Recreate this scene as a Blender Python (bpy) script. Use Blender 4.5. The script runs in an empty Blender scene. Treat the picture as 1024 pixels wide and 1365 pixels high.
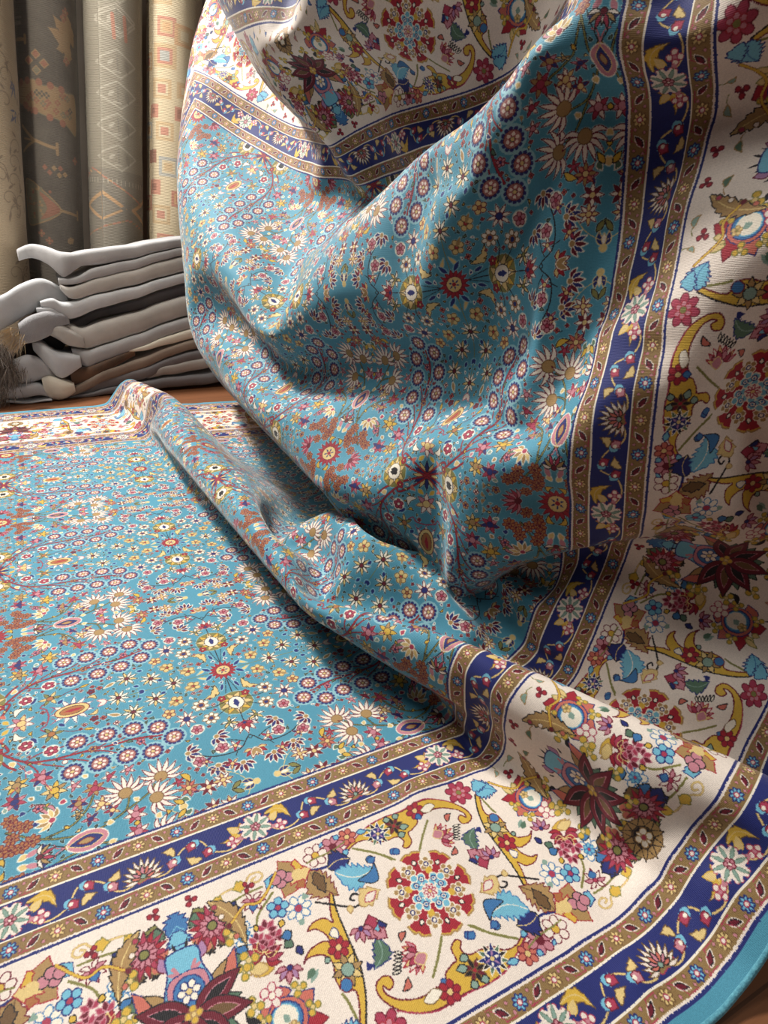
# ================================================================ scene
import bpy, bmesh, math, random
import numpy as np
from mathutils import Vector, Matrix
# ---------------------------------------------------------------- pattern drawing (numpy raster of knots)
PXM = 2048            # knots drawn per metre of pile
SS = 2                # supersampling
COL = dict(turq=(.068,.262,.362), navy=(.017,.024,.140), gold=(.245,.152,.058), cream=(.76,.665,.575), ivory=(.80,.73,.60),
           red=(.33,.018,.032), maroon=(.130,.010,.022), yellow=(.60,.38,.05), straw=(.66,.49,.20), sky=(.16,.43,.56),
           blue=(.045,.16,.36), pink=(.50,.20,.24), rose=(.36,.04,.08), coral=(.52,.14,.10), green=(.085,.155,.10),
           olive=(.20,.19,.055), black=(.012,.010,.012), tan=(.36,.22,.085), brown=(.14,.075,.03), lilac=(.36,.19,.33),
           sage=(.22,.33,.27), blush=(.34,.15,.13), mist=(.25,.46,.51), orange=(.36,.135,.045))
def catmull(pts, closed=True, n=6):
    P = np.asarray(pts, float); N = len(P); out = []
    for i in range(N if closed else N-1):
        if closed: p0, p1, p2, p3 = P[i-1], P[i], P[(i+1) % N], P[(i+2) % N]
        else: p0, p1, p2, p3 = P[max(i-1, 0)], P[i], P[i+1], P[min(i+2, N-1)]
        a = (np.arange(n)/n)[:, None]
        out.append(p1+.5*a*(p2-p0+a*(2*p0-5*p1+4*p2-p3+a*(3*(p1-p2)+p3-p0))))
    if not closed: out.append(P[-1:])
    return np.concatenate(out)
class Canvas:
    def __init__(self, u0, u1, v0, v1, col, k=None):
        self.k = (k or PXM)*SS; self.u0, self.v0 = u0, v0
        self.a = np.empty((int(round((v1-v0)*self.k)), int(round((u1-u0)*self.k)), 3), np.float32); self.a[:] = COL[col]
        self.halo = None
    def px(self, p):
        q = np.atleast_2d(np.asarray(p, float))
        return np.stack([(q[:, 0]-self.u0)*self.k, (q[:, 1]-self.v0)*self.k], 1)
    def box(self, q, pad):
        H, W = self.a.shape[:2]
        x0 = max(int(q[:, 0].min()-pad), 0); x1 = min(int(q[:, 0].max()+pad)+2, W)
        y0 = max(int(q[:, 1].min()-pad), 0); y1 = min(int(q[:, 1].max()+pad)+2, H)
        return (x0, x1, y0, y1) if x1 > x0 and y1 > y0 else None
    def fill(self, p, col):
        if self.halo: return self.rim(p, self.halo[1], True)
        q = self.px(p); b = self.box(q, 1)
        if b is None: return
        x0, x1, y0, y1 = b
        X = np.arange(x0, x1)[None, :]+.5; Y = np.arange(y0, y1)[:, None]+.5
        ins = np.zeros((y1-y0, x1-x0), bool); r = np.roll(q, -1, 0)
        for (ax, ay), (bx, by) in zip(q, r):
            if ay == by: continue
            c = (ay > Y) != (by > Y)
            ins ^= c & (X < (bx-ax)*(Y-ay)/(by-ay)+ax)
        self.a[y0:y1, x0:x1][ins] = COL[col] if isinstance(col, str) else col
    def stroke(self, p, w, col, closed=False):
        if not self.halo: self.rim(p, w, closed, col)
    def rim(self, p, w, closed, col=None):
        col = col or self.halo[0]
        q = self.px(p); r = w*self.k/2
        if closed: q = np.concatenate([q, q[:1]])
        for a, b_ in zip(q[:-1], q[1:]):
            b = self.box(np.array([a, b_]), r+1)
            if b is None: continue
            x0, x1, y0, y1 = b
            X = np.arange(x0, x1)[None, :]+.5; Y = np.arange(y0, y1)[:, None]+.5
            d = b_-a; L = max(d@d, 1e-9); t = np.clip(((X-a[0])*d[0]+(Y-a[1])*d[1])/L, 0, 1)
            m = (X-a[0]-t*d[0])**2+(Y-a[1]-t*d[1])**2 < r*r
            self.a[y0:y1, x0:x1][m] = COL[col]
    # ---- motifs (metres)
    def shape(self, p, col, out=None, w=.0011, smooth=True, n=5):
        p = catmull(p, True, n) if smooth else np.asarray(p, float)
        self.fill(p, col)
        if out: self.stroke(p, w, out, True)
    def disc(self, c, r, col, out=None, w=.0009, n=18, sx=1, rot=0):
        a = np.linspace(0, 2*np.pi, n, endpoint=False); x, y = r*sx*np.cos(a), r*np.sin(a)
        p = np.stack([c[0]+x*np.cos(rot)-y*np.sin(rot), c[1]+x*np.sin(rot)+y*np.cos(rot)], 1)
        self.fill(p, col)
        if out: self.stroke(p, w, out, True)
    def leaf(self, a, b, wd, col, out=None, bend=0., w=.0009, teeth=0, rib=None):
        a = np.asarray(a, float); b = np.asarray(b, float); d = b-a; L = max(np.hypot(*d), 1e-4); e = np.array([-d[1], d[0]])/L
        n = 14 if not teeth else 8*teeth+1
        t = np.linspace(0, 1, n); mid = a+t[:, None]*d+(bend*L*np.sin(np.pi*t))[:, None]*e
        h = wd*np.sin(np.pi*np.clip(t, .02, .985)**.8)
        if teeth: h = h*(1.12-.42*((t*teeth*1.0) % 1.0))
        p = np.concatenate([mid+h[:, None]*e, (mid-h[:, None]*e)[::-1]])
        self.fill(p, col)
        if out: self.stroke(p, w, out, True)
        if rib: self.stroke(mid[1:-2], w, rib)
    def vine(self, p, w, col, out=None, ow=.0008):
        p = catmull(p, False, 6)
        if out: self.stroke(p+np.array([0, 0]), w+2*ow, out)
        self.stroke(p, w, col)
    def flower(self, c, r, n, pet, out, ctr='yellow', rot=0., core=.3, w=.0009, halo=None):
        c = np.asarray(c, float)
        if halo: self.disc(c, r*1.16, halo)
        for k in range(n):
            an = rot+2*np.pi*k/n; m = c+.62*r*np.array([np.cos(an), np.sin(an)])
            self.disc(m, min(.4*r, 1.9*r/n), pet, out, w, 12, sx=.38*r/min(.4*r, 1.9*r/n), rot=an)
        self.disc(c, core*r, ctr, out, w*.8)
    def daisy(self, c, r, n, pet, out, ctr, rot=0., core=.25, w=.0008, wd=None, inner=None):
        c = np.asarray(c, float)
        for k in range(n):
            an = rot+2*np.pi*k/n; u = np.array([np.cos(an), np.sin(an)])
            self.leaf(c+.15*r*u, c+r*u, .74*(wd or 1.5*r/n), pet[k % len(pet)] if isinstance(pet, (list, tuple)) else pet, out, 0, w)
        self.disc(c, core*r, ctr, out, w)
    def fan(self, c, r, rot, span, n, pet, out, base, w=.0009, wd=None, curl=.12):
        c = np.asarray(c, float)
        order = sorted(range(n), key=lambda k: -abs(k-(n-1)/2))
        for k in order:
            f = (k/(n-1)-.5); an = rot+f*span; u = np.array([np.cos(an), np.sin(an)])
            self.leaf(c+.12*r*u, c+r*(1-.18*abs(f))*u, .76*(wd or 1.25*r/n), pet[k % len(pet)] if isinstance(pet, (list, tuple)) else pet, out, curl*(1 if f > 0 else -1)*abs(f)*2, w)
        if base: self.disc(c, r*.2, base, out, w*.8)
    def rosette(self, c, r, teeth='navy', mid='blush', core='cream', halo='mist'):
        # the round blue-rimmed blossoms on the red branches
        c = np.asarray(c, float); self.disc(c, r*1.13, halo, None, n=26)
        for k in range(13):
            an = 2*np.pi*k/13; self.disc(c+.84*r*np.array([np.cos(an), np.sin(an)]), r*.19, teeth, n=8)
        self.disc(c, r*.74, mid, 'maroon', .0007)
        for k in range(6):
            an = 2*np.pi*k/6+.3; self.disc(c+.42*r*np.array([np.cos(an), np.sin(an)]), r*.19, core, 'red', .0004, 8)
        self.disc(c, r*.2, 'straw', 'black', .0005, 8)
    def down(self):
        a = self.a; h, w = a.shape[0]//SS*SS, a.shape[1]//SS*SS
        return a[:h, :w].reshape(h//SS, SS, w//SS, SS, 3).mean((1, 3))

SC = bpy.context.scene; COLL = SC.collection
rnd = random.Random(7)
# ---------------------------------------------------------------- helpers
def link(name, me, mat=None, parent=None):
    o = bpy.data.objects.new(name, me); COLL.objects.link(o)
    if mat:
        for m in (mat if isinstance(mat, (list, tuple)) else [mat]): me.materials.append(m)
    if parent: o.parent = parent
    return o
def tag(o, label=None, cat=None, group=None, kind=None):
    for k, v in (('label', label), ('category', cat), ('group', group), ('kind', kind)):
        if v: o[k] = v
    return o
def grid_mesh(name, P, uv=None, close_u=False, smooth=True):
    # P: (n, m, 3) array -> quad sheet
    n, m = P.shape[:2]; me = bpy.data.meshes.new(name)
    i, j = np.meshgrid(np.arange(n if close_u else n-1), np.arange(m-1), indexing='ij'); i = i.ravel(); j = j.ravel(); i2 = (i+1) % n
    F = np.stack([i*m+j, i2*m+j, i2*m+j+1, i*m+j+1], 1)
    me.vertices.add(n*m); me.vertices.foreach_set('co', P.reshape(-1).astype(np.float32))
    me.loops.add(F.size); me.loops.foreach_set('vertex_index', F.ravel().astype(np.int32))
    me.polygons.add(len(F)); me.polygons.foreach_set('loop_start', np.arange(0, F.size, 4, dtype=np.int32))
    if uv is not None:
        l = me.uv_layers.new(name='UVMap'); l.data.foreach_set('uv', uv.reshape(-1, 2)[F.ravel()].ravel().astype(np.float32))
    me.update(calc_edges=True)
    if smooth: me.polygons.foreach_set('use_smooth', np.ones(len(F), bool))
    me.validate(); return me
def res(A, x, x2):
    n = len(x); u = np.interp(x2, x, np.arange(n)); i = np.clip(u.astype(int), 0, n-2); a = (u-i).reshape(-1, *([1]*(A.ndim-1)))
    g = lambda k: A[np.clip(k, 0, n-1)]
    p0, p1, p2, p3 = g(i-1), g(i), g(i+1), g(i+2)
    return p1+.5*a*(p2-p0+a*(2*p0-5*p1+4*p2-p3+a*(3*(p1-p2)+p3-p0)))
class NT:
    def __init__(self, name):
        self.m = bpy.data.materials.new(name); self.m.use_nodes = True; self.t = self.m.node_tree
        self.b = self.t.nodes['Principled BSDF']; self.t.nodes['Material Output']
    def n(self, typ, ins=None, **kw):
        x = self.t.nodes.new(typ)
        for k, v in kw.items(): setattr(x, k, v)
        for k, v in (ins or {}).items():
            s = x.inputs[k]
            if hasattr(v, 'is_output') or isinstance(v, bpy.types.NodeSocket): self.t.links.new(v, s)
            else: s.default_value = v
        return x
    def set(self, **kw):
        for k, v in kw.items():
            s = self.b.inputs[k.replace('_', ' ')]
            if isinstance(v, bpy.types.NodeSocket): self.t.links.new(v, s)
            else: s.default_value = v
    def ramp(self, fac, stops):
        r = self.n('ShaderNodeValToRGB', {'Fac': fac}); e = r.color_ramp.elements
        while len(e) < len(stops): e.new(.5)
        for q, (p, c) in zip(e, stops): q.position = p; q.color = (*c, 1)
        return r.outputs[0]
    def noise(self, vec, scale, detail=3, rough=.5, w=0):
        return self.n('ShaderNodeTexNoise', {'Vector': vec, 'Scale': scale, 'Detail': detail, 'Roughness': rough}).outputs[0]
    def math(self, op, a, b=0.):
        x = self.n('ShaderNodeMath', operation=op)
        for k, v in ((0, a), (1, b)):
            if isinstance(v, bpy.types.NodeSocket): self.t.links.new(v, x.inputs[k])
            else: x.inputs[k].default_value = v
        return x.outputs[0]
    def mix(self, fac, a, b, mode='MIX'):
        x = self.n('ShaderNodeMix', data_type='RGBA', blend_type=mode)
        for k, v in ((0, fac), (6, a), (7, b)):
            if isinstance(v, bpy.types.NodeSocket): self.t.links.new(v, x.inputs[k])
            else: x.inputs[k].default_value = v if k == 0 else (*v, 1)
        return x.outputs[2]
    def coord(self, which='Object'): return self.n('ShaderNodeTexCoord').outputs[which]
    def mapping(self, vec, scale=(1, 1, 1), rot=(0, 0, 0), loc=(0, 0, 0)):
        return self.n('ShaderNodeMapping', {'Vector': vec, 'Scale': scale, 'Rotation': rot, 'Location': loc}).outputs[0]
    def bump(self, h, strength=.3, dist=.002): 
        self.t.links.new(self.n('ShaderNodeBump', {'Height': h, 'Strength': strength, 'Distance': dist}).outputs[0], self.b.inputs['Normal'])
def image(name, a):
    h, w = a.shape[:2]; im = bpy.data.images.new(name, w, h)
    a = np.clip(a, 0, 1); a = np.where(a < .0031308, a*12.92, 1.055*np.power(a, 1/2.4)-.055)
    px = np.ones((h, w, 4), np.float32); px[..., :3] = a
    im.pixels.foreach_set(px.ravel()); im.update(); im.pack(); return im
# ---------------------------------------------------------------- the rug's woven pattern
FIELD = [
['vine',[[[.264,.0438],[.2409,.0664],[.2161,.0748],[.1867,.0769],[.1544,.0797],[.1251,.0807],[.0957,.0874]],.0015,'red','maroon'],{}],
['vine',[[[.2409,.0664],[.2256,.0598],[.2059,.0594],[.1867,.0586]],.001,'red','maroon'],{'ow':.0004}],
['vine',[[[.2161,.0748],[.1986,.0767],[.1782,.0689],[.1549,.0616]],.001,'red','maroon'],{'ow':.0004}],
['vine',[[[.1867,.0769],[.1624,.0761],[.1449,.0678],[.1253,.065]],.001,'red','maroon'],{'ow':.0004}],
['vine',[[[.1544,.0797],[.1327,.0733],[.1156,.0744],[.0978,.0729]],.001,'red','maroon'],{'ow':.0004}],
['vine',[[[.1251,.0807],[.1144,.0963],[.1086,.1075]],.001,'red','maroon'],{'ow':.0004}],
['vine',[[[.1808,.0777],[.1591,.0855],[.1382,.1021]],.001,'red','maroon'],{'ow':.0004}],
['vine',[[[.2161,.0748],[.1988,.0812],[.1816,.0905],[.1665,.1019]],.001,'red','maroon'],{'ow':.0004}],
['vine',[[[.2409,.0664],[.2201,.0804],[.2012,.092],[.1939,.1018]],.001,'red','maroon'],{'ow':.0004}],
['vine',[[[.2428,.0655],[.2334,.0773],[.2278,.0885]],.001,'red','maroon'],{'ow':.0004}],
['rosette',[[.1867,.0586],.0122],{'halo':'mist'}],
['rosette',[[.1547,.06],.0122],{'halo':'mist'}],
['rosette',[[.1251,.0634],.0122],{'halo':'mist'}],
['rosette',[[.0977,.0723],.0122],{'halo':'mist'}],
['rosette',[[.0828,.0959],.0122],{'halo':'mist'}],
['rosette',[[.1088,.109],.0122],{'halo':'mist'}],
['rosette',[[.1363,.1036],.0122],{'halo':'mist'}],
['rosette',[[.1656,.1024],.0122],{'halo':'mist'}],
['rosette',[[.194,.1029],.0122],{'halo':'mist'}],
['daisy',[[.285,0],.021,12,['navy','straw'],'black','red'],{'core':.25,'wd':.0035}],
['vine',[[[.285,0],[.275,.03],[.262,.06],[.25,.075]],.0014,'red','maroon'],{}],
['vine',[[[.283,0],[.268,.02],[.258,.04],[.264,.0438]],.0015,'red','maroon'],{}],
['disc',[[.283,.052],.0206,'olive',None],{}],
['fan',[[.283,.052],.0221,1.5708,5.4,9,['straw','yellow'],'brown',None],{'wd':.005}],
['fan',[[.283,.052],.0151,1.5708,3.6,5,['ivory','straw'],'brown',None],{'wd':.0042}],
['disc',[[.283,.052],.0097,'ivory','black',.0009,16],{'sx':1.15,'rot':1.5708}],
['leaf',[[.283,.0457],[.283,.0604],.0036,'black',None],{'teeth':2}],
['flower',[[.2979,.0387],.0055,5,'red','maroon','straw'],{}],
['flower',[[.2681,.0387],.0055,5,'red','maroon','straw'],{}],
['disc',[[0,.069],.0216,'olive',None],{}],
['fan',[[0,.069],.0231,1.5708,5.4,9,['straw','yellow'],'brown',None],{'wd':.0053}],
['fan',[[0,.069],.0158,1.5708,3.6,5,['ivory','straw'],'brown',None],{'wd':.0044}],
['disc',[[0,.069],.0101,'ivory','black',.0009,16],{'sx':1.15,'rot':1.5708}],
['leaf',[[0,.0624],[0,.0778],.0037,'navy',None],{'teeth':2}],
['flower',[[.0156,.0551],.0057,5,'red','maroon','straw'],{}],
['flower',[[-.0156,.0551],.0057,5,'red','maroon','straw'],{}],
['vine',[[[0,.015],[-.004,.03],[-.008,.047]],.0008,'black'],{}],
['vine',[[[0,.015],[0,.03],[0,.047]],.0008,'black'],{}],
['vine',[[[0,.015],[.004,.03],[.008,.047]],.0008,'black'],{}],
['daisy',[[0,0],.0195,16,'red','maroon','straw'],{'core':.45,'wd':.0037}],
['disc',[[0,0],.0097,'straw','maroon',.0008],{}],
['daisy',[[0,0],.0082,6,'navy','straw','red'],{'core':.35,'wd':.0018}],
['leaf',[[.018,.026],[.038,.048],.0055,'straw','black'],{'bend':.28,'teeth':3}],
['leaf',[[.02,.012],[.035,.003],.0022,'straw',None],{}],
['leaf',[[.008,.028],[.012,.04],.002,'navy',None],{}],
['leaf',[[.016,.004],[.027,.014],.0028,'navy','sky'],{}],
['vine',[[[0,.085],[0,.105]],.001,'black'],{}],
['fan',[[0,.108],.019,1.5708,3.4,7,['ivory','cream'],'maroon','rose'],{'wd':.0036}],
['fan',[[0,.108],.012,1.5708,2.4,4,['rose','red'],'maroon','navy'],{}],
['vine',[[[-.0016,.1285],[.004,.1338],[.0141,.1461],[.0292,.1491],[.0464,.146],[.0609,.1375]],.0014,'black'],{}],
['vine',[[[.009,.1372],[.018,.1312],[.0289,.127]],.0012,'black'],{}],
['vine',[[[.0181,.1462],[.023,.1549]],.001,'black'],{}],
['vine',[[[.0013,.1292],[-.0016,.1332],[.0006,.1361],[.0024,.1329]],.001,'black'],{}],
['fan',[[.073,.1292],.0165,2.9,2.5,6,['navy','maroon'],'ivory','tan'],{'wd':.0034}],
['fan',[[.0369,.1169],.0165,2.4,2.5,6,['navy','maroon'],'ivory','tan'],{'wd':.0034}],
['fan',[[.0448,.1608],.0165,1.6,2.5,6,['navy','maroon'],'ivory','tan'],{'wd':.0034}],
['fan',[[.0184,.1683],.0165,1.4,2.5,6,['navy','maroon'],'ivory','tan'],{'wd':.0034}],
['flower',[[.0347,.1368],.0075,5,'pink','maroon','rose'],{'halo':'ivory'}],
['flower',[[.0629,.1466],.0075,5,'pink','maroon','rose'],{'halo':'ivory'}],
['flower',[[.0547,.096],.0075,5,'pink','maroon','rose'],{'halo':'ivory'}],
['fan',[[.0014,.1545],.014,1.2,2.4,5,['straw','red','ivory'],'maroon','yellow'],{}],
['vine',[[[.012,.062],[.03,.066],[.045,.062]],.0012,'black'],{}],
['vine',[[[.014,.075],[.03,.085],[.042,.09]],.001,'black'],{}],
['daisy',[[.0633,.0732],.0145,8,['ivory','ivory'],'maroon','navy'],{'core':.3,'wd':.0028}],
['flower',[[.0421,.0562],.0105,7,'ivory','brown','orange'],{'core':.42}],
['disc',[[.0421,.0562],.0028,'navy'],{}],
['flower',[[.0354,.0837],.0105,7,'ivory','brown','orange'],{'core':.42}],
['disc',[[.0354,.0837],.0028,'navy'],{}],
['fan',[[.0167,.1003],.012,2.2,4.5,6,['ivory','straw'],'black','olive'],{}],
['flower',[[.0436,.0163],.0095,5,'straw','brown','red'],{'core':.25,'halo':None}],
['leaf',[[.0436,.0163],[.0551,.0242],.002,'tan',None],{}],
['flower',[[.0689,.0355],.0095,5,'straw','brown','red'],{'core':.25,'halo':None}],
['leaf',[[.0689,.0355],[.0797,.0428],.002,'tan',None],{}],
['flower',[[.0814,.0556],.0085,5,'straw','maroon','orange'],{}],
['daisy',[[.066,0],.0145,9,['ivory','ivory','straw'],'black','maroon'],{'core':.22,'wd':.0027}],
['daisy',[[.092,.021],.0145,9,['ivory','ivory','straw'],'black','maroon'],{'core':.22,'wd':.0027}],
['daisy',[[.121,.034],.0145,9,['ivory','ivory','straw'],'black','maroon'],{'core':.22,'wd':.0027}],
['daisy',[[.135,0],.0145,9,['ivory','ivory','straw'],'black','maroon'],{'core':.22,'wd':.0027}],
['vine',[[[.02,0],[.05,0],[.062,0]],.0008,'olive'],{}],
['vine',[[[.08,0],[.11,0],[.125,0]],.0008,'olive'],{}],
['vine',[[[.11,0],[.115,.02],[.121,.03]],.0007,'olive'],{}],
['leaf',[[.103,0],[.111,.003],.0028,'navy','sky'],{}],
['leaf',[[.108,.012],[.116,.015],.0028,'navy','sky'],{}],
['leaf',[[.078,.012],[.086,.015],.0028,'navy','sky'],{}],
['leaf',[[.1,.042],[.108,.045],.0028,'navy','sky'],{}],
['vine',[[[.125,.03],[.14,.03],[.155,.02]],.0007,'olive'],{}],
['leaf',[[.136,.033],[.15,.026],.0028,'tan','ivory'],{}],
['leaf',[[.149,0],[.16,.006],.003,'cream','rose'],{}],
['daisy',[[.189,0],.026,11,['cream','ivory'],'navy','navy'],{'core':.5,'wd':.004}],
['disc',[[.189,0],.0115,'straw','maroon',.0012,20],{'sx':1.75}],
['disc',[[.189,0],.0075,'orange','black',.0007,16],{'sx':1.9}],
['leaf',[[.178,0],[.199,0],.0026,'red',None],{'teeth':2}],
['leaf',[[.16,.01],[.172,.016],.003,'straw','black'],{'bend':.3}],
['vine',[[[.215,0],[.218,.014],[.224,.02],[.215,.03]],.0011,'rose','maroon'],{'ow':.0003}],
['vine',[[[.205,.03],[.19,.038],[.175,.04]],.0011,'maroon'],{}],
['vine',[[[.212,.006],[.208,.012],[.214,.016]],.001,'rose'],{}],
['daisy',[[.245,0],.0155,7,['cream','pink','straw'],'maroon','straw'],{'core':.35,'wd':.0042}],
['leaf',[[.252,.014],[.238,.026],.0042,'ivory','black'],{'bend':-.35}],
['leaf',[[.265,.012],[.258,.004],.003,'yellow',None],{}],
['leaf',[[.262,.016],[.272,.02],.0028,'coral',None],{'bend':.3}],
['daisy',[[.213,.033],.014,6,['straw','olive'],'black','orange'],{'core':.3,'wd':.0032}],
['leaf',[[.178,.04],[.166,.043],.0022,'yellow','black'],{}],
['leaf',[[.205,.018],[.198,.026],.003,'navy','sky'],{}],
['leaf',[[.235,.03],[.228,.042],.003,'navy','sky'],{}],
['flower',[[.2401,.0407],.0075,5,'rose','maroon','ivory'],{'halo':'ivory'}],
['flower',[[.2138,.0605],.0075,5,'rose','maroon','ivory'],{'halo':'ivory'}],
['leaf',[[.2029,.0868],[.1979,.0816],.003,'ivory','maroon'],{}],
['vine',[[[.115,.1571],[.1203,.1657],[.1491,.1813],[.1755,.1912],[.2051,.188],[.2303,.1774],[.2572,.1578]],.0014,'olive','black'],{'ow':.0006}],
['vine',[[[.1418,.1639],[.1459,.1777],[.1569,.1852],[.168,.1862]],.0012,'olive','black'],{'ow':.0006}],
['vine',[[[.1757,.1455],[.1813,.1587],[.1939,.1729],[.2064,.178],[.2219,.1802]],.0014,'olive','black'],{'ow':.0006}],
['vine',[[[.2572,.159],[.2386,.1781],[.2187,.1908],[.1939,.2047],[.1734,.2086]],.0011,'black'],{}],
['vine',[[[.1129,.2057],[.102,.198],[.0907,.1848]],.0009,'straw'],{}],
['fan',[[.1068,.1495],.0265,-1.6134,3.3,9,['cream','ivory'],'maroon','tan'],{'wd':.0034,'curl':.18}],
['disc',[[.1068,.1495],.0072,'tan','brown'],{}],
['fan',[[.1448,.1566],.0265,-1.1033,3.3,9,['cream','ivory'],'maroon','tan'],{'wd':.0034,'curl':.18}],
['disc',[[.1448,.1566],.0072,'tan','brown'],{}],
['fan',[[.1155,.176],.0265,3.1197,3.3,9,['cream','ivory'],'maroon','tan'],{'wd':.0034,'curl':.18}],
['disc',[[.1155,.176],.0072,'tan','brown'],{}],
['flower',[[.2542,.1444],.0082,7,'orange','maroon','tan'],{'core':.4}],
['disc',[[.2542,.1444],.002,'maroon'],{}],
['flower',[[.2404,.1578],.0082,7,'orange','maroon','tan'],{'core':.4}],
['disc',[[.2404,.1578],.002,'maroon'],{}],
['flower',[[.2345,.1782],.0082,7,'orange','maroon','tan'],{'core':.4}],
['disc',[[.2345,.1782],.002,'maroon'],{}],
['flower',[[.2533,.1809],.0082,7,'orange','maroon','tan'],{'core':.4}],
['disc',[[.2533,.1809],.002,'maroon'],{}],
['leaf',[[.2457,.1415],[.2398,.1407],.0026,'navy',None],{'bend':.2}],
['leaf',[[.2336,.1605],[.2277,.1599],.0026,'navy',None],{'bend':.2}],
['leaf',[[.2271,.1903],[.2214,.1898],.0026,'navy',None],{'bend':.2}],
['leaf',[[.2309,.1332],[.22,.1728],.0062,'pink','black'],{'bend':.22,'teeth':4,'rib':'green'}],
['leaf',[[.2256,.1382],[.2182,.1665],.0025,'green',None],{'bend':.2}],
['fan',[[.216,.1607],.017,-.6,2.6,6,['tan','straw'],'ivory','rose'],{}],
['daisy',[[.1741,.1368],.0115,7,['tan','rose'],'maroon','rose'],{'core':.35,'wd':.0031}],
['daisy',[[.1909,.1504],.0105,7,['navy','pink','tan'],'maroon','tan'],{'core':.35,'wd':.0028}],
['daisy',[[.169,.1605],.0105,7,['ivory','straw'],'maroon','straw'],{'core':.35,'wd':.0028}],
['daisy',[[.1594,.1734],.0085,5,['rose','navy','straw'],'maroon','straw'],{'core':.35,'wd':.0023}],
['daisy',[[.1805,.1755],.009,5,['pink','navy'],'maroon','navy'],{'core':.35,'wd':.0024}],
['daisy',[[.1384,.1888],.012,7,['cream','rose','pink'],'maroon','pink'],{'core':.35,'wd':.0032}],
['daisy',[[.2245,.0977],.0125,7,['rose','navy','pink'],'maroon','pink'],{'core':.35,'wd':.0034}],
['daisy',[[.2126,.1218],.014,7,['straw','tan','yellow'],'black','yellow'],{'core':.35,'wd':.0038}],
['daisy',[[.2489,.0982],.013,7,['straw','yellow','tan'],'black','tan'],{'core':.35,'wd':.0035}],
['daisy',[[.2503,.121],.0125,7,['rose','pink','navy'],'maroon','navy'],{'core':.35,'wd':.0034}],
['daisy',[[.1931,.1239],.0085,5,['cream','pink'],'maroon','pink'],{'core':.35,'wd':.0023}],
['daisy',[[.1382,.125],.0085,5,['cream','pink'],'maroon','pink'],{'core':.35,'wd':.0023}],
['daisy',[[.1578,.1261],.0085,5,['cream','rose'],'maroon','rose'],{'core':.35,'wd':.0023}],
['daisy',[[.0902,.1657],.0072,5,['red','rose'],'maroon','rose'],{'core':.35,'wd':.0019}],
['daisy',[[.0793,.1833],.008,5,['navy','pink'],'maroon','pink'],{'core':.35,'wd':.0022}],
['daisy',[[.1916,.1641],.007,5,['straw','tan'],'black','tan'],{'core':.35,'wd':.0019}],
['vine',[[[.2233,.1017],[.2188,.1134],[.2153,.1205]],.001,'rose'],{}],
['vine',[[[.2485,.0641],[.2409,.0794],[.2399,.0912]],.0012,'rose'],{}],
['vine',[[[.248,.1014],[.2541,.1093],[.2548,.1169]],.001,'rose'],{}],
['leaf',[[.2019,.1741],[.2046,.1776],.0034,'yellow','black'],{'bend':.12}],
['leaf',[[.1986,.1968],[.1926,.1973],.0034,'straw','ivory'],{'bend':.12}],
['leaf',[[.2072,.1996],[.2014,.2023],.0034,'yellow','black'],{'bend':.12}],
['leaf',[[.2466,.1965],[.2353,.1942],.0034,'straw','ivory'],{'bend':.12}],
['leaf',[[.1895,.1894],[.1759,.1958],.0034,'tan','ivory'],{'bend':.12}],
['leaf',[[.1663,.1882],[.1591,.1891],.0034,'straw','ivory'],{'bend':.12}],
['leaf',[[.1421,.2007],[.134,.202],.0034,'yellow','black'],{'bend':.12}],
['leaf',[[.1192,.1977],[.1152,.2021],.0034,'straw','ivory'],{'bend':.12}],
['leaf',[[.1084,.2015],[.1042,.1996],.0034,'yellow','black'],{'bend':.12}],
['leaf',[[.0863,.1561],[.0788,.1709],.0034,'yellow','black'],{'bend':.12}],
['leaf',[[.0961,.1981],[.0869,.2011],.0034,'straw','ivory'],{'bend':.12}],
['leaf',[[.1032,.2102],[.0939,.2069],.0034,'olive','black'],{'bend':.12}],
['leaf',[[.1366,.1716],[.1323,.1682],.0034,'straw','ivory'],{'bend':.12}],
['leaf',[[.2086,.1409],[.2014,.1429],.0034,'rose','ivory'],{'bend':.12}],
['leaf',[[.2298,.1138],[.2252,.1105],.0034,'sage','ivory'],{'bend':.12}],
['leaf',[[.2362,.1255],[.2326,.1219],.0034,'tan','ivory'],{'bend':.12}],
['leaf',[[.2614,.1292],[.2562,.1291],.0034,'sage','ivory'],{'bend':.12}],
['leaf',[[.1833,.1172],[.1792,.1134],.0034,'straw','ivory'],{'bend':.12}],
['leaf',[[.0927,.1905],[.0835,.194],.0034,'green','ivory'],{'bend':.12}],
['leaf',[[.2561,.0607],[.2521,.0698],.0034,'straw','ivory'],{'bend':.12}],
['leaf',[[.2371,.0868],[.2352,.0819],.0034,'pink','ivory'],{'bend':.12}],
['disc',[[.185,.2],.012,'pink','ivory',.001,20],{'sx':1.6}],
['leaf',[[.171,.2],[.203,.2],.0072,'navy','straw'],{}],
['leaf',[[.179,.2],[.195,.2],.0035,'tan','maroon'],{}],
['vine',[[[.205,.2],[.213,.197],[.215,.192]],.001,'pink','maroon'],{'ow':.0003}],
['daisy',[[.285,.2],.023,16,'red','maroon','straw'],{'core':.45,'wd':.0044}],
['disc',[[.285,.2],.0115,'straw','maroon',.0008],{}],
['daisy',[[.285,.2],.0097,6,'navy','straw','red'],{'core':.35,'wd':.0021}],
['fan',[[.285,.155],.02,4.7108,3,9,['pink','rose'],'maroon','maroon'],{'wd':.003}],
['flower',[[.262,.178],.0074,7,'orange','maroon','tan'],{'core':.4}],
['disc',[[.262,.178],.0018,'maroon'],{}],
['flower',[[.27,.165],.0074,7,'orange','maroon','tan'],{'core':.4}],
['disc',[[.27,.165],.0018,'maroon'],{}],
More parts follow.
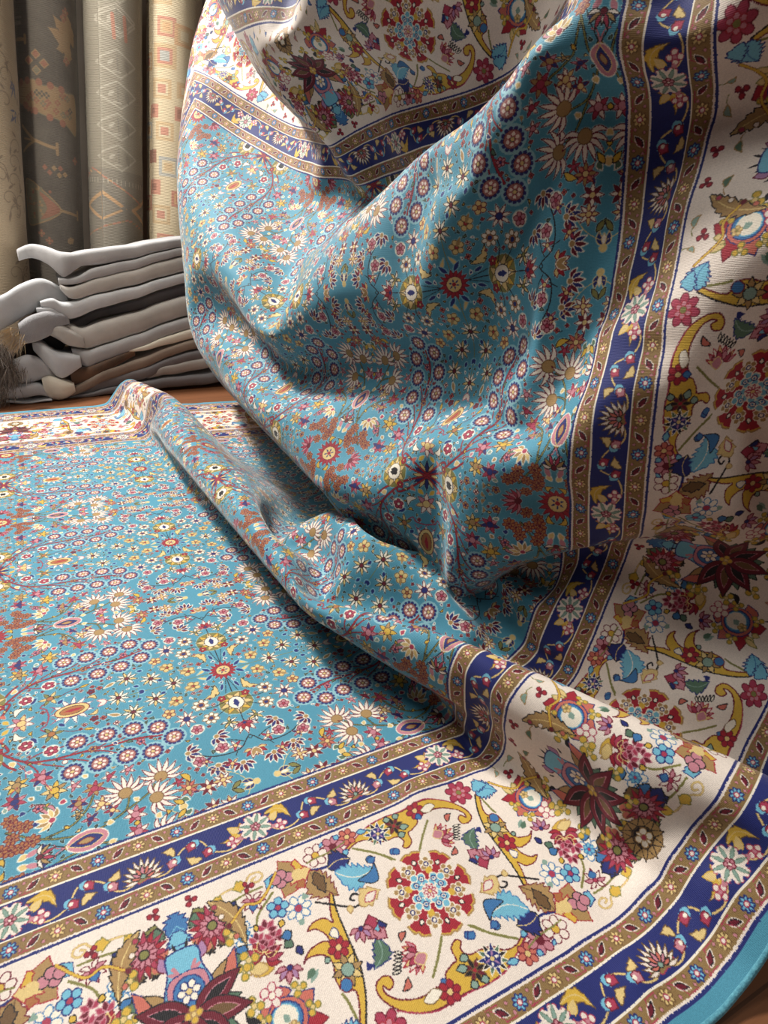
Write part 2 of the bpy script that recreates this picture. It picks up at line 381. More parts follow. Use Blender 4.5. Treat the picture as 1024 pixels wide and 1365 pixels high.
['flower',[[.252,.168],.0074,7,'orange','maroon','tan'],{'core':.4}],
['disc',[[.252,.168],.0018,'maroon'],{}],
['flower',[[.244,.182],.0074,7,'orange','maroon','tan'],{'core':.4}],
['disc',[[.244,.182],.0018,'maroon'],{}],
['flower',[[.25,.153],.0074,7,'orange','maroon','tan'],{'core':.4}],
['disc',[[.25,.153],.0018,'maroon'],{}],
['leaf',[[.268,.19],[.258,.198],.0032,'yellow','black'],{'bend':.3}],
['leaf',[[.24,.195],[.226,.19],.003,'pink',None],{}],
['fan',[[.228,.2],.016,3,3,7,['cream','rose','tan'],'black','maroon'],{}],
['fan',[[.012,.2],.019,.9,2.4,6,['navy','ivory'],'straw','straw'],{}],
['daisy',[[.045,.183],.011,8,['straw','ivory'],'maroon','straw'],{'core':.28,'wd':.0026}],
['daisy',[[.062,.186],.0115,8,['ivory','maroon'],'maroon','straw'],{'core':.28,'wd':.0028}],
['daisy',[[.082,.178],.0115,8,['tan','coral'],'maroon','straw'],{'core':.28,'wd':.0028}],
['daisy',[[.03,.165],.009,5,['rose','straw'],'maroon','straw'],{'core':.28,'wd':.0022}],
['daisy',[[.02,.14],.009,5,['ivory','rose'],'maroon','straw'],{'core':.28,'wd':.0022}],
['daisy',[[.055,.15],.008,5,['pink','navy'],'maroon','straw'],{'core':.28,'wd':.0019}],
['vine',[[[.02,.196],[.03,.18],[.05,.165],[.06,.15]],.0008,'straw'],{}],
['leaf',[[.028,.192],[.04,.2],.003,'olive','black'],{}],
['leaf',[[0,.152],[.006,.165],.003,'tan','ivory'],{}],
['leaf',[[.09,.196],[.1,.188],.0032,'yellow','black'],{}],
['flower',[[.1702,.0553],.0022,4,'ivory','maroon','maroon'],{}],
['vine',[[[.2694,.1123],[.2644,.1125],[.2621,.1103]],.0007,'black'],{}],
['leaf',[[.2656,.1124],[.2732,.1122],.002,'tan',None],{'bend':.25}],
['vine',[[[.028,.0255],[.0232,.0266],[.0204,.0249]],.0007,'black'],{}],
['flower',[[.028,.0255],.004,4,'coral','maroon','maroon'],{}],
['vine',[[[.2337,.0224],[.2346,.0273],[.2327,.0299]],.0007,'olive'],{}],
['leaf',[[.2344,.0261],[.2331,.0186],.002,'yellow','black'],{'bend':.25}],
['vine',[[[.1416,.0448],[.1416,.0497],[.1394,.052]],.0007,'olive'],{}],
['flower',[[.1416,.0448],.004,4,'ivory','maroon','maroon'],{}],
['vine',[[[.2794,.103],[.2755,.106],[.2723,.1056]],.0007,'olive'],{}],
['flower',[[.2794,.103],.004,4,'ivory','maroon','maroon'],{}],
['vine',[[[.2732,.0787],[.2769,.0787],[.2786,.0805]],.0007,'olive'],{}],
['flower',[[.2732,.0787],.003,4,'ivory','maroon','maroon'],{}],
['vine',[[[.2691,.0872],[.2722,.0815],[.2762,.0803]],.0007,'olive'],{}],
['flower',[[.2691,.0872],.0052,5,'tan','maroon','navy'],{'halo':None}],
['leaf',[[.1435,.0905],[.1467,.0878],.0012,'green','black'],{'bend':.2}],
['flower',[[.0667,.0547],.0022,4,'coral','maroon','maroon'],{}],
['vine',[[[.1769,.0326],[.1793,.0298],[.1817,.0296]],.0007,'olive'],{}],
['flower',[[.1769,.0326],.003,4,'ivory','maroon','maroon'],{}],
['vine',[[[.1474,.0792],[.1508,.0756],[.154,.0755]],.0007,'olive'],{}],
['leaf',[[.15,.0764],[.1448,.082],.0022,'navy','ivory'],{'bend':.2}],
['leaf',[[.2292,.0461],[.2331,.0475],.0012,'straw','black'],{'bend':.2}],
['flower',[[.2744,.1191],.0022,4,'ivory','maroon','maroon'],{}],
['vine',[[[.2255,.0751],[.2226,.0775],[.2202,.0773]],.0007,'black'],{}],
['leaf',[[.2233,.0769],[.2276,.0733],.0015,'tan',None],{'bend':.25}],
['flower',[[.2214,.0509],.0022,4,'coral','maroon','maroon'],{}],
['vine',[[[.1554,.0292],[.1517,.026],[.1514,.0228]],.0007,'black'],{}],
['flower',[[.1554,.0292],.004,4,'coral','maroon','maroon'],{}],
['leaf',[[.0489,.0393],[.0503,.0354],.0012,'navy','ivory'],{'bend':.2}],
['vine',[[[.1194,.0878],[.1135,.0855],[.1118,.0816]],.0007,'black'],{}],
['flower',[[.1194,.0878],.0052,5,'pink','maroon','navy'],{'halo':None}],
['flower',[[.1513,.0429],.0022,4,'ivory','maroon','maroon'],{}],
['vine',[[[.2719,.1293],[.2657,.1311],[.262,.1292]],.0007,'black'],{}],
['flower',[[.2719,.1293],.0052,5,'tan','maroon','navy'],{'halo':None}],
['leaf',[[.1443,.0189],[.1463,.0152],.0011,'yellow','black'],{'bend':.25}],
['leaf',[[.1422,.0758],[.1387,.0781],.0011,'tan',None],{'bend':.25}],
['vine',[[[.1712,.0772],[.1689,.0832],[.165,.0849]],.0007,'black'],{}],
['flower',[[.1712,.0772],.0052,5,'tan','maroon','navy'],{'halo':None}],
['vine',[[[.2624,.0298],[.2634,.0334],[.2622,.0355]],.0007,'black'],{}],
['leaf',[[.2632,.0326],[.2617,.0271],.0017,'straw','black'],{'bend':.2}],
['leaf',[[.0468,.0731],[.0432,.071],.0011,'yellow','black'],{'bend':.25}],
['vine',[[[.2774,.0243],[.2808,.0258],[.2817,.028]],.0007,'olive'],{}],
['flower',[[.2774,.0243],.003,4,'ivory','maroon','maroon'],{}],
['leaf',[[.253,.0737],[.2565,.0761],.0011,'tan',None],{'bend':.25}],
['vine',[[[.066,.0189],[.0628,.0207],[.0605,.0201]],.0007,'black'],{}],
['leaf',[[.0635,.0203],[.0684,.0174],.0017,'straw','black'],{'bend':.2}],
['flower',[[.2368,.0601],.0022,4,'ivory','maroon','maroon'],{}],
['flower',[[.0639,.1673],.0022,4,'coral','maroon','maroon'],{}],
['vine',[[[.2681,.1207],[.2677,.1171],[.2692,.1152]],.0007,'black'],{}],
['leaf',[[.2678,.1179],[.2684,.1236],.0017,'straw','black'],{'bend':.2}],
['vine',[[[.0553,.0291],[.0529,.0263],[.0532,.0239]],.0007,'olive'],{}],
['leaf',[[.0535,.0269],[.0571,.0314],.0017,'green','black'],{'bend':.2}],
['leaf',[[.2033,.0529],[.2047,.049],.0012,'straw','black'],{'bend':.2}],
['leaf',[[.0443,.043],[.0459,.0391],.0012,'straw','black'],{'bend':.2}],
['leaf',[[.2081,.0802],[.2084,.0761],.0011,'green','black'],{'bend':.25}],
['vine',[[[.2372,.0532],[.2398,.0558],[.2397,.0583]],.0007,'olive'],{}],
['leaf',[[.2392,.0552],[.2353,.0511],.0017,'navy','ivory'],{'bend':.2}],
['leaf',[[.2514,.0413],[.2536,.0378],.0012,'straw','black'],{'bend':.2}],
['leaf',[[.1904,.0305],[.1945,.0296],.0012,'navy','ivory'],{'bend':.2}],
['leaf',[[.2646,.1017],[.2677,.1045],.0012,'navy','ivory'],{'bend':.2}],
['flower',[[.1815,.0381],.0022,4,'coral','maroon','maroon'],{}],
['vine',[[[.2283,.14],[.2343,.1377],[.2381,.1393]],.0007,'black'],{}],
['flower',[[.2283,.14],.0052,5,'pink','maroon','navy'],{'halo':None}],
['leaf',[[.0634,.0238],[.0595,.0252],.0012,'green','black'],{'bend':.2}],
['leaf',[[.2288,.0503],[.2294,.0544],.0012,'navy','ivory'],{'bend':.2}],
['vine',[[[.1392,.086],[.1384,.0896],[.1364,.0909]],.0007,'black'],{}],
['leaf',[[.1386,.0888],[.1398,.0832],.0015,'tan',None],{'bend':.25}],
['vine',[[[.1312,.0832],[.1357,.0812],[.1387,.0823]],.0007,'olive'],{}],
['leaf',[[.1346,.0816],[.1277,.0848],.0022,'green','black'],{'bend':.2}],
['flower',[[.0581,.1113],.0022,4,'coral','maroon','maroon'],{}],
['leaf',[[.2109,.0857],[.2118,.0816],.0012,'straw','black'],{'bend':.2}],
['vine',[[[.1016,.055],[.1045,.0528],[.1069,.0531]],.0007,'olive'],{}],
['leaf',[[.1039,.0533],[.0993,.0567],.0017,'green','black'],{'bend':.2}],
['vine',[[[.2286,.0676],[.2296,.064],[.2318,.0629]],.0007,'olive'],{}],
['leaf',[[.2294,.0649],[.2277,.0703],.0015,'green','black'],{'bend':.25}],
['leaf',[[.2296,.0137],[.2254,.0135],.0012,'straw','black'],{'bend':.2}],
['vine',[[[.0937,.1162],[.0975,.1163],[.0991,.118]],.0007,'black'],{}],
['flower',[[.0937,.1162],.003,4,'coral','maroon','maroon'],{}],
['leaf',[[.0868,.0428],[.0866,.047],.0011,'tan',None],{'bend':.25}],
['flower',[[.1761,.0872],.0022,4,'ivory','maroon','maroon'],{}],
['leaf',[[.1477,.0138],[.1518,.0133],.0011,'yellow','black'],{'bend':.25}],
['vine',[[[.2214,.0099],[.2225,.0135],[.2214,.0156]],.0007,'black'],{}],
['flower',[[.2214,.0099],.003,4,'coral','maroon','maroon'],{}],
['leaf',[[.0642,.1058],[.0612,.1029],.0012,'navy','ivory'],{'bend':.2}],
['leaf',[[.1227,.1201],[.1192,.1179],.0012,'straw','black'],{'bend':.2}],
['leaf',[[.1915,.0883],[.1896,.0846],.0012,'green','black'],{'bend':.2}],
['flower',[[.0282,.0713],.0022,4,'coral','maroon','maroon'],{}],
['vine',[[[.2471,.051],[.2465,.0546],[.2446,.0561]],.0007,'olive'],{}],
['flower',[[.2471,.051],.003,4,'ivory','maroon','maroon'],{}],
['flower',[[.2547,.0481],.0022,4,'ivory','maroon','maroon'],{}],
['leaf',[[.2009,.0697],[.2001,.0656],.0012,'navy','ivory'],{'bend':.2}],
['leaf',[[.0266,.0177],[.0307,.0171],.0012,'navy','ivory'],{'bend':.2}],
['leaf',[[.209,.0726],[.2058,.0699],.0011,'tan',None],{'bend':.25}],
['leaf',[[.0163,.0201],[.0168,.016],.0011,'yellow','black'],{'bend':.25}],
['vine',[[[.1654,.026],[.1709,.0293],[.1718,.0334]],.0007,'olive'],{}],
['flower',[[.1654,.026],.0052,5,'maroon','maroon','navy'],{'halo':None}],
['vine',[[[.059,.0482],[.0625,.0494],[.0636,.0516]],.0007,'black'],{}],
['leaf',[[.0617,.0491],[.0563,.0473],.0015,'tan',None],{'bend':.25}],
['vine',[[[.0376,.0297],[.0391,.0263],[.0413,.0254]],.0007,'olive'],{}],
['flower',[[.0376,.0297],.003,4,'ivory','maroon','maroon'],{}],
['vine',[[[.236,.0728],[.2397,.0723],[.2416,.0737]],.0007,'olive'],{}],
['leaf',[[.2388,.0724],[.2332,.0732],.0015,'yellow','black'],{'bend':.25}],
['flower',[[.1515,.0854],.0022,4,'coral','maroon','maroon'],{}],
['leaf',[[.0204,.0436],[.0219,.0475],.0011,'yellow','black'],{'bend':.25}],
['leaf',[[.1887,.0323],[.1847,.0309],.0011,'green','black'],{'bend':.25}],
['vine',[[[.2552,.0252],[.2571,.0284],[.2565,.0308]],.0007,'black'],{}],
['leaf',[[.2567,.0277],[.2538,.0227],.0017,'straw','black'],{'bend':.2}],
['vine',[[[.0685,.1568],[.0702,.1601],[.0694,.1624]],.0007,'black'],{}],
['flower',[[.0685,.1568],.003,4,'coral','maroon','maroon'],{}],
['vine',[[[.0692,.1089],[.0656,.1097],[.0635,.1084]],.0007,'olive'],{}],
['leaf',[[.0664,.1095],[.072,.1082],.0015,'yellow','black'],{'bend':.25}],
['leaf',[[.2763,.0947],[.2798,.0924],.0012,'straw','black'],{'bend':.2}],
['vine',[[[.1839,.0818],[.1817,.0789],[.182,.0765]],.0007,'olive'],{}],
['leaf',[[.1822,.0796],[.1857,.0841],.0015,'yellow','black'],{'bend':.25}],
['leaf',[[.0868,.112],[.091,.112],.0012,'navy','ivory'],{'bend':.2}],
['vine',[[[.1084,.0583],[.1099,.0617],[.109,.0639]],.0007,'olive'],{}],
['leaf',[[.1095,.0609],[.1072,.0557],.0015,'green','black'],{'bend':.25}],
['leaf',[[.2088,.0924],[.2075,.0884],.0011,'green','black'],{'bend':.25}],
['vine',[[[.2794,.0864],[.2824,.0885],[.2828,.0909]],.0007,'black'],{}],
['leaf',[[.2817,.088],[.2771,.0847],.0015,'tan',None],{'bend':.25}],
['leaf',[[.2434,.081],[.2476,.0805],.0011,'green','black'],{'bend':.25}],
['leaf',[[.124,.0122],[.1202,.0139],.0012,'navy','ivory'],{'bend':.2}],
['vine',[[[.0087,.0228],[.0051,.0219],[.0039,.0198]],.0007,'olive'],{}],
['leaf',[[.006,.0221],[.0115,.0235],.0017,'navy','ivory'],{'bend':.2}],
['flower',[[.1705,.1193],.0022,4,'coral','maroon','maroon'],{}],
['vine',[[[.2439,.074],[.2403,.0748],[.2383,.0734]],.0007,'olive'],{}],
['flower',[[.2439,.074],.003,4,'ivory','maroon','maroon'],{}],
['vine',[[[.28,.1132],[.2843,.1157],[.2851,.1188]],.0007,'black'],{}],
['leaf',[[.2833,.1151],[.2767,.1113],.002,'tan',None],{'bend':.25}],
['leaf',[[.0892,.0373],[.092,.0403],.0011,'yellow','black'],{'bend':.25}],
['vine',[[[.2654,.0756],[.2691,.0764],[.2704,.0784]],.0007,'olive'],{}],
['leaf',[[.2682,.0762],[.2626,.075],.0017,'navy','ivory'],{'bend':.2}],
['vine',[[[.2189,.1395],[.2217,.1419],[.2218,.1444]],.0007,'olive'],{}],
['leaf',[[.221,.1414],[.2168,.1375],.0015,'yellow','black'],{'bend':.25}],
['leaf',[[.2622,.0824],[.2583,.0841],.0012,'green','black'],{'bend':.2}],
['leaf',[[.2506,.0352],[.2532,.0319],.0012,'green','black'],{'bend':.2}],
['leaf',[[.2449,.0587],[.2408,.0581],.0011,'tan',None],{'bend':.25}],
['flower',[[.2699,.0986],.0022,4,'ivory','maroon','maroon'],{}],
['leaf',[[.1624,.0789],[.1604,.0826],.0012,'navy','ivory'],{'bend':.2}],
['flower',[[.1409,.0699],.0022,4,'coral','maroon','maroon'],{}],
['flower',[[.2341,.1333],.0022,4,'ivory','maroon','maroon'],{}],
['vine',[[[.193,.1844],[.1897,.1827],[.1889,.1805]],.0007,'black'],{}],
['leaf',[[.1904,.1831],[.1955,.1856],.0017,'straw','black'],{'bend':.2}],
['flower',[[.1077,.0869],.0022,4,'coral','maroon','maroon'],{}],
['leaf',[[.2537,.0183],[.2577,.0172],.0012,'green','black'],{'bend':.2}],
['leaf',[[.1653,.0452],[.1634,.0489],.0012,'navy','ivory'],{'bend':.2}],
['leaf',[[.0196,.029],[.0212,.0251],.0012,'green','black'],{'bend':.2}],
['leaf',[[.2457,.0325],[.2443,.0285],.0011,'yellow','black'],{'bend':.25}],
['leaf',[[.1053,.0897],[.1028,.093],.0012,'straw','black'],{'bend':.2}],
['vine',[[[.0276,.0611],[.0299,.0641],[.0295,.0665]],.0007,'olive'],{}],
['flower',[[.0276,.0611],.003,4,'ivory','maroon','maroon'],{}],
['leaf',[[.1355,.0521],[.1394,.0537],.0011,'yellow','black'],{'bend':.25}],
['leaf',[[.155,.0929],[.1509,.0938],.0012,'navy','ivory'],{'bend':.2}],
['leaf',[[.0418,.0374],[.0382,.0353],.0012,'straw','black'],{'bend':.2}],
['leaf',[[.2179,.1834],[.2161,.1796],.0012,'green','black'],{'bend':.2}],
['vine',[[[.1525,.1139],[.149,.1153],[.1468,.1144]],.0007,'black'],{}],
['leaf',[[.1498,.115],[.1551,.1129],.0015,'tan',None],{'bend':.25}],
['vine',[[[.0453,.03],[.0443,.0335],[.0422,.0347]],.0007,'olive'],{}],
['flower',[[.0453,.03],.003,4,'ivory','maroon','maroon'],{}],
['flower',[[.1092,.0517],.0022,4,'coral','maroon','maroon'],{}],
['vine',[[[.2806,.0785],[.284,.0799],[.285,.0822]],.0007,'olive'],{}],
['leaf',[[.2833,.0796],[.278,.0774],.0015,'green','black'],{'bend':.25}],
['leaf',[[.1982,.0477],[.2018,.0456],.0011,'green','black'],{'bend':.25}],
['leaf',[[.1528,.0367],[.1487,.0361],.0011,'green','black'],{'bend':.25}],
['leaf',[[.1162,.0032],[.118,.0069],.0012,'green','black'],{'bend':.2}],
['leaf',[[.274,.1039],[.27,.1051],.0011,'yellow','black'],{'bend':.25}],
['leaf',[[.2798,.1203],[.2793,.1244],.0011,'tan',None],{'bend':.25}],
['flower',[[.0984,.0919],.0022,4,'coral','maroon','maroon'],{}],
['flower',[[.0293,.0488],.0022,4,'ivory','maroon','maroon'],{}],
['leaf',[[.196,.1386],[.1974,.1347],.0012,'green','black'],{'bend':.2}],
['vine',[[[.0461,.1389],[.046,.1352],[.0476,.1334]],.0007,'olive'],{}],
['leaf',[[.046,.136],[.0462,.1417],.0017,'green','black'],{'bend':.2}],
['flower',[[.0761,.1516],.0022,4,'ivory','maroon','maroon'],{}],
['vine',[[[.1633,.0354],[.1598,.0342],[.1587,.0321]],.0007,'black'],{}],
['flower',[[.1633,.0354],.003,4,'coral','maroon','maroon'],{}],
['leaf',[[.1765,.1886],[.1742,.1851],.0011,'green','black'],{'bend':.25}],
['leaf',[[.2702,.0301],[.268,.0266],.0012,'navy','ivory'],{'bend':.2}],
['leaf',[[.2094,.1899],[.2069,.1933],.0012,'green','black'],{'bend':.2}],
['flower',[[.1262,.121],.0022,4,'coral','maroon','maroon'],{}],
['flower',[[.0409,.0969],.0022,4,'ivory','maroon','maroon'],{}],
['leaf',[[.138,.018],[.1407,.0212],.0011,'green','black'],{'bend':.25}]]
MAIN = [
['vine',[[[.2575,.1637],[.2445,.1514],[.2337,.1391]],.0022,'olive'],{}],
['vine',[[[.2369,.056],[.2487,.0436],[.2652,.0308]],.0022,'olive'],{}],
['vine',[[[.173,.1698],[.1913,.1561],[.2047,.141]],.0022,'olive'],{}],
['vine',[[[.3276,.1669],[.3293,.1494],[.3312,.1421]],.0022,'olive'],{}],
['vine',[[[.4537,.0675],[.4487,.0591],[.4378,.0527]],.0024,'olive'],{}],
['vine',[[[.4669,.0683],[.4748,.061],[.4826,.0551]],.0024,'olive'],{}],
['vine',[[[.3783,.061],[.3729,.0501],[.3567,.0364]],.0022,'olive'],{}],
['vine',[[[.3637,.0267],[.3853,.0277],[.4043,.0317]],.002,'olive'],{}],
['shape',[[[.1553,.1674],[.1647,.1714],[.1762,.1769],[.1888,.1828],[.2039,.187],[.2212,.1883],[.2369,.1858],[.2516,.1861],[.2688,.1854],[.2836,.1799],[.296,.1708],[.3039,.1586],[.3042,.1488],[.2974,.1445],[.2906,.1464],[.2899,.153],[.2952,.1556],[.2986,.1508],[.2992,.1563],[.2941,.1632],[.2831,.1695],[.2715,.1724],[.2593,.1716],[.2501,.1733],[.2466,.1662],[.2375,.1622],[.2322,.1608],[.2313,.1512],[.2245,.1468],[.22,.1495],[.2241,.1557],[.2193,.1624],[.2086,.1629],[.1972,.1653],[.1893,.1725],[.1773,.1735],[.1645,.1681]],'yellow','maroon',.0012],{}],
['vine',[[[.1572,.1688],[.1765,.1774],[.2042,.1878],[.2373,.1866],[.2693,.1861],[.2967,.1718]],.0011,'rose'],{}],
['flower',[[.2507,.1794],.0098,6,'red','maroon','straw'],{}],
['shape',[[[.2564,.1768],[.2676,.1807],[.2736,.1759],[.2668,.172],[.2607,.1716]],'ivory','brown',.0008],{}],
['daisy',[[.2225,.1747],.0105,8,['black','maroon'],'brown','red'],{'core':.2,'wd':.0026}],
['daisy',[[.2028,.1739],.0145,11,['black','green','navy'],'ivory','navy'],{'core':.5,'wd':.0026}],
['daisy',[[.2035,.1736],.008,6,['ivory','lilac'],'navy','straw'],{'core':.3,'wd':.002}],
['leaf',[[.2152,.1848],[.2229,.1835],.0035,'sage','black'],{}],
['leaf',[[.227,.1701],[.2369,.1677],.0035,'sage','black'],{}],
['leaf',[[.2256,.1832],[.2333,.1843],.0035,'sage','black'],{}],
['leaf',[[.2214,.1622],[.23,.1627],.0035,'sage','black'],{}],
['flower',[[.1729,.184],.0098,6,'coral','maroon','straw'],{'halo':None}],
['flower',[[.1555,.1799],.0125,6,'pink','maroon','maroon'],{'halo':None}],
['flower',[[.1361,.1787],.0125,6,'cream','maroon','yellow'],{'halo':None}],
['leaf',[[.1836,.1843],[.1947,.1822],.003,'sky','navy'],{}],
['leaf',[[.1645,.1859],[.1601,.1908],.003,'sky','navy'],{}],
['leaf',[[.1464,.1856],[.1437,.1883],.003,'sky','navy'],{}],
['leaf',[[.1616,.1672],[.1684,.1711],.003,'sky','navy'],{}],
['vine',[[[.1258,.1744],[.1349,.1756],[.1541,.1764],[.1687,.1804]],.0016,'olive'],{}],
['vine',[[[.1263,.1662],[.1385,.1631],[.1538,.164]],.0026,'navy'],{}],
['leaf',[[.1427,.1611],[.1664,.1608],.012,'navy','black'],{'bend':.15,'teeth':5,'rib':'straw'}],
['leaf',[[.147,.1538],[.1849,.1421],.0135,'sky','blue'],{'bend':-.18,'teeth':7,'rib':'ivory'}],
['leaf',[[.1641,.1366],[.1858,.1476],.006,'blue','black'],{'bend':-.35}],
['disc',[[.1836,.152],.004,'blue','black'],{}],
['leaf',[[.1249,.1655],[.1414,.1322],.0135,'tan','maroon'],{'bend':-.12,'teeth':6,'rib':'brown'}],
['leaf',[[.1285,.1625],[.1313,.1394],.006,'brown','black'],{'teeth':3}],
['shape',[[[.3247,.171],[.3279,.1695],[.3216,.153],[.3211,.1436],[.3297,.1402],[.332,.129],[.3294,.1163],[.3345,.1071],[.346,.1041],[.3519,.1068],[.3433,.0988],[.3311,.0969],[.3252,.0991],[.3266,.0913],[.3328,.0842],[.3396,.0832],[.3324,.0782],[.3219,.0788],[.3163,.0858],[.3154,.0791],[.3125,.0693],[.3084,.0595],[.3064,.063],[.3088,.0763],[.3093,.0938],[.3091,.1154],[.3099,.1331],[.3152,.1527]],'yellow','maroon',.0012],{}],
['vine',[[[.3236,.1702],[.3152,.1527],[.3099,.1331],[.3091,.1154],[.3093,.0938],[.3088,.0763],[.3064,.063]],.0015,'black'],{}],
['flower',[[.3199,.1074],.0098,6,'red','maroon','straw'],{}],
['daisy',[[.3199,.1269],.014,8,['tan','straw'],'black','sage'],{'core':.4,'wd':.004}],
['disc',[[.3257,.1372],.0052,'blue','maroon'],{}],
['leaf',[[.3317,.1153],[.3336,.1099],.0028,'sage','black'],{}],
['shape',[[[.317,.1001],[.323,.0944],[.3179,.0897],[.3152,.0938]],'ivory','navy',.0008],{}],
['leaf',[[.3255,.1706],[.3498,.1643],.012,'sky','navy'],{'bend':.2,'teeth':6,'rib':'blue'}],
['leaf',[[.3249,.1767],[.3442,.1767],.008,'sky','navy'],{'bend':.2,'teeth':4}],
['flower',[[.3087,.1808],.0155,7,'rose','maroon','straw'],{'core':.3}],
['flower',[[.3087,.1808],.0085,6,'pink','red','olive'],{'core':.4}],
['leaf',[[.2858,.1147],[.2996,.1363],.0085,'green','navy'],{'bend':.22,'teeth':5,'rib':'sage'}],
['leaf',[[.298,.134],[.3026,.1279],.003,'navy',None],{'bend':.4}],
['leaf',[[.2852,.1065],[.2727,.1082],.0058,'navy','black'],{'teeth':2}],
['leaf',[[.2852,.1065],[.2968,.1025],.0058,'navy','black'],{'teeth':2}],
['leaf',[[.2852,.1065],[.2937,.1124],.0058,'pink','maroon'],{'teeth':2}],
['leaf',[[.2852,.1065],[.2777,.1185],.0058,'pink','maroon'],{'teeth':2}],
['leaf',[[.2852,.1065],[.2798,.1049],.0058,'sky','maroon'],{'teeth':2}],
['leaf',[[.2852,.1065],[.2843,.0932],.0058,'rose','maroon'],{'teeth':2}],
['fan',[[.2604,.1425],.0165,.0399,2.6,8,['pink','straw','cream'],'red',None],{'wd':.003}],
['fan',[[.2604,.1425],.012,.0399,2,4,['rose','pink'],'maroon','cream'],{}],
['leaf',[[.2597,.1414],[.2592,.1521],.006,'pink','straw'],{}],
['leaf',[[.2767,.1547],[.2856,.1616],.003,'coral','black'],{'bend':.2}],
['leaf',[[.2608,.1207],[.2683,.1272],.0028,'coral','black'],{'bend':-.2}],
['leaf',[[.2793,.1473],[.2877,.1465],.0012,'ivory','black'],{}],
['leaf',[[.2778,.1449],[.2857,.1434],.0012,'ivory','black'],{}],
['leaf',[[.2763,.1426],[.2837,.1404],.0012,'ivory','black'],{}],
['leaf',[[.2748,.1403],[.2817,.1374],.0012,'ivory','black'],{}],
['leaf',[[.2733,.138],[.2797,.1344],.0012,'ivory','black'],{}],
['leaf',[[.2719,.1357],[.2778,.1315],.0012,'ivory','black'],{}],
['vine',[[[.3234,.062],[.3121,.0695],[.3017,.0764],[.2922,.0815],[.2847,.0797],[.2839,.0734],[.2891,.0699],[.2935,.073],[.2906,.0756]],.0019,'black'],{}],
['leaf',[[.2873,.0825],[.2642,.0766],.0095,'straw','tan'],{'bend':.12,'teeth':3}],
['leaf',[[.2814,.0813],[.268,.0761],.004,'cream','rose'],{}],
['leaf',[[.2961,.0783],[.2984,.0852],.003,'straw','tan'],{}],
['leaf',[[.2048,.1484],[.2137,.151],.0036,'blue','navy'],{}],
['leaf',[[.228,.0481],[.2361,.0496],.0036,'blue','navy'],{}],
['leaf',[[.1889,.0248],[.1961,.026],.0036,'blue','navy'],{}],
['leaf',[[.1806,.1495],[.1891,.1521],.0036,'blue','navy'],{}],
['leaf',[[.3339,.0292],[.3275,.0446],.0085,'orange','red'],{'teeth':2}],
['leaf',[[.3339,.0292],[.3482,.0459],.0085,'tan','red'],{'teeth':2}],
['leaf',[[.3339,.0292],[.3161,.0292],.0085,'straw','red'],{'teeth':2}],
['leaf',[[.3339,.0292],[.3264,.0136],.0085,'yellow','red'],{'teeth':2}],
['leaf',[[.3339,.0292],[.343,.0084],.0085,'tan','red'],{'teeth':2}],
['leaf',[[.3339,.0292],[.3299,.0352],.0085,'straw','red'],{'teeth':2}],
['leaf',[[.3508,.029],[.3604,.0222],.0075,'sky','navy'],{'teeth':2}],
['disc',[[.3466,.031],.0052,'pink','black',.0009],{}],
['disc',[[.3378,.0283],.0052,'pink','black',.0009],{}],
['disc',[[.344,.0232],.0052,'pink','black',.0009],{}],
['disc',[[.3505,.0261],.0052,'pink','black',.0009],{}],
['disc',[[.3294,.0295],.006,'straw',None],{}],
['vine',[[[.408,.0214],[.3998,.0176],[.3883,.0168],[.3762,.0165],[.37,.0107],[.3622,.0117],[.3604,.0172],[.3661,.0203],[.3702,.0169],[.3667,.0148]],.0015,'straw','tan'],{'ow':.0003}],
['leaf',[[.4093,.0213],[.3995,.0263],.006,'yellow','olive'],{'teeth':2}],
['leaf',[[.3769,.0172],[.3897,.0181],.006,'yellow','olive'],{'teeth':2}],
['flower',[[.3397,.0603],.0125,7,'ivory','blue','rose'],{'core':.3}],
['flower',[[.3566,.0521],.0102,5,'sky','navy','rose'],{'core':.28}],
['flower',[[.3917,.062],.0118,6,'ivory','blue','yellow'],{'core':.3}],
['flower',[[.3917,.062],.006,6,'sky','blue','rose'],{}],
['leaf',[[.3274,.0541],[.3307,.0482],.003,'sage',None],{'bend':.4}],
['leaf',[[.3439,.0746],[.3379,.0719],.0028,'sage',None],{}],
['fan',[[.3746,.0361],.012,1.2615,4.6,7,['cream','pink'],'maroon','rose'],{'wd':.0028}],
['leaf',[[.3752,.038],[.3764,.0457],.0042,'blue','navy'],{}],
['leaf',[[.3834,.1016],[.383,.0907],.0115,'yellow','tan'],{'teeth':2}],
['leaf',[[.3879,.0992],[.3854,.0889],.008,'straw','tan'],{}],
['fan',[[.3802,.0876],.0175,-2.0648,3.4,9,['red','rose'],'maroon',None],{'wd':.0042}],
['fan',[[.379,.0847],.0125,-2.0648,2.6,6,['maroon','red'],'straw',None],{'wd':.0034}],
['fan',[[.367,.0758],.0095,-2.0648,2.6,4,['maroon','rose'],'pink',None],{'wd':.0032}],
['fan',[[.3709,.0658],.0095,-2.0648,2.6,4,['maroon','rose'],'pink',None],{'wd':.0032}],
['fan',[[.3746,.0813],.0095,-2.0648,2.6,4,['maroon','rose'],'pink',None],{'wd':.0032}],
['fan',[[.3815,.0728],.0095,-2.0648,2.6,4,['maroon','rose'],'pink',None],{'wd':.0032}],
['leaf',[[.3561,.064],[.3603,.0699],.0028,'yellow','black'],{}],
['leaf',[[.3787,.0641],[.3803,.0575],.0028,'yellow','black'],{}],
['leaf',[[.3551,.083],[.3624,.0877],.0045,'green','black'],{'bend':.12}],
['leaf',[[.3526,.0772],[.3625,.0781],.0045,'blue','black'],{'bend':.12}],
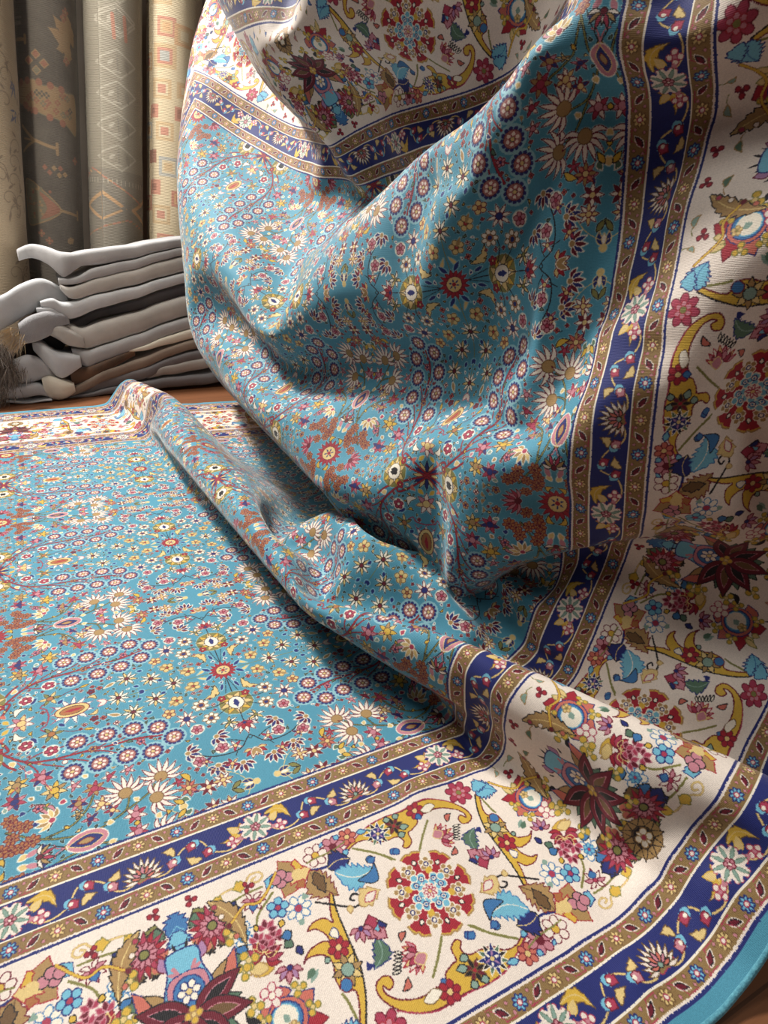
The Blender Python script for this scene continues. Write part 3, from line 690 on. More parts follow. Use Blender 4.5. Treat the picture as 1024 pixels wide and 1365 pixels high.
['leaf',[[.3913,.0752],[.4009,.0705],.0045,'blue','black'],{'bend':.12}],
['leaf',[[.3971,.08],[.4057,.0758],.0045,'green','black'],{'bend':.12}],
['leaf',[[.3486,.0934],[.3548,.0952],.0045,'navy','black'],{'bend':.12}],
['leaf',[[.4047,.043],[.3896,.0294],.0085,'navy','black'],{'bend':.1,'teeth':4}],
['leaf',[[.4029,.0492],[.3895,.0497],.0085,'blue','black'],{'bend':.1,'teeth':4}],
['leaf',[[.402,.0408],[.3861,.0384],.0085,'navy','black'],{'bend':.1,'teeth':4}],
['leaf',[[.4182,.0337],[.4265,.0198],.0085,'olive','black'],{'bend':.1,'teeth':4}],
['leaf',[[.4226,.0363],[.4272,.0237],.0085,'green','black'],{'bend':.1,'teeth':4}],
['leaf',[[.4104,.054],[.4029,.0625],.0085,'brown','black'],{'bend':.1,'teeth':4}],
['leaf',[[.4187,.0534],[.4285,.0608],.0085,'brown','black'],{'bend':.1,'teeth':4}],
['flower',[[.4238,.0515],.0105,5,'coral','tan','brown'],{}],
['daisy',[[.4142,.0419],.0205,15,['rose','red'],'maroon','pink'],{'core':.5,'wd':.0034}],
['daisy',[[.4142,.0419],.0125,10,'pink','maroon','olive'],{'core':.38,'wd':.003}],
['disc',[[.4142,.0419],.0042,'olive','black'],{}],
['leaf',[[.4669,.0591],[.4367,.0477],.0115,'sky','navy'],{'bend':.1,'teeth':5,'rib':'sky'}],
['leaf',[[.4356,.0362],[.4507,.0123],.0115,'blue','navy'],{'bend':.1,'teeth':5,'rib':'sky'}],
['leaf',[[.4441,.046],[.4397,.0341],.0115,'sky','navy'],{'bend':.1,'teeth':5,'rib':'sky'}],
['leaf',[[.4856,.0431],[.4669,.0591],.0115,'blue','navy'],{'bend':.1,'teeth':5,'rib':'sky'}],
['leaf',[[.4849,.0505],[.5009,.0398],.0115,'blue','navy'],{'bend':.1,'teeth':5,'rib':'sky'}],
['leaf',[[.4781,.0258],[.4983,.0253],.0115,'blue','navy'],{'bend':.1,'teeth':5,'rib':'sky'}],
['leaf',[[.4702,.0224],[.4705,.0139],.0115,'blue','navy'],{'bend':.1,'teeth':5,'rib':'sky'}],
['leaf',[[.3743,.149],[.3474,.1521],.0075,'red','maroon'],{'bend':.08}],
['leaf',[[.3764,.1518],[.3828,.1674],.0075,'red','maroon'],{'bend':.08}],
['leaf',[[.3832,.1509],[.4003,.142],.0075,'coral','navy'],{'bend':.08}],
['leaf',[[.3678,.1391],[.3507,.1276],.0075,'coral','navy'],{'bend':.08}],
['leaf',[[.3852,.1301],[.3925,.1193],.0075,'coral','navy'],{'bend':.08}],
['leaf',[[.3746,.1245],[.3741,.1142],.0075,'coral','navy'],{'bend':.08}],
['disc',[[.3772,.1391],.0165,'coral','navy'],{'n':20}],
['disc',[[.3777,.1387],.0132,'blue','navy'],{}],
['disc',[[.3781,.1378],.0105,'ivory','sky'],{}],
['flower',[[.3734,.1462],.0048,5,'straw','tan','olive'],{}],
['leaf',[[.3744,.1367],[.3798,.1404],.0038,'sage',None],{}],
['flower',[[.3834,.118],.0102,5,'cream','rose','ivory'],{}],
['flower',[[.3864,.1572],.0068,3,'yellow','olive','straw'],{}],
['flower',[[.3563,.1397],.0068,3,'yellow','olive','straw'],{}],
['flower',[[.362,.122],.0068,3,'yellow','olive','straw'],{}],
['flower',[[.395,.1324],.0068,3,'yellow','olive','straw'],{}],
['leaf',[[.3661,.1539],[.3598,.1632],.003,'straw','olive'],{}],
['leaf',[[.3699,.1573],[.3706,.1653],.003,'straw','olive'],{}],
['leaf',[[.3627,.153],[.3576,.1674],.003,'straw','olive'],{}],
['fan',[[.3633,.1045],.0125,1.2298,2.6,5,['pink','lilac'],'maroon','navy'],{}],
['fan',[[.2958,.1014],.0125,1.4019,2.6,5,['pink','lilac'],'maroon','navy'],{}],
['leaf',[[.3965,.1322],[.4061,.1199],.003,'black',None],{'bend':.2}],
['leaf',[[.3455,.121],[.3487,.1169],.006,'sage',None],{'teeth':3}],
['leaf',[[.3448,.1137],[.3536,.1197],.003,'green',None],{}],
['vine',[[[.1855,.0333],[.1985,.0456],[.2093,.0579]],.0022,'olive'],{}],
['vine',[[[.2061,.141],[.1943,.1534],[.1778,.1662]],.0022,'olive'],{}],
['vine',[[[.27,.0272],[.2517,.0409],[.2383,.056]],.0022,'olive'],{}],
['vine',[[[.1154,.0301],[.1137,.0476],[.1118,.0549]],.0022,'olive'],{}],
['vine',[[[-.0107,.1295],[-.0057,.1379],[.0052,.1443]],.0024,'olive'],{}],
['vine',[[[-.0239,.1287],[-.0318,.136],[-.0396,.1419]],.0024,'olive'],{}],
['vine',[[[.0647,.136],[.0701,.1469],[.0863,.1606]],.0022,'olive'],{}],
['vine',[[[.0793,.1703],[.0577,.1693],[.0387,.1653]],.002,'olive'],{}],
['shape',[[[.2877,.0296],[.2783,.0256],[.2668,.0201],[.2542,.0142],[.2391,.01],[.2218,.0087],[.2061,.0112],[.1914,.0109],[.1742,.0116],[.1594,.0171],[.147,.0262],[.1391,.0384],[.1388,.0482],[.1456,.0525],[.1524,.0506],[.1531,.044],[.1478,.0414],[.1444,.0462],[.1438,.0407],[.1489,.0338],[.1599,.0275],[.1715,.0246],[.1837,.0254],[.1929,.0237],[.1964,.0308],[.2055,.0348],[.2108,.0362],[.2117,.0458],[.2185,.0502],[.223,.0475],[.2189,.0413],[.2237,.0346],[.2344,.0341],[.2458,.0317],[.2537,.0245],[.2657,.0235],[.2785,.0289]],'yellow','maroon',.0012],{}],
['vine',[[[.2858,.0282],[.2665,.0196],[.2388,.0092],[.2057,.0104],[.1737,.0109],[.1463,.0252]],.0011,'rose'],{}],
['flower',[[.1923,.0176],.0098,6,'red','maroon','straw'],{}],
['shape',[[[.1866,.0202],[.1754,.0163],[.1694,.0211],[.1762,.025],[.1823,.0254]],'ivory','brown',.0008],{}],
['daisy',[[.2205,.0223],.0105,8,['black','maroon'],'brown','red'],{'core':.2,'wd':.0026}],
['daisy',[[.2402,.0231],.0145,11,['black','green','navy'],'ivory','navy'],{'core':.5,'wd':.0026}],
['daisy',[[.2395,.0234],.008,6,['ivory','lilac'],'navy','straw'],{'core':.3,'wd':.002}],
['leaf',[[.2278,.0122],[.2201,.0135],.0035,'sage','black'],{}],
['leaf',[[.216,.0269],[.2061,.0293],.0035,'sage','black'],{}],
['leaf',[[.2174,.0138],[.2097,.0127],.0035,'sage','black'],{}],
['leaf',[[.2216,.0348],[.213,.0343],.0035,'sage','black'],{}],
['flower',[[.2701,.013],.0098,6,'coral','maroon','straw'],{'halo':None}],
['flower',[[.2875,.0171],.0125,6,'pink','maroon','maroon'],{'halo':None}],
['flower',[[.3069,.0183],.0125,6,'cream','maroon','yellow'],{'halo':None}],
['leaf',[[.2594,.0127],[.2483,.0148],.003,'sky','navy'],{}],
['leaf',[[.2785,.0111],[.2829,.0062],.003,'sky','navy'],{}],
['leaf',[[.2966,.0114],[.2993,.0087],.003,'sky','navy'],{}],
['leaf',[[.2814,.0298],[.2746,.0259],.003,'sky','navy'],{}],
['vine',[[[.3172,.0226],[.3081,.0214],[.2889,.0206],[.2743,.0166]],.0016,'olive'],{}],
['vine',[[[.3167,.0308],[.3045,.0339],[.2892,.033]],.0026,'navy'],{}],
['leaf',[[.3003,.0359],[.2766,.0362],.012,'navy','black'],{'bend':.15,'teeth':5,'rib':'straw'}],
['leaf',[[.296,.0432],[.2581,.0549],.0135,'sky','blue'],{'bend':-.18,'teeth':7,'rib':'ivory'}],
['leaf',[[.2789,.0604],[.2572,.0494],.006,'blue','black'],{'bend':-.35}],
['disc',[[.2594,.045],.004,'blue','black'],{}],
['leaf',[[.3181,.0315],[.3016,.0648],.0135,'tan','maroon'],{'bend':-.12,'teeth':6,'rib':'brown'}],
['leaf',[[.3145,.0345],[.3117,.0576],.006,'brown','black'],{'teeth':3}],
['shape',[[[.1183,.026],[.1151,.0275],[.1214,.044],[.1219,.0534],[.1133,.0568],[.111,.068],[.1136,.0807],[.1085,.0899],[.097,.0929],[.0911,.0902],[.0997,.0982],[.1119,.1001],[.1178,.0979],[.1164,.1057],[.1102,.1128],[.1034,.1138],[.1106,.1188],[.1211,.1182],[.1267,.1112],[.1276,.1179],[.1305,.1277],[.1346,.1375],[.1366,.134],[.1342,.1207],[.1337,.1032],[.1339,.0816],[.1331,.0639],[.1278,.0443]],'yellow','maroon',.0012],{}],
['vine',[[[.1194,.0268],[.1278,.0443],[.1331,.0639],[.1339,.0816],[.1337,.1032],[.1342,.1207],[.1366,.134]],.0015,'black'],{}],
['flower',[[.1231,.0896],.0098,6,'red','maroon','straw'],{}],
['daisy',[[.1231,.0701],.014,8,['tan','straw'],'black','sage'],{'core':.4,'wd':.004}],
['disc',[[.1173,.0598],.0052,'blue','maroon'],{}],
['leaf',[[.1113,.0817],[.1094,.0871],.0028,'sage','black'],{}],
['shape',[[[.126,.0969],[.12,.1026],[.1251,.1073],[.1278,.1032]],'ivory','navy',.0008],{}],
['leaf',[[.1175,.0264],[.0932,.0327],.012,'sky','navy'],{'bend':.2,'teeth':6,'rib':'blue'}],
['leaf',[[.1181,.0203],[.0988,.0203],.008,'sky','navy'],{'bend':.2,'teeth':4}],
['flower',[[.1343,.0162],.0155,7,'rose','maroon','straw'],{'core':.3}],
['flower',[[.1343,.0162],.0085,6,'pink','red','olive'],{'core':.4}],
['leaf',[[.1572,.0823],[.1434,.0607],.0085,'green','navy'],{'bend':.22,'teeth':5,'rib':'sage'}],
['leaf',[[.145,.063],[.1404,.0691],.003,'navy',None],{'bend':.4}],
['leaf',[[.1578,.0905],[.1703,.0888],.0058,'navy','black'],{'teeth':2}],
['leaf',[[.1578,.0905],[.1462,.0945],.0058,'navy','black'],{'teeth':2}],
['leaf',[[.1578,.0905],[.1493,.0846],.0058,'pink','maroon'],{'teeth':2}],
['leaf',[[.1578,.0905],[.1653,.0785],.0058,'pink','maroon'],{'teeth':2}],
['leaf',[[.1578,.0905],[.1632,.0921],.0058,'sky','maroon'],{'teeth':2}],
['leaf',[[.1578,.0905],[.1587,.1038],.0058,'rose','maroon'],{'teeth':2}],
['fan',[[.1826,.0545],.0165,-3.1016,2.6,8,['pink','straw','cream'],'red',None],{'wd':.003}],
['fan',[[.1826,.0545],.012,-3.1016,2,4,['rose','pink'],'maroon','cream'],{}],
['leaf',[[.1833,.0556],[.1838,.0449],.006,'pink','straw'],{}],
['leaf',[[.1663,.0423],[.1574,.0354],.003,'coral','black'],{'bend':.2}],
['leaf',[[.1822,.0763],[.1747,.0698],.0028,'coral','black'],{'bend':-.2}],
['leaf',[[.1637,.0497],[.1553,.0505],.0012,'ivory','black'],{}],
['leaf',[[.1652,.0521],[.1573,.0536],.0012,'ivory','black'],{}],
['leaf',[[.1667,.0544],[.1593,.0566],.0012,'ivory','black'],{}],
['leaf',[[.1682,.0567],[.1613,.0596],.0012,'ivory','black'],{}],
['leaf',[[.1697,.059],[.1633,.0626],.0012,'ivory','black'],{}],
['leaf',[[.1711,.0613],[.1652,.0655],.0012,'ivory','black'],{}],
['vine',[[[.1196,.135],[.1309,.1275],[.1413,.1206],[.1508,.1155],[.1583,.1173],[.1591,.1236],[.1539,.1271],[.1495,.124],[.1524,.1214]],.0019,'black'],{}],
['leaf',[[.1557,.1145],[.1788,.1204],.0095,'straw','tan'],{'bend':.12,'teeth':3}],
['leaf',[[.1616,.1157],[.175,.1209],.004,'cream','rose'],{}],
['leaf',[[.1469,.1187],[.1446,.1118],.003,'straw','tan'],{}],
['leaf',[[.2382,.0486],[.2293,.046],.0036,'blue','navy'],{}],
['leaf',[[.215,.1489],[.2069,.1474],.0036,'blue','navy'],{}],
['leaf',[[.2541,.1722],[.2469,.171],.0036,'blue','navy'],{}],
['leaf',[[.2624,.0475],[.2539,.0449],.0036,'blue','navy'],{}],
['leaf',[[.1091,.1678],[.1155,.1524],.0085,'orange','red'],{'teeth':2}],
['leaf',[[.1091,.1678],[.0948,.1511],.0085,'tan','red'],{'teeth':2}],
['leaf',[[.1091,.1678],[.1269,.1678],.0085,'straw','red'],{'teeth':2}],
['leaf',[[.1091,.1678],[.1166,.1834],.0085,'yellow','red'],{'teeth':2}],
['leaf',[[.1091,.1678],[.1,.1886],.0085,'tan','red'],{'teeth':2}],
['leaf',[[.1091,.1678],[.1131,.1618],.0085,'straw','red'],{'teeth':2}],
['leaf',[[.0922,.168],[.0826,.1748],.0075,'sky','navy'],{'teeth':2}],
['disc',[[.0964,.166],.0052,'pink','black',.0009],{}],
['disc',[[.1052,.1687],.0052,'pink','black',.0009],{}],
['disc',[[.099,.1738],.0052,'pink','black',.0009],{}],
['disc',[[.0925,.1709],.0052,'pink','black',.0009],{}],
['disc',[[.1136,.1675],.006,'straw',None],{}],
['vine',[[[.035,.1756],[.0432,.1794],[.0547,.1802],[.0668,.1805],[.073,.1863],[.0808,.1853],[.0826,.1798],[.0769,.1767],[.0728,.1801],[.0763,.1822]],.0015,'straw','tan'],{'ow':.0003}],
['leaf',[[.0337,.1757],[.0435,.1707],.006,'yellow','olive'],{'teeth':2}],
['leaf',[[.0661,.1798],[.0533,.1789],.006,'yellow','olive'],{'teeth':2}],
['flower',[[.1033,.1367],.0125,7,'ivory','blue','rose'],{'core':.3}],
['flower',[[.0864,.1449],.0102,5,'sky','navy','rose'],{'core':.28}],
['flower',[[.0513,.135],.0118,6,'ivory','blue','yellow'],{'core':.3}],
['flower',[[.0513,.135],.006,6,'sky','blue','rose'],{}],
['leaf',[[.1156,.1429],[.1123,.1488],.003,'sage',None],{'bend':.4}],
['leaf',[[.0991,.1224],[.1051,.1251],.0028,'sage',None],{}],
['fan',[[.0684,.1609],.012,-1.8801,4.6,7,['cream','pink'],'maroon','rose'],{'wd':.0028}],
['leaf',[[.0678,.159],[.0666,.1513],.0042,'blue','navy'],{}],
['leaf',[[.0596,.0954],[.06,.1063],.0115,'yellow','tan'],{'teeth':2}],
['leaf',[[.0551,.0978],[.0576,.1081],.008,'straw','tan'],{}],
['fan',[[.0628,.1094],.0175,1.0768,3.4,9,['red','rose'],'maroon',None],{'wd':.0042}],
['fan',[[.064,.1123],.0125,1.0768,2.6,6,['maroon','red'],'straw',None],{'wd':.0034}],
['fan',[[.076,.1212],.0095,1.0768,2.6,4,['maroon','rose'],'pink',None],{'wd':.0032}],
['fan',[[.0721,.1312],.0095,1.0768,2.6,4,['maroon','rose'],'pink',None],{'wd':.0032}],
['fan',[[.0684,.1157],.0095,1.0768,2.6,4,['maroon','rose'],'pink',None],{'wd':.0032}],
['fan',[[.0615,.1242],.0095,1.0768,2.6,4,['maroon','rose'],'pink',None],{'wd':.0032}],
['leaf',[[.0869,.133],[.0827,.1271],.0028,'yellow','black'],{}],
['leaf',[[.0643,.1329],[.0627,.1395],.0028,'yellow','black'],{}],
['leaf',[[.0879,.114],[.0806,.1093],.0045,'green','black'],{'bend':.12}],
['leaf',[[.0904,.1198],[.0805,.1189],.0045,'blue','black'],{'bend':.12}],
['leaf',[[.0517,.1218],[.0421,.1265],.0045,'blue','black'],{'bend':.12}],
['leaf',[[.0459,.117],[.0373,.1212],.0045,'green','black'],{'bend':.12}],
['leaf',[[.0944,.1036],[.0882,.1018],.0045,'navy','black'],{'bend':.12}],
['leaf',[[.0383,.154],[.0534,.1676],.0085,'navy','black'],{'bend':.1,'teeth':4}],
['leaf',[[.0401,.1478],[.0535,.1473],.0085,'blue','black'],{'bend':.1,'teeth':4}],
['leaf',[[.041,.1562],[.0569,.1586],.0085,'navy','black'],{'bend':.1,'teeth':4}],
['leaf',[[.0248,.1633],[.0165,.1772],.0085,'olive','black'],{'bend':.1,'teeth':4}],
['leaf',[[.0204,.1607],[.0158,.1733],.0085,'green','black'],{'bend':.1,'teeth':4}],
['leaf',[[.0326,.143],[.0401,.1345],.0085,'brown','black'],{'bend':.1,'teeth':4}],
['leaf',[[.0243,.1436],[.0145,.1362],.0085,'brown','black'],{'bend':.1,'teeth':4}],
['flower',[[.0192,.1455],.0105,5,'coral','tan','brown'],{}],
['daisy',[[.0288,.1551],.0205,15,['rose','red'],'maroon','pink'],{'core':.5,'wd':.0034}],
['daisy',[[.0288,.1551],.0125,10,'pink','maroon','olive'],{'core':.38,'wd':.003}],
['disc',[[.0288,.1551],.0042,'olive','black'],{}],
['leaf',[[-.0239,.1379],[.0063,.1493],.0115,'sky','navy'],{'bend':.1,'teeth':5,'rib':'sky'}],
['leaf',[[.0074,.1608],[-.0077,.1847],.0115,'blue','navy'],{'bend':.1,'teeth':5,'rib':'sky'}],
['leaf',[[-.0011,.151],[.0033,.1629],.0115,'sky','navy'],{'bend':.1,'teeth':5,'rib':'sky'}],
['leaf',[[-.0426,.1539],[-.0239,.1379],.0115,'blue','navy'],{'bend':.1,'teeth':5,'rib':'sky'}],
['leaf',[[-.0419,.1465],[-.0579,.1572],.0115,'blue','navy'],{'bend':.1,'teeth':5,'rib':'sky'}],
['leaf',[[-.0351,.1712],[-.0553,.1717],.0115,'blue','navy'],{'bend':.1,'teeth':5,'rib':'sky'}],
['leaf',[[-.0272,.1746],[-.0275,.1831],.0115,'blue','navy'],{'bend':.1,'teeth':5,'rib':'sky'}],
['leaf',[[.0687,.048],[.0956,.0449],.0075,'red','maroon'],{'bend':.08}],
['leaf',[[.0666,.0452],[.0602,.0296],.0075,'red','maroon'],{'bend':.08}],
['leaf',[[.0598,.0461],[.0427,.055],.0075,'coral','navy'],{'bend':.08}],
['leaf',[[.0752,.0579],[.0923,.0694],.0075,'coral','navy'],{'bend':.08}],
['leaf',[[.0578,.0669],[.0505,.0777],.0075,'coral','navy'],{'bend':.08}],
['leaf',[[.0684,.0725],[.0689,.0828],.0075,'coral','navy'],{'bend':.08}],
['disc',[[.0658,.0579],.0165,'coral','navy'],{'n':20}],
['disc',[[.0653,.0583],.0132,'blue','navy'],{}],
['disc',[[.0649,.0592],.0105,'ivory','sky'],{}],
['flower',[[.0696,.0508],.0048,5,'straw','tan','olive'],{}],
['leaf',[[.0686,.0603],[.0632,.0566],.0038,'sage',None],{}],
['flower',[[.0596,.079],.0102,5,'cream','rose','ivory'],{}],
['flower',[[.0566,.0398],.0068,3,'yellow','olive','straw'],{}],
['flower',[[.0867,.0573],.0068,3,'yellow','olive','straw'],{}],
['flower',[[.081,.075],.0068,3,'yellow','olive','straw'],{}],
['flower',[[.048,.0646],.0068,3,'yellow','olive','straw'],{}],
['leaf',[[.0769,.0431],[.0832,.0338],.003,'straw','olive'],{}],
['leaf',[[.0731,.0397],[.0724,.0317],.003,'straw','olive'],{}],
['leaf',[[.0803,.044],[.0854,.0296],.003,'straw','olive'],{}],
['fan',[[.0797,.0925],.0125,-1.9118,2.6,5,['pink','lilac'],'maroon','navy'],{}],
['fan',[[.1472,.0956],.0125,-1.7397,2.6,5,['pink','lilac'],'maroon','navy'],{}],
['leaf',[[.0465,.0648],[.0369,.0771],.003,'black',None],{'bend':.2}],
['leaf',[[.0975,.076],[.0943,.0801],.006,'sage',None],{'teeth':3}],
['leaf',[[.0982,.0833],[.0894,.0773],.003,'green',None],{}],
['flower',[[-.045,.1064],.008,3,'yellow','olive','straw'],{'rot':-3.4308}],
['leaf',[[-.0096,.0959],[-.038,.0922],.007,'green','black'],{}],
['flower',[[-.0445,.0777],.008,3,'yellow','olive','straw'],{'rot':-2.8108}],
['leaf',[[-.0095,.0898],[-.0305,.0703],.007,'green','black'],{}],
['flower',[[-.0273,.0547],.008,3,'yellow','olive','straw'],{'rot':-2.1908}],
['leaf',[[-.0058,.0849],[-.0116,.0568],.007,'green','black'],{}],
['flower',[[0,.046],.008,3,'yellow','olive','straw'],{'rot':-1.5708}],
['leaf',[[0,.083],[.0116,.0568],.007,'green','black'],{}],
['flower',[[.0273,.0547],.008,3,'yellow','olive','straw'],{'rot':-.9508}],
['leaf',[[.0058,.0849],[.0305,.0703],.007,'green','black'],{}],
['flower',[[.0445,.0777],.008,3,'yellow','olive','straw'],{'rot':-.3308}],
['leaf',[[.0095,.0898],[.038,.0922],.007,'green','black'],{}],
['flower',[[.045,.1064],.008,3,'yellow','olive','straw'],{'rot':.2892}],
['leaf',[[.0096,.0959],[.0314,.1144],.007,'green','black'],{}],
['leaf',[[-.012,.097],[-.042,.129],.0085,'coral','navy'],{'bend':.1}],
['leaf',[[-.015,.105],[-.034,.123],.0042,'tan','black'],{}],
['flower',[[-.042,.139],.009,3,'yellow','olive','straw'],{}],
['flower',[[-.05,.113],.009,3,'yellow','olive','straw'],{}],
['leaf',[[-.003,.143],[-.007,.155],.0012,'black',None],{}],
['leaf',[[-.009,.139],[-.013,.149],.0012,'black',None],{}],
['leaf',[[-.015,.135],[-.019,.143],.0012,'black',None],{}],
['leaf',[[-.021,.131],[-.025,.137],.0012,'black',None],{}],
['leaf',[[-.014,.133],[-.018,.147],.005,'lilac','maroon'],{}],
['leaf',[[.012,.097],[.042,.129],.0085,'coral','navy'],{'bend':-.1}],
['leaf',[[.015,.105],[.034,.123],.0042,'tan','black'],{}],
['flower',[[.042,.139],.009,3,'yellow','olive','straw'],{}],
['flower',[[.05,.113],.009,3,'yellow','olive','straw'],{}],
['leaf',[[.003,.143],[.007,.155],.0012,'black',None],{}],
['leaf',[[.009,.139],[.013,.149],.0012,'black',None],{}],
['leaf',[[.015,.135],[.019,.143],.0012,'black',None],{}],
['leaf',[[.021,.131],[.025,.137],.0012,'black',None],{}],
['leaf',[[.014,.133],[.018,.147],.005,'lilac','maroon'],{}],
['shape',[[[-.011,.095],[-.019,.111],[-.014,.129],[-.012,.145],[.012,.145],[.014,.129],[.019,.111],[.011,.095]],'sky','navy',.0012],{}],
['vine',[[[-.012,.129],[-.006,.127],[-.009,.133]],.003,'pink'],{}],
['vine',[[[.012,.129],[.006,.127],[.009,.133]],.003,'pink'],{}],
['shape',[[[-.012,.095],[-.017,.109],[-.012,.125],[.012,.125],[.017,.109],[.012,.095]],'pink','navy',.0009],{}],
['disc',[[0,.111],.0125,'blue','navy'],{}],
['flower',[[0,.111],.0095,6,'ivory','navy','straw'],{'core':.3}],
['leaf',[[0,.093],[-.0422,.1113],.0098,'maroon','black'],{}],
['leaf',[[-.0083,.0966],[-.0329,.1073],.0042,'black','pink'],{'w':.0006}],
['leaf',[[0,.093],[.0422,.1113],.0098,'maroon','black'],{}],
['leaf',[[.0083,.0966],[.0329,.1073],.0042,'black','pink'],{'w':.0006}],
['leaf',[[0,.093],[-.0446,.0816],.0098,'maroon','black'],{}],
['leaf',[[-.0087,.0908],[-.0348,.0841],.0042,'brown','pink'],{'w':.0006}],
['leaf',[[0,.093],[.0446,.0816],.0098,'maroon','black'],{}],
['leaf',[[.0087,.0908],[.0348,.0841],.0042,'brown','pink'],{'w':.0006}],
['leaf',[[0,.093],[-.027,.0582],.0098,'maroon','black'],{}],
['leaf',[[-.0055,.0859],[-.021,.0659],.0042,'black','pink'],{'w':.0006}],
['leaf',[[0,.093],[.027,.0582],.0098,'maroon','black'],{}],
['leaf',[[.0055,.0859],[.021,.0659],.0042,'black','pink'],{'w':.0006}],
['leaf',[[0,.093],[0,.049],.0098,'maroon','black'],{}],
['leaf',[[0,.084],[0,.0587],.0042,'brown','pink'],{'w':.0006}],
['flower',[[0,.093],.0068,4,'yellow','tan','straw'],{}],
['leaf',[[-.03,.178],[-.052,.125],.009,'tan','black'],{'bend':-.12,'teeth':8,'rib':'straw'}],
['disc',[[-.034,.17],.0026,'rose','brown'],{}],
['disc',[[-.038,.159],.0026,'cream','brown'],{}],
['disc',[[-.042,.148],.0026,'maroon','brown'],{}],
['disc',[[-.046,.137],.0026,'coral','brown'],{}],
['flower',[[-.016,.186],.0062,3,'red','maroon','maroon'],{}],
['flower',[[-.068,.176],.0062,3,'red','maroon','maroon'],{}],
['vine',[[[-.045,.15],[-.06,.16],[-.075,.158],[-.095,.178]],.0022,'yellow','maroon'],{'ow':.0004}],
['leaf',[[.03,.178],[.052,.125],.009,'tan','black'],{'bend':.12,'teeth':8,'rib':'straw'}],
['disc',[[.034,.17],.0026,'rose','brown'],{}],
['disc',[[.038,.159],.0026,'cream','brown'],{}],
['disc',[[.042,.148],.0026,'maroon','brown'],{}],
['disc',[[.046,.137],.0026,'coral','brown'],{}],
['flower',[[.016,.186],.0062,3,'red','maroon','maroon'],{}],
['flower',[[.068,.176],.0062,3,'red','maroon','maroon'],{}],
['vine',[[[.045,.15],[.06,.16],[.075,.158],[.095,.178]],.0022,'yellow','maroon'],{'ow':.0004}],
['disc',[[0,.028],.0195,'tan','brown'],{'n':20}],
['daisy',[[0,.028],.022,10,'tan','black','brown'],{'core':.5,'wd':.0042}],
['disc',[[0,.028],.0098,'black',None],{}],
['flower',[[0,.027],.0095,5,'ivory','tan','rose'],{}],
['flower',[[.398,.1064],.008,3,'yellow','olive','straw'],{'rot':-3.4308}],
['leaf',[[.4334,.0959],[.405,.0922],.007,'green','black'],{}],
['flower',[[.3985,.0777],.008,3,'yellow','olive','straw'],{'rot':-2.8108}],
['leaf',[[.4335,.0898],[.4125,.0703],.007,'green','black'],{}],
['flower',[[.4157,.0547],.008,3,'yellow','olive','straw'],{'rot':-2.1908}],
['leaf',[[.4372,.0849],[.4314,.0568],.007,'green','black'],{}],
['flower',[[.443,.046],.008,3,'yellow','olive','straw'],{'rot':-1.5708}],
['leaf',[[.443,.083],[.4546,.0568],.007,'green','black'],{}],
['flower',[[.4703,.0547],.008,3,'yellow','olive','straw'],{'rot':-.9508}],
['leaf',[[.4488,.0849],[.4735,.0703],.007,'green','black'],{}],
['flower',[[.4875,.0777],.008,3,'yellow','olive','straw'],{'rot':-.3308}],
['leaf',[[.4525,.0898],[.481,.0922],.007,'green','black'],{}],
['flower',[[.488,.1064],.008,3,'yellow','olive','straw'],{'rot':.2892}],
['leaf',[[.4526,.0959],[.4744,.1144],.007,'green','black'],{}],
['leaf',[[.431,.097],[.401,.129],.0085,'coral','navy'],{'bend':.1}],
['leaf',[[.428,.105],[.409,.123],.0042,'tan','black'],{}],
['flower',[[.401,.139],.009,3,'yellow','olive','straw'],{}],
['flower',[[.393,.113],.009,3,'yellow','olive','straw'],{}],
['leaf',[[.44,.143],[.436,.155],.0012,'black',None],{}],
['leaf',[[.434,.139],[.43,.149],.0012,'black',None],{}],
['leaf',[[.428,.135],[.424,.143],.0012,'black',None],{}],
['leaf',[[.422,.131],[.418,.137],.0012,'black',None],{}],
['leaf',[[.429,.133],[.425,.147],.005,'lilac','maroon'],{}],
['leaf',[[.455,.097],[.485,.129],.0085,'coral','navy'],{'bend':-.1}],
['leaf',[[.458,.105],[.477,.123],.0042,'tan','black'],{}],
['flower',[[.485,.139],.009,3,'yellow','olive','straw'],{}],
['flower',[[.493,.113],.009,3,'yellow','olive','straw'],{}],
['leaf',[[.446,.143],[.45,.155],.0012,'black',None],{}],
['leaf',[[.452,.139],[.456,.149],.0012,'black',None],{}],
['leaf',[[.458,.135],[.462,.143],.0012,'black',None],{}],
['leaf',[[.464,.131],[.468,.137],.0012,'black',None],{}],
['leaf',[[.457,.133],[.461,.147],.005,'lilac','maroon'],{}],
['shape',[[[.432,.095],[.424,.111],[.429,.129],[.431,.145],[.455,.145],[.457,.129],[.462,.111],[.454,.095]],'sky','navy',.0012],{}],
['vine',[[[.431,.129],[.437,.127],[.434,.133]],.003,'pink'],{}],
['vine',[[[.455,.129],[.449,.127],[.452,.133]],.003,'pink'],{}],
['shape',[[[.431,.095],[.426,.109],[.431,.125],[.455,.125],[.46,.109],[.455,.095]],'pink','navy',.0009],{}],
['disc',[[.443,.111],.0125,'blue','navy'],{}],
['flower',[[.443,.111],.0095,6,'ivory','navy','straw'],{'core':.3}],
['leaf',[[.443,.093],[.4008,.1113],.0098,'maroon','black'],{}],
['leaf',[[.4347,.0966],[.4101,.1073],.0042,'black','pink'],{'w':.0006}],
['leaf',[[.443,.093],[.4852,.1113],.0098,'maroon','black'],{}],
['leaf',[[.4513,.0966],[.4759,.1073],.0042,'black','pink'],{'w':.0006}],
['leaf',[[.443,.093],[.3984,.0816],.0098,'maroon','black'],{}],
['leaf',[[.4343,.0908],[.4082,.0841],.0042,'brown','pink'],{'w':.0006}],
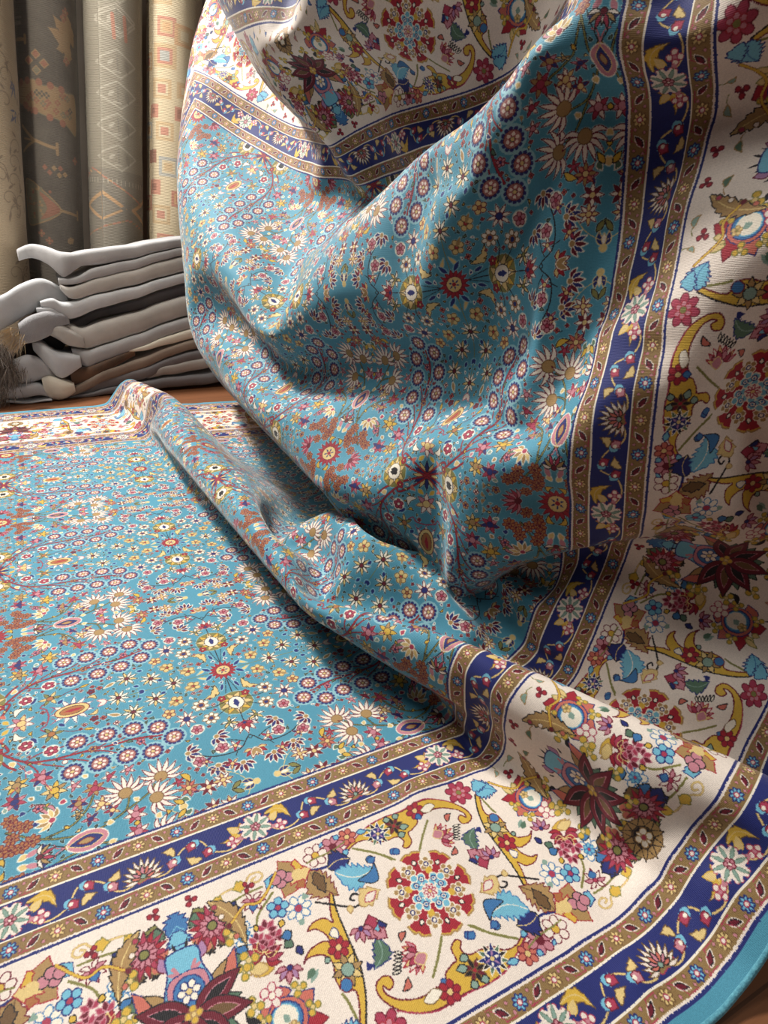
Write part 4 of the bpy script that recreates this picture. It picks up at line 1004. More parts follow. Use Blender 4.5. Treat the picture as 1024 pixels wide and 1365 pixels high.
['leaf',[[.443,.093],[.4876,.0816],.0098,'maroon','black'],{}],
['leaf',[[.4517,.0908],[.4778,.0841],.0042,'brown','pink'],{'w':.0006}],
['leaf',[[.443,.093],[.416,.0582],.0098,'maroon','black'],{}],
['leaf',[[.4375,.0859],[.422,.0659],.0042,'black','pink'],{'w':.0006}],
['leaf',[[.443,.093],[.47,.0582],.0098,'maroon','black'],{}],
['leaf',[[.4485,.0859],[.464,.0659],.0042,'black','pink'],{'w':.0006}],
['leaf',[[.443,.093],[.443,.049],.0098,'maroon','black'],{}],
['leaf',[[.443,.084],[.443,.0587],.0042,'brown','pink'],{'w':.0006}],
['flower',[[.443,.093],.0068,4,'yellow','tan','straw'],{}],
['leaf',[[.413,.178],[.391,.125],.009,'tan','black'],{'bend':-.12,'teeth':8,'rib':'straw'}],
['disc',[[.409,.17],.0026,'rose','brown'],{}],
['disc',[[.405,.159],.0026,'cream','brown'],{}],
['disc',[[.401,.148],.0026,'maroon','brown'],{}],
['disc',[[.397,.137],.0026,'coral','brown'],{}],
['flower',[[.427,.186],.0062,3,'red','maroon','maroon'],{}],
['flower',[[.375,.176],.0062,3,'red','maroon','maroon'],{}],
['vine',[[[.398,.15],[.383,.16],[.368,.158],[.348,.178]],.0022,'yellow','maroon'],{'ow':.0004}],
['leaf',[[.473,.178],[.495,.125],.009,'tan','black'],{'bend':.12,'teeth':8,'rib':'straw'}],
['disc',[[.477,.17],.0026,'rose','brown'],{}],
['disc',[[.481,.159],.0026,'cream','brown'],{}],
['disc',[[.485,.148],.0026,'maroon','brown'],{}],
['disc',[[.489,.137],.0026,'coral','brown'],{}],
['flower',[[.459,.186],.0062,3,'red','maroon','maroon'],{}],
['flower',[[.511,.176],.0062,3,'red','maroon','maroon'],{}],
['vine',[[[.488,.15],[.503,.16],[.518,.158],[.538,.178]],.0022,'yellow','maroon'],{'ow':.0004}],
['disc',[[.443,.028],.0195,'tan','brown'],{'n':20}],
['daisy',[[.443,.028],.022,10,'tan','black','brown'],{'core':.5,'wd':.0042}],
['disc',[[.443,.028],.0098,'black',None],{}],
['flower',[[.443,.027],.0095,5,'ivory','tan','rose'],{}],
['shape',[[[.2335,.0885],[.2455,.093],[.2525,.089],[.2585,.086],[.262,.09],[.264,.095],[.2625,.0985],[.264,.102],[.262,.107],[.2585,.111],[.2525,.108],[.2455,.104],[.2335,.1085]],'yellow','tan',.0016],{}],
['shape',[[[.2371,.0999],[.2424,.1116],[.2501,.1137],[.2565,.1158],[.2561,.1211],[.254,.1261],[.2505,.1275],[.2491,.131],[.2441,.1331],[.2388,.1335],[.2367,.1271],[.2346,.1194],[.2229,.1141]],'yellow','tan',.0016],{}],
['shape',[[[.2315,.1105],[.227,.1225],[.231,.1295],[.234,.1355],[.23,.139],[.225,.141],[.2215,.1395],[.218,.141],[.213,.139],[.209,.1355],[.212,.1295],[.216,.1225],[.2115,.1105]],'yellow','tan',.0016],{}],
['shape',[[[.2201,.1141],[.2084,.1194],[.2063,.1271],[.2042,.1335],[.1989,.1331],[.1939,.131],[.1925,.1275],[.189,.1261],[.1869,.1211],[.1865,.1158],[.1929,.1137],[.2006,.1116],[.2059,.0999]],'yellow','tan',.0016],{}],
['shape',[[[.2095,.1085],[.1975,.104],[.1905,.108],[.1845,.111],[.181,.107],[.179,.102],[.1805,.0985],[.179,.095],[.181,.09],[.1845,.086],[.1905,.089],[.1975,.093],[.2095,.0885]],'yellow','tan',.0016],{}],
['shape',[[[.2059,.0971],[.2006,.0854],[.1929,.0833],[.1865,.0812],[.1869,.0759],[.189,.0709],[.1925,.0695],[.1939,.066],[.1989,.0639],[.2042,.0635],[.2063,.0699],[.2084,.0776],[.2201,.0829]],'yellow','tan',.0016],{}],
['shape',[[[.2115,.0865],[.216,.0745],[.212,.0675],[.209,.0615],[.213,.058],[.218,.056],[.2215,.0575],[.225,.056],[.23,.058],[.234,.0615],[.231,.0675],[.227,.0745],[.2315,.0865]],'yellow','tan',.0016],{}],
['shape',[[[.2229,.0829],[.2346,.0776],[.2367,.0699],[.2388,.0635],[.2441,.0639],[.2491,.066],[.2505,.0695],[.254,.0709],[.2561,.0759],[.2565,.0812],[.2501,.0833],[.2424,.0854],[.2371,.0971]],'yellow','tan',.0016],{}],
['shape',[[[.2315,.0885],[.2455,.094],[.2525,.0903],[.258,.0875],[.2605,.091],[.262,.0955],[.2605,.0985],[.262,.1015],[.2605,.106],[.258,.1095],[.2525,.1067],[.2455,.103],[.2315,.1085]],'red',None],{}],
['shape',[[[.2356,.0985],[.2417,.1123],[.2492,.1146],[.2551,.1165],[.2544,.1208],[.2523,.125],[.2491,.1261],[.248,.1293],[.2438,.1314],[.2395,.1321],[.2376,.1262],[.2353,.1187],[.2215,.1126]],'red',None],{}],
['shape',[[[.2315,.1085],[.226,.1225],[.2297,.1295],[.2325,.135],[.229,.1375],[.2245,.139],[.2215,.1375],[.2185,.139],[.214,.1375],[.2105,.135],[.2133,.1295],[.217,.1225],[.2115,.1085]],'red',None],{}],
['shape',[[[.2215,.1126],[.2077,.1187],[.2054,.1262],[.2035,.1321],[.1992,.1314],[.195,.1293],[.1939,.1261],[.1907,.125],[.1886,.1208],[.1879,.1165],[.1938,.1146],[.2013,.1123],[.2074,.0985]],'red',None],{}],
['shape',[[[.2115,.1085],[.1975,.103],[.1905,.1067],[.185,.1095],[.1825,.106],[.181,.1015],[.1825,.0985],[.181,.0955],[.1825,.091],[.185,.0875],[.1905,.0903],[.1975,.094],[.2115,.0885]],'red',None],{}],
['shape',[[[.2074,.0985],[.2013,.0847],[.1938,.0824],[.1879,.0805],[.1886,.0762],[.1907,.072],[.1939,.0709],[.195,.0677],[.1992,.0656],[.2035,.0649],[.2054,.0708],[.2077,.0783],[.2215,.0844]],'red',None],{}],
['shape',[[[.2115,.0885],[.217,.0745],[.2133,.0675],[.2105,.062],[.214,.0595],[.2185,.058],[.2215,.0595],[.2245,.058],[.229,.0595],[.2325,.062],[.2297,.0675],[.226,.0745],[.2315,.0885]],'red',None],{}],
['shape',[[[.2215,.0844],[.2353,.0783],[.2376,.0708],[.2395,.0649],[.2438,.0656],[.248,.0677],[.2491,.0709],[.2523,.072],[.2544,.0762],[.2551,.0805],[.2492,.0824],[.2417,.0847],[.2356,.0985]],'red',None],{}],
['disc',[[.2215,.0985],.0205,'red',None],{'n':24}],
['leaf',[[.2495,.0985],[.2555,.0985],.0022,'ivory','black'],{}],
['leaf',[[.2446,.1081],[.2649,.1165],.0056,'cream',None],{}],
['flower',[[.2466,.1089],.0078,5,'tan','ivory','tan'],{'rot':.3927,'core':.42}],
['disc',[[.2466,.1089],.002,'ivory','navy'],{}],
['leaf',[[.2413,.1183],[.2455,.1225],.0022,'ivory','black'],{}],
['leaf',[[.2311,.1216],[.2395,.1419],.0056,'cream',None],{}],
['flower',[[.2319,.1236],.0078,5,'tan','ivory','tan'],{'rot':1.1781,'core':.42}],
['disc',[[.2319,.1236],.002,'ivory','navy'],{}],
['leaf',[[.2215,.1265],[.2215,.1325],.0022,'ivory','black'],{}],
['leaf',[[.2119,.1216],[.2035,.1419],.0056,'cream',None],{}],
['flower',[[.2111,.1236],.0078,5,'tan','ivory','tan'],{'rot':1.9635,'core':.42}],
['disc',[[.2111,.1236],.002,'ivory','navy'],{}],
['leaf',[[.2017,.1183],[.1975,.1225],.0022,'ivory','black'],{}],
['leaf',[[.1984,.1081],[.1781,.1165],.0056,'cream',None],{}],
['flower',[[.1964,.1089],.0078,5,'tan','ivory','tan'],{'rot':2.7489,'core':.42}],
['disc',[[.1964,.1089],.002,'ivory','navy'],{}],
['leaf',[[.1935,.0985],[.1875,.0985],.0022,'ivory','black'],{}],
['leaf',[[.1984,.0889],[.1781,.0805],.0056,'cream',None],{}],
['flower',[[.1964,.0881],.0078,5,'tan','ivory','tan'],{'rot':3.5343,'core':.42}],
['disc',[[.1964,.0881],.002,'ivory','navy'],{}],
['leaf',[[.2017,.0787],[.1975,.0745],.0022,'ivory','black'],{}],
['leaf',[[.2119,.0754],[.2035,.0551],.0056,'cream',None],{}],
['flower',[[.2111,.0734],.0078,5,'tan','ivory','tan'],{'rot':4.3197,'core':.42}],
['disc',[[.2111,.0734],.002,'ivory','navy'],{}],
['leaf',[[.2215,.0705],[.2215,.0645],.0022,'ivory','black'],{}],
['leaf',[[.2311,.0754],[.2395,.0551],.0056,'cream',None],{}],
['flower',[[.2319,.0734],.0078,5,'tan','ivory','tan'],{'rot':5.1051,'core':.42}],
['disc',[[.2319,.0734],.002,'ivory','navy'],{}],
['leaf',[[.2413,.0787],[.2455,.0745],.0022,'ivory','black'],{}],
['leaf',[[.2446,.0889],[.2649,.0805],.0056,'cream',None],{}],
['flower',[[.2466,.0881],.0078,5,'tan','ivory','tan'],{'rot':5.8905,'core':.42}],
['disc',[[.2466,.0881],.002,'ivory','navy'],{}],
['disc',[[.2311,.1165],.0035,'yellow',None],{}],
['flower',[[.2328,.1039],.0098,5,'sky','ivory','sky'],{'rot':.45,'core':.3,'w':.0012}],
['disc',[[.2349,.1003],.0026,'ivory','navy'],{}],
['disc',[[.2349,.1003],.0012,'blue'],{}],
['disc',[[.2312,.1078],.0026,'ivory','navy'],{}],
['disc',[[.2312,.1078],.0012,'blue'],{}],
['disc',[[.2035,.1081],.0035,'yellow',None],{}],
['flower',[[.2161,.1098],.0098,5,'sky','ivory','sky'],{'rot':2.0208,'core':.3,'w':.0012}],
['disc',[[.2197,.1119],.0026,'ivory','navy'],{}],
['disc',[[.2197,.1119],.0012,'blue'],{}],
['disc',[[.2122,.1082],.0026,'ivory','navy'],{}],
['disc',[[.2122,.1082],.0012,'blue'],{}],
['disc',[[.2119,.0805],.0035,'yellow',None],{}],
['flower',[[.2102,.0931],.0098,5,'sky','ivory','sky'],{'rot':3.5916,'core':.3,'w':.0012}],
['disc',[[.2081,.0967],.0026,'ivory','navy'],{}],
['disc',[[.2081,.0967],.0012,'blue'],{}],
['disc',[[.2118,.0892],.0026,'ivory','navy'],{}],
['disc',[[.2118,.0892],.0012,'blue'],{}],
['disc',[[.2395,.0889],.0035,'yellow',None],{}],
['flower',[[.2269,.0872],.0098,5,'sky','ivory','sky'],{'rot':5.1624,'core':.3,'w':.0012}],
['disc',[[.2233,.0851],.0026,'ivory','navy'],{}],
['disc',[[.2233,.0851],.0012,'blue'],{}],
['disc',[[.2308,.0888],.0026,'ivory','navy'],{}],
['disc',[[.2308,.0888],.0012,'blue'],{}],
['disc',[[.2215,.0985],.0075,'cream','ivory'],{}],
['daisy',[[.2215,.0985],.0072,8,'cream','rose','straw'],{'core':.3,'wd':.0016}],
['vine',[[[.034,.021],[.0304,.0159],[.0308,.0111]],.0009,'olive'],{}],
['leaf',[[.0314,.0173],[.0366,.0247],.0022,'coral','tan'],{'bend':.2}],
['vine',[[[.0647,.0084],[.0637,.004],[.0654,.001]],.0009,'black'],{}],
['leaf',[[.064,.0053],[.0653,.0115],.0016,'straw','tan'],{'bend':.2}],
['vine',[[[.0338,.0365],[.0354,.0304],[.0394,.0277]],.0009,'black'],{}],
['leaf',[[.035,.0321],[.0327,.0408],.0022,'pink','tan'],{'bend':.2}],
['vine',[[[.4254,.166],[.4174,.1685],[.4116,.166]],.0009,'tan'],{}],
['leaf',[[.4197,.1678],[.4312,.1642],.003,'green','tan'],{'bend':.2}],
['vine',[[[.3896,.1843],[.382,.1879],[.3759,.1862]],.0009,'olive'],{}],
['leaf',[[.3842,.1869],[.395,.1817],.003,'sage','tan'],{'bend':.2}],
['vine',[[[.3627,.1848],[.3661,.1902],[.3653,.1949]],.0009,'olive'],{}],
['leaf',[[.3651,.1886],[.3604,.181],.0022,'sage','tan'],{'bend':.2}],
['vine',[[[.0474,.0138],[.0494,.0098],[.0526,.0086]],.0009,'tan'],{}],
['leaf',[[.0488,.011],[.0459,.0167],.0016,'blue','navy'],{'bend':.2}],
['vine',[[[.088,.01],[.0853,.0043],[.0867,-.0003]],.0009,'tan'],{}],
['leaf',[[.0861,.0059],[.0899,.0141],.0022,'blue','navy'],{'bend':.2}],
['vine',[[[.047,.0289],[.0513,.0301],[.0532,.0329]],.0009,'black'],{}],
['leaf',[[.0501,.0298],[.0439,.0281],.0016,'straw','tan'],{'bend':.2}],
['vine',[[[.0759,.0174],[.0778,.0134],[.0809,.012]],.0009,'tan'],{}],
['leaf',[[.0772,.0145],[.0745,.0203],.0016,'green','tan'],{'bend':.2}]]
NAVY = [
['vine',[[[.0117,.0124],[.022,.0043],[.0341,.0028],[.0467,.0087],[.0508,.0179],[.0567,.0254],[.0698,.0239],[.0805,.0154]],.0016,'straw','brown'],{'ow':.0003}],
['vine',[[[.0803,.0131],[.0871,.0053],[.0964,.0032],[.1045,.0064],[.1082,.0118]],.0016,'straw','brown'],{'ow':.0003}],
['leaf',[[.012,.0284],[.037,.0132],.0058,'yellow','brown'],{'bend':.3,'teeth':4,'rib':'straw'}],
['leaf',[[.0152,.0171],[.0258,.0274],.004,'straw','yellow'],{}],
['flower',[[.0246,.0094],.0072,4,'cream','rose','pink'],{}],
['leaf',[[.0126,.0109],[.0203,.0104],.0025,'pink',None],{}],
['leaf',[[.0426,.0137],[.0549,.0065],.0062,'sky','navy'],{'teeth':2}],
['leaf',[[.0478,.0134],[.054,.0043],.005,'rose','maroon'],{'teeth':2}],
['disc',[[.0486,.01],.002,'ivory',None],{}],
['leaf',[[.0561,.0266],[.0687,.0193],.0062,'sky','navy'],{'teeth':2}],
['leaf',[[.0615,.0264],[.0678,.0169],.005,'rose','maroon'],{'teeth':2}],
['disc',[[.0622,.0228],.002,'ivory',None],{}],
['leaf',[[.076,.0161],[.0886,.0087],.0062,'sky','navy'],{'teeth':2}],
['leaf',[[.0815,.0158],[.0876,.0064],.005,'pink','maroon'],{'teeth':2}],
['disc',[[.0821,.0123],.002,'ivory',None],{}],
['leaf',[[.0573,.0047],[.0707,.0119],.0042,'straw','brown'],{'bend':.2,'teeth':2}],
['leaf',[[.0808,.0187],[.0913,.027],.0042,'straw','brown'],{'bend':-.25,'teeth':2}],
['vine',[[[.2103,.0124],[.2,.0043],[.1879,.0028],[.1753,.0087],[.1712,.0179],[.1653,.0254],[.1522,.0239],[.1415,.0154]],.0016,'straw','brown'],{'ow':.0003}],
['vine',[[[.1417,.0131],[.1349,.0053],[.1256,.0032],[.1175,.0064],[.1138,.0118]],.0016,'straw','brown'],{'ow':.0003}],
['leaf',[[.21,.0284],[.185,.0132],.0058,'yellow','brown'],{'bend':.3,'teeth':4,'rib':'straw'}],
['leaf',[[.2068,.0171],[.1962,.0274],.004,'straw','yellow'],{}],
['flower',[[.1974,.0094],.0072,4,'cream','rose','pink'],{}],
['leaf',[[.2094,.0109],[.2017,.0104],.0025,'pink',None],{}],
['leaf',[[.1794,.0137],[.1671,.0065],.0062,'sky','navy'],{'teeth':2}],
['leaf',[[.1742,.0134],[.168,.0043],.005,'rose','maroon'],{'teeth':2}],
['disc',[[.1734,.01],.002,'ivory',None],{}],
['leaf',[[.1659,.0266],[.1533,.0193],.0062,'sky','navy'],{'teeth':2}],
['leaf',[[.1605,.0264],[.1542,.0169],.005,'rose','maroon'],{'teeth':2}],
['disc',[[.1598,.0228],.002,'ivory',None],{}],
['leaf',[[.146,.0161],[.1334,.0087],.0062,'sky','navy'],{'teeth':2}],
['leaf',[[.1405,.0158],[.1344,.0064],.005,'pink','maroon'],{'teeth':2}],
['disc',[[.1399,.0123],.002,'ivory',None],{}],
['leaf',[[.1647,.0047],[.1513,.0119],.0042,'straw','brown'],{'bend':.2,'teeth':2}],
['leaf',[[.1412,.0187],[.1307,.027],.0042,'straw','brown'],{'bend':-.25,'teeth':2}],
['disc',[[.0142,.0172],.0022,'cream','rose'],{'w':.0007,'n':8}],
['disc',[[.0137,.0209],.0022,'cream','rose'],{'w':.0007,'n':8}],
['disc',[[.0123,.0243],.0022,'cream','rose'],{'w':.0007,'n':8}],
['disc',[[.01,.0272],.0022,'cream','rose'],{'w':.0007,'n':8}],
['disc',[[.0071,.0295],.0022,'cream','rose'],{'w':.0007,'n':8}],
['disc',[[.0037,.0309],.0022,'cream','rose'],{'w':.0007,'n':8}],
['disc',[[0,.0314],.0022,'cream','rose'],{'w':.0007,'n':8}],
['disc',[[-.0037,.0309],.0022,'cream','rose'],{'w':.0007,'n':8}],
['disc',[[-.0071,.0295],.0022,'cream','rose'],{'w':.0007,'n':8}],
['disc',[[-.01,.0272],.0022,'cream','rose'],{'w':.0007,'n':8}],
['disc',[[-.0123,.0243],.0022,'cream','rose'],{'w':.0007,'n':8}],
['disc',[[-.0137,.0209],.0022,'cream','rose'],{'w':.0007,'n':8}],
['disc',[[-.0142,.0172],.0022,'cream','rose'],{'w':.0007,'n':8}],
['disc',[[-.0137,.0135],.0022,'cream','rose'],{'w':.0007,'n':8}],
['disc',[[-.0123,.0101],.0022,'cream','rose'],{'w':.0007,'n':8}],
['disc',[[-.01,.0072],.0022,'cream','rose'],{'w':.0007,'n':8}],
['disc',[[-.0071,.0049],.0022,'cream','rose'],{'w':.0007,'n':8}],
['disc',[[-.0037,.0035],.0022,'cream','rose'],{'w':.0007,'n':8}],
['disc',[[0,.003],.0022,'cream','rose'],{'w':.0007,'n':8}],
['disc',[[.0037,.0035],.0022,'cream','rose'],{'w':.0007,'n':8}],
['disc',[[.0071,.0049],.0022,'cream','rose'],{'w':.0007,'n':8}],
['disc',[[.01,.0072],.0022,'cream','rose'],{'w':.0007,'n':8}],
['disc',[[.0123,.0101],.0022,'cream','rose'],{'w':.0007,'n':8}],
['disc',[[.0137,.0135],.0022,'cream','rose'],{'w':.0007,'n':8}],
['disc',[[0,.0172],.0142,'cream',None],{}],
['leaf',[[.0028,.0183],[.0155,.0236],.0017,'sage','green'],{'w':.0005}],
['leaf',[[.0125,.0172],[.0185,.0172],.0016,'navy',None],{}],
['leaf',[[.0011,.02],[.0064,.0327],.0017,'sage','green'],{'w':.0005}],
['leaf',[[.0088,.026],[.0131,.0303],.0016,'navy',None],{}],
['leaf',[[-.0011,.02],[-.0064,.0327],.0017,'sage','green'],{'w':.0005}],
['leaf',[[0,.0297],[0,.0357],.0016,'navy',None],{}],
['leaf',[[-.0028,.0183],[-.0155,.0236],.0017,'sage','green'],{'w':.0005}],
['leaf',[[-.0088,.026],[-.0131,.0303],.0016,'navy',None],{}],
['leaf',[[-.0028,.0161],[-.0155,.0108],.0017,'sage','green'],{'w':.0005}],
['leaf',[[-.0125,.0172],[-.0185,.0172],.0016,'navy',None],{}],
['leaf',[[-.0011,.0144],[-.0064,.0017],.0017,'sage','green'],{'w':.0005}],
['leaf',[[-.0088,.0084],[-.0131,.0041],.0016,'navy',None],{}],
['leaf',[[.0011,.0144],[.0064,.0017],.0017,'sage','green'],{'w':.0005}],
['leaf',[[0,.0047],[0,-.0013],.0016,'navy',None],{}],
['leaf',[[.0028,.0161],[.0155,.0108],.0017,'sage','green'],{'w':.0005}],
['leaf',[[.0088,.0084],[.0131,.0041],.0016,'navy',None],{}],
['flower',[[0,.0172],.0052,5,'pink','maroon','cream'],{}],
['disc',[[.2362,.0172],.0022,'cream','rose'],{'w':.0007,'n':8}],
['disc',[[.2357,.0209],.0022,'cream','rose'],{'w':.0007,'n':8}],
['disc',[[.2343,.0243],.0022,'cream','rose'],{'w':.0007,'n':8}],
['disc',[[.232,.0272],.0022,'cream','rose'],{'w':.0007,'n':8}],
['disc',[[.2291,.0295],.0022,'cream','rose'],{'w':.0007,'n':8}],
['disc',[[.2257,.0309],.0022,'cream','rose'],{'w':.0007,'n':8}],
['disc',[[.222,.0314],.0022,'cream','rose'],{'w':.0007,'n':8}],
['disc',[[.2183,.0309],.0022,'cream','rose'],{'w':.0007,'n':8}],
['disc',[[.2149,.0295],.0022,'cream','rose'],{'w':.0007,'n':8}],
['disc',[[.212,.0272],.0022,'cream','rose'],{'w':.0007,'n':8}],
['disc',[[.2097,.0243],.0022,'cream','rose'],{'w':.0007,'n':8}],
['disc',[[.2083,.0209],.0022,'cream','rose'],{'w':.0007,'n':8}],
['disc',[[.2078,.0172],.0022,'cream','rose'],{'w':.0007,'n':8}],
['disc',[[.2083,.0135],.0022,'cream','rose'],{'w':.0007,'n':8}],
['disc',[[.2097,.0101],.0022,'cream','rose'],{'w':.0007,'n':8}],
['disc',[[.212,.0072],.0022,'cream','rose'],{'w':.0007,'n':8}],
['disc',[[.2149,.0049],.0022,'cream','rose'],{'w':.0007,'n':8}],
['disc',[[.2183,.0035],.0022,'cream','rose'],{'w':.0007,'n':8}],
['disc',[[.222,.003],.0022,'cream','rose'],{'w':.0007,'n':8}],
['disc',[[.2257,.0035],.0022,'cream','rose'],{'w':.0007,'n':8}],
['disc',[[.2291,.0049],.0022,'cream','rose'],{'w':.0007,'n':8}],
['disc',[[.232,.0072],.0022,'cream','rose'],{'w':.0007,'n':8}],
['disc',[[.2343,.0101],.0022,'cream','rose'],{'w':.0007,'n':8}],
['disc',[[.2357,.0135],.0022,'cream','rose'],{'w':.0007,'n':8}],
['disc',[[.222,.0172],.0142,'cream',None],{}],
['leaf',[[.2248,.0183],[.2375,.0236],.0017,'sage','green'],{'w':.0005}],
['leaf',[[.2345,.0172],[.2405,.0172],.0016,'navy',None],{}],
['leaf',[[.2231,.02],[.2284,.0327],.0017,'sage','green'],{'w':.0005}],
['leaf',[[.2308,.026],[.2351,.0303],.0016,'navy',None],{}],
['leaf',[[.2209,.02],[.2156,.0327],.0017,'sage','green'],{'w':.0005}],
['leaf',[[.222,.0297],[.222,.0357],.0016,'navy',None],{}],
['leaf',[[.2192,.0183],[.2065,.0236],.0017,'sage','green'],{'w':.0005}],
['leaf',[[.2132,.026],[.2089,.0303],.0016,'navy',None],{}],
['leaf',[[.2192,.0161],[.2065,.0108],.0017,'sage','green'],{'w':.0005}],
['leaf',[[.2095,.0172],[.2035,.0172],.0016,'navy',None],{}],
['leaf',[[.2209,.0144],[.2156,.0017],.0017,'sage','green'],{'w':.0005}],
['leaf',[[.2132,.0084],[.2089,.0041],.0016,'navy',None],{}],
['leaf',[[.2231,.0144],[.2284,.0017],.0017,'sage','green'],{'w':.0005}],
['leaf',[[.222,.0047],[.222,-.0013],.0016,'navy',None],{}],
['leaf',[[.2248,.0161],[.2375,.0108],.0017,'sage','green'],{'w':.0005}],
['leaf',[[.2308,.0084],[.2351,.0041],.0016,'navy',None],{}],
['flower',[[.222,.0172],.0052,5,'pink','maroon','cream'],{}],
['leaf',[[.097,.009],[.125,.009],.005,'gold','rose'],{'teeth':3}],
['fan',[[.111,.01],.0205,1.5708,3.5,11,['cream','ivory'],'brown',None],{'wd':.0027}],
['fan',[[.111,.01],.0125,1.5708,3,7,['coral','pink'],'black','sage'],{'wd':.0026}]]
GUARD = [
['flower',[[0,.0085],.0066,8,'blue','navy','cream'],{'core':.36}],
['flower',[[0,.0085],.0062,8,'sky','navy','cream'],{'core':.4}],
['disc',[[0,.0085],.0022,'cream','rose'],{}],
['flower',[[.037,.0085],.0066,8,'straw','brown','cream'],{'core':.36}],
['disc',[[.037,.0085],.0022,'cream','rose'],{}],
['flower',[[.074,.0085],.0066,8,'blue','navy','cream'],{'core':.36}],
['flower',[[.074,.0085],.0062,8,'sky','navy','cream'],{'core':.4}],
['disc',[[.074,.0085],.0022,'cream','rose'],{}],
['leaf',[[.0133,.0043],[.0237,.0127],.003,'maroon','cream'],{'w':.0011}],
['leaf',[[.0143,.0051],[.0227,.0119],.0022,'maroon','black'],{}],
['vine',[[[.007,.0017],[.0125,.0017],[.0185,.0019]],.0008,'rose'],{}],
['vine',[[[.03,.0153],[.0245,.0153],[.0185,.0151]],.0008,'rose'],{}],
['leaf',[[.0092,.013],[.0128,.013],.0018,'pink','brown'],{'w':.0006}],
['leaf',[[.0242,.004],[.0278,.004],.0018,'pink','brown'],{'w':.0006}],
['leaf',[[.0062,.0045],[.0098,.0045],.0018,'pink','brown'],{'w':.0006}],
['leaf',[[.0272,.0125],[.0308,.0125],.0018,'pink','brown'],{'w':.0006}],
['vine',[[[.009,.0013],[.0155,.0085],[.0195,.0157]],.0006,'rose'],{}],
['leaf',[[.0503,.0127],[.0607,.0043],.003,'maroon','cream'],{'w':.0011}],
['leaf',[[.0513,.0119],[.0597,.0051],.0022,'maroon','black'],{}],
['vine',[[[.044,.0153],[.0495,.0153],[.0555,.0151]],.0008,'rose'],{}],
['vine',[[[.067,.0017],[.0615,.0017],[.0555,.0019]],.0008,'rose'],{}],
['leaf',[[.0462,.004],[.0498,.004],.0018,'pink','brown'],{'w':.0006}],
['leaf',[[.0612,.013],[.0648,.013],.0018,'pink','brown'],{'w':.0006}],
['leaf',[[.0432,.0125],[.0468,.0125],.0018,'pink','brown'],{'w':.0006}],
['leaf',[[.0642,.0045],[.0678,.0045],.0018,'pink','brown'],{'w':.0006}],
['vine',[[[.046,.0157],[.0525,.0085],[.0565,.0013]],.0006,'rose'],{}]]
def draw(ops, u0, u1, v0, v1, bg, halo=None):
    c = Canvas(u0, u1, v0, v1, bg)
    if halo:                                        # pale outline the weaver leaves round every blossom
        c.halo = halo
        for n, a, k in ops:
            if n != 'vine': getattr(c, n)(*a, **k)
        c.halo = None
    for n, a, k in ops: getattr(c, n)(*a, **k)
    return c.down()
S0, S1, WID = -.75, 1.83, 1.97       # rug coordinates: along its length, across its width
PER = .222
def rug_pattern():
    K, KN = PXM, 1450.      # drawing density, and knots per metre
    fld = draw(FIELD, 0, .285, 0, .2, 'turq', ('mist', .0022)); mn = draw(MAIN, 0, .443, 0, .195, 'cream'); nv = draw(NAVY, 0, PER, 0, .0345, 'navy'); gd = draw(GUARD, 0, PER/3, 0, .017, 'gold')
    nx, ny = int((S1-S0)*KN), int(WID*KN)
    s = S0+(np.arange(nx)+.5)/KN
    img = np.empty((ny, nx, 3), np.float32)
    def lut(tile, u, v):
        return tile[np.clip((v*K).astype(np.int32), 0, tile.shape[0]-1), np.clip((u*K).astype(np.int32), 0, tile.shape[1]-1)]
    tri = lambda x, p: np.abs((x+p) % (2*p)-p)      # mirror repeat
    rs = np.random.RandomState(2)
    for y0 in range(0, ny, 256):
        t = ((np.arange(y0, min(y0+256, ny))+.5)/KN)[:, None]; S = s[None, :]+0*t; T = t+0*S
        S = S+rs.normal(0, .00016, S.shape); T = T+rs.normal(0, .00016, S.shape)
        a, b, e = T, WID-T, S1-S
        d = np.minimum(np.minimum(a, b), e)
        end = (e <= a) & (e <= b); far = (b < a) & ~end
        te = np.abs(T-.985)
        qm = np.where(end, te*(.222/.2), np.where(far, S+.147+.092, S+.092))
        qn = np.where(end, te*PER/.2+PER/2, np.where(far, S-.02, S))
        out = lut(fld, tri(S-.03, .285), tri(T-.585, .2))
        col = lambda c: np.array(COL[c], np.float32)
        def plain_band(lo, hi, c): out[(d >= lo) & (d < hi)] = col(c)
        def tile_band(lo, hi, tile, u, off, wrap, fold=False):
            m = (d >= lo) & (d < hi); uu = u[m]
            out[m] = lut(tile, tri(uu, wrap) if fold else uu % wrap, d[m]-off)
        for lo, hi, c in ((0, .0145, 'turq'), (.0145, .017, 'navy'), (.017, .019, 'cream'), (.0345, .0365, 'ivory'), (.0705, .0725, 'ivory'), (.0895, .092, 'cream'), (.092, .0945, 'navy'), (.2895, .292, 'navy'), (.292, .294, 'cream'), (.311, .3125, 'ivory'), (.347, .349, 'ivory'), (.366, .3685, 'cream'), (.3685, .3708, 'navy')): plain_band(lo, hi, c)
        for lo, hi, off in ((.019, .0345, .018), (.0725, .0895, .0725), (.294, .311, .294), (.349, .366, .349)): tile_band(lo, hi, gd, qn, off, PER/3)
        tile_band(.0365, .0705, nv, qn+.058, .0362, PER); tile_band(.3125, .347, nv, qn, .3125, PER)
        tile_band(.0945, .2895, mn, qm, .0945, .443, True)
        out *= (1+rs.normal(0, .055, out.shape[:2]))[..., None].astype(np.float32)
        out *= (1+.035*np.sin(S*23+1.3)*np.sin(S*7.1)+.02*np.sin(S*61))[..., None].astype(np.float32)
        img[y0:y0+256] = out
    return image('rug_weave', img)
# ---------------------------------------------------------------- the rug
NS, NTT = 94, 80
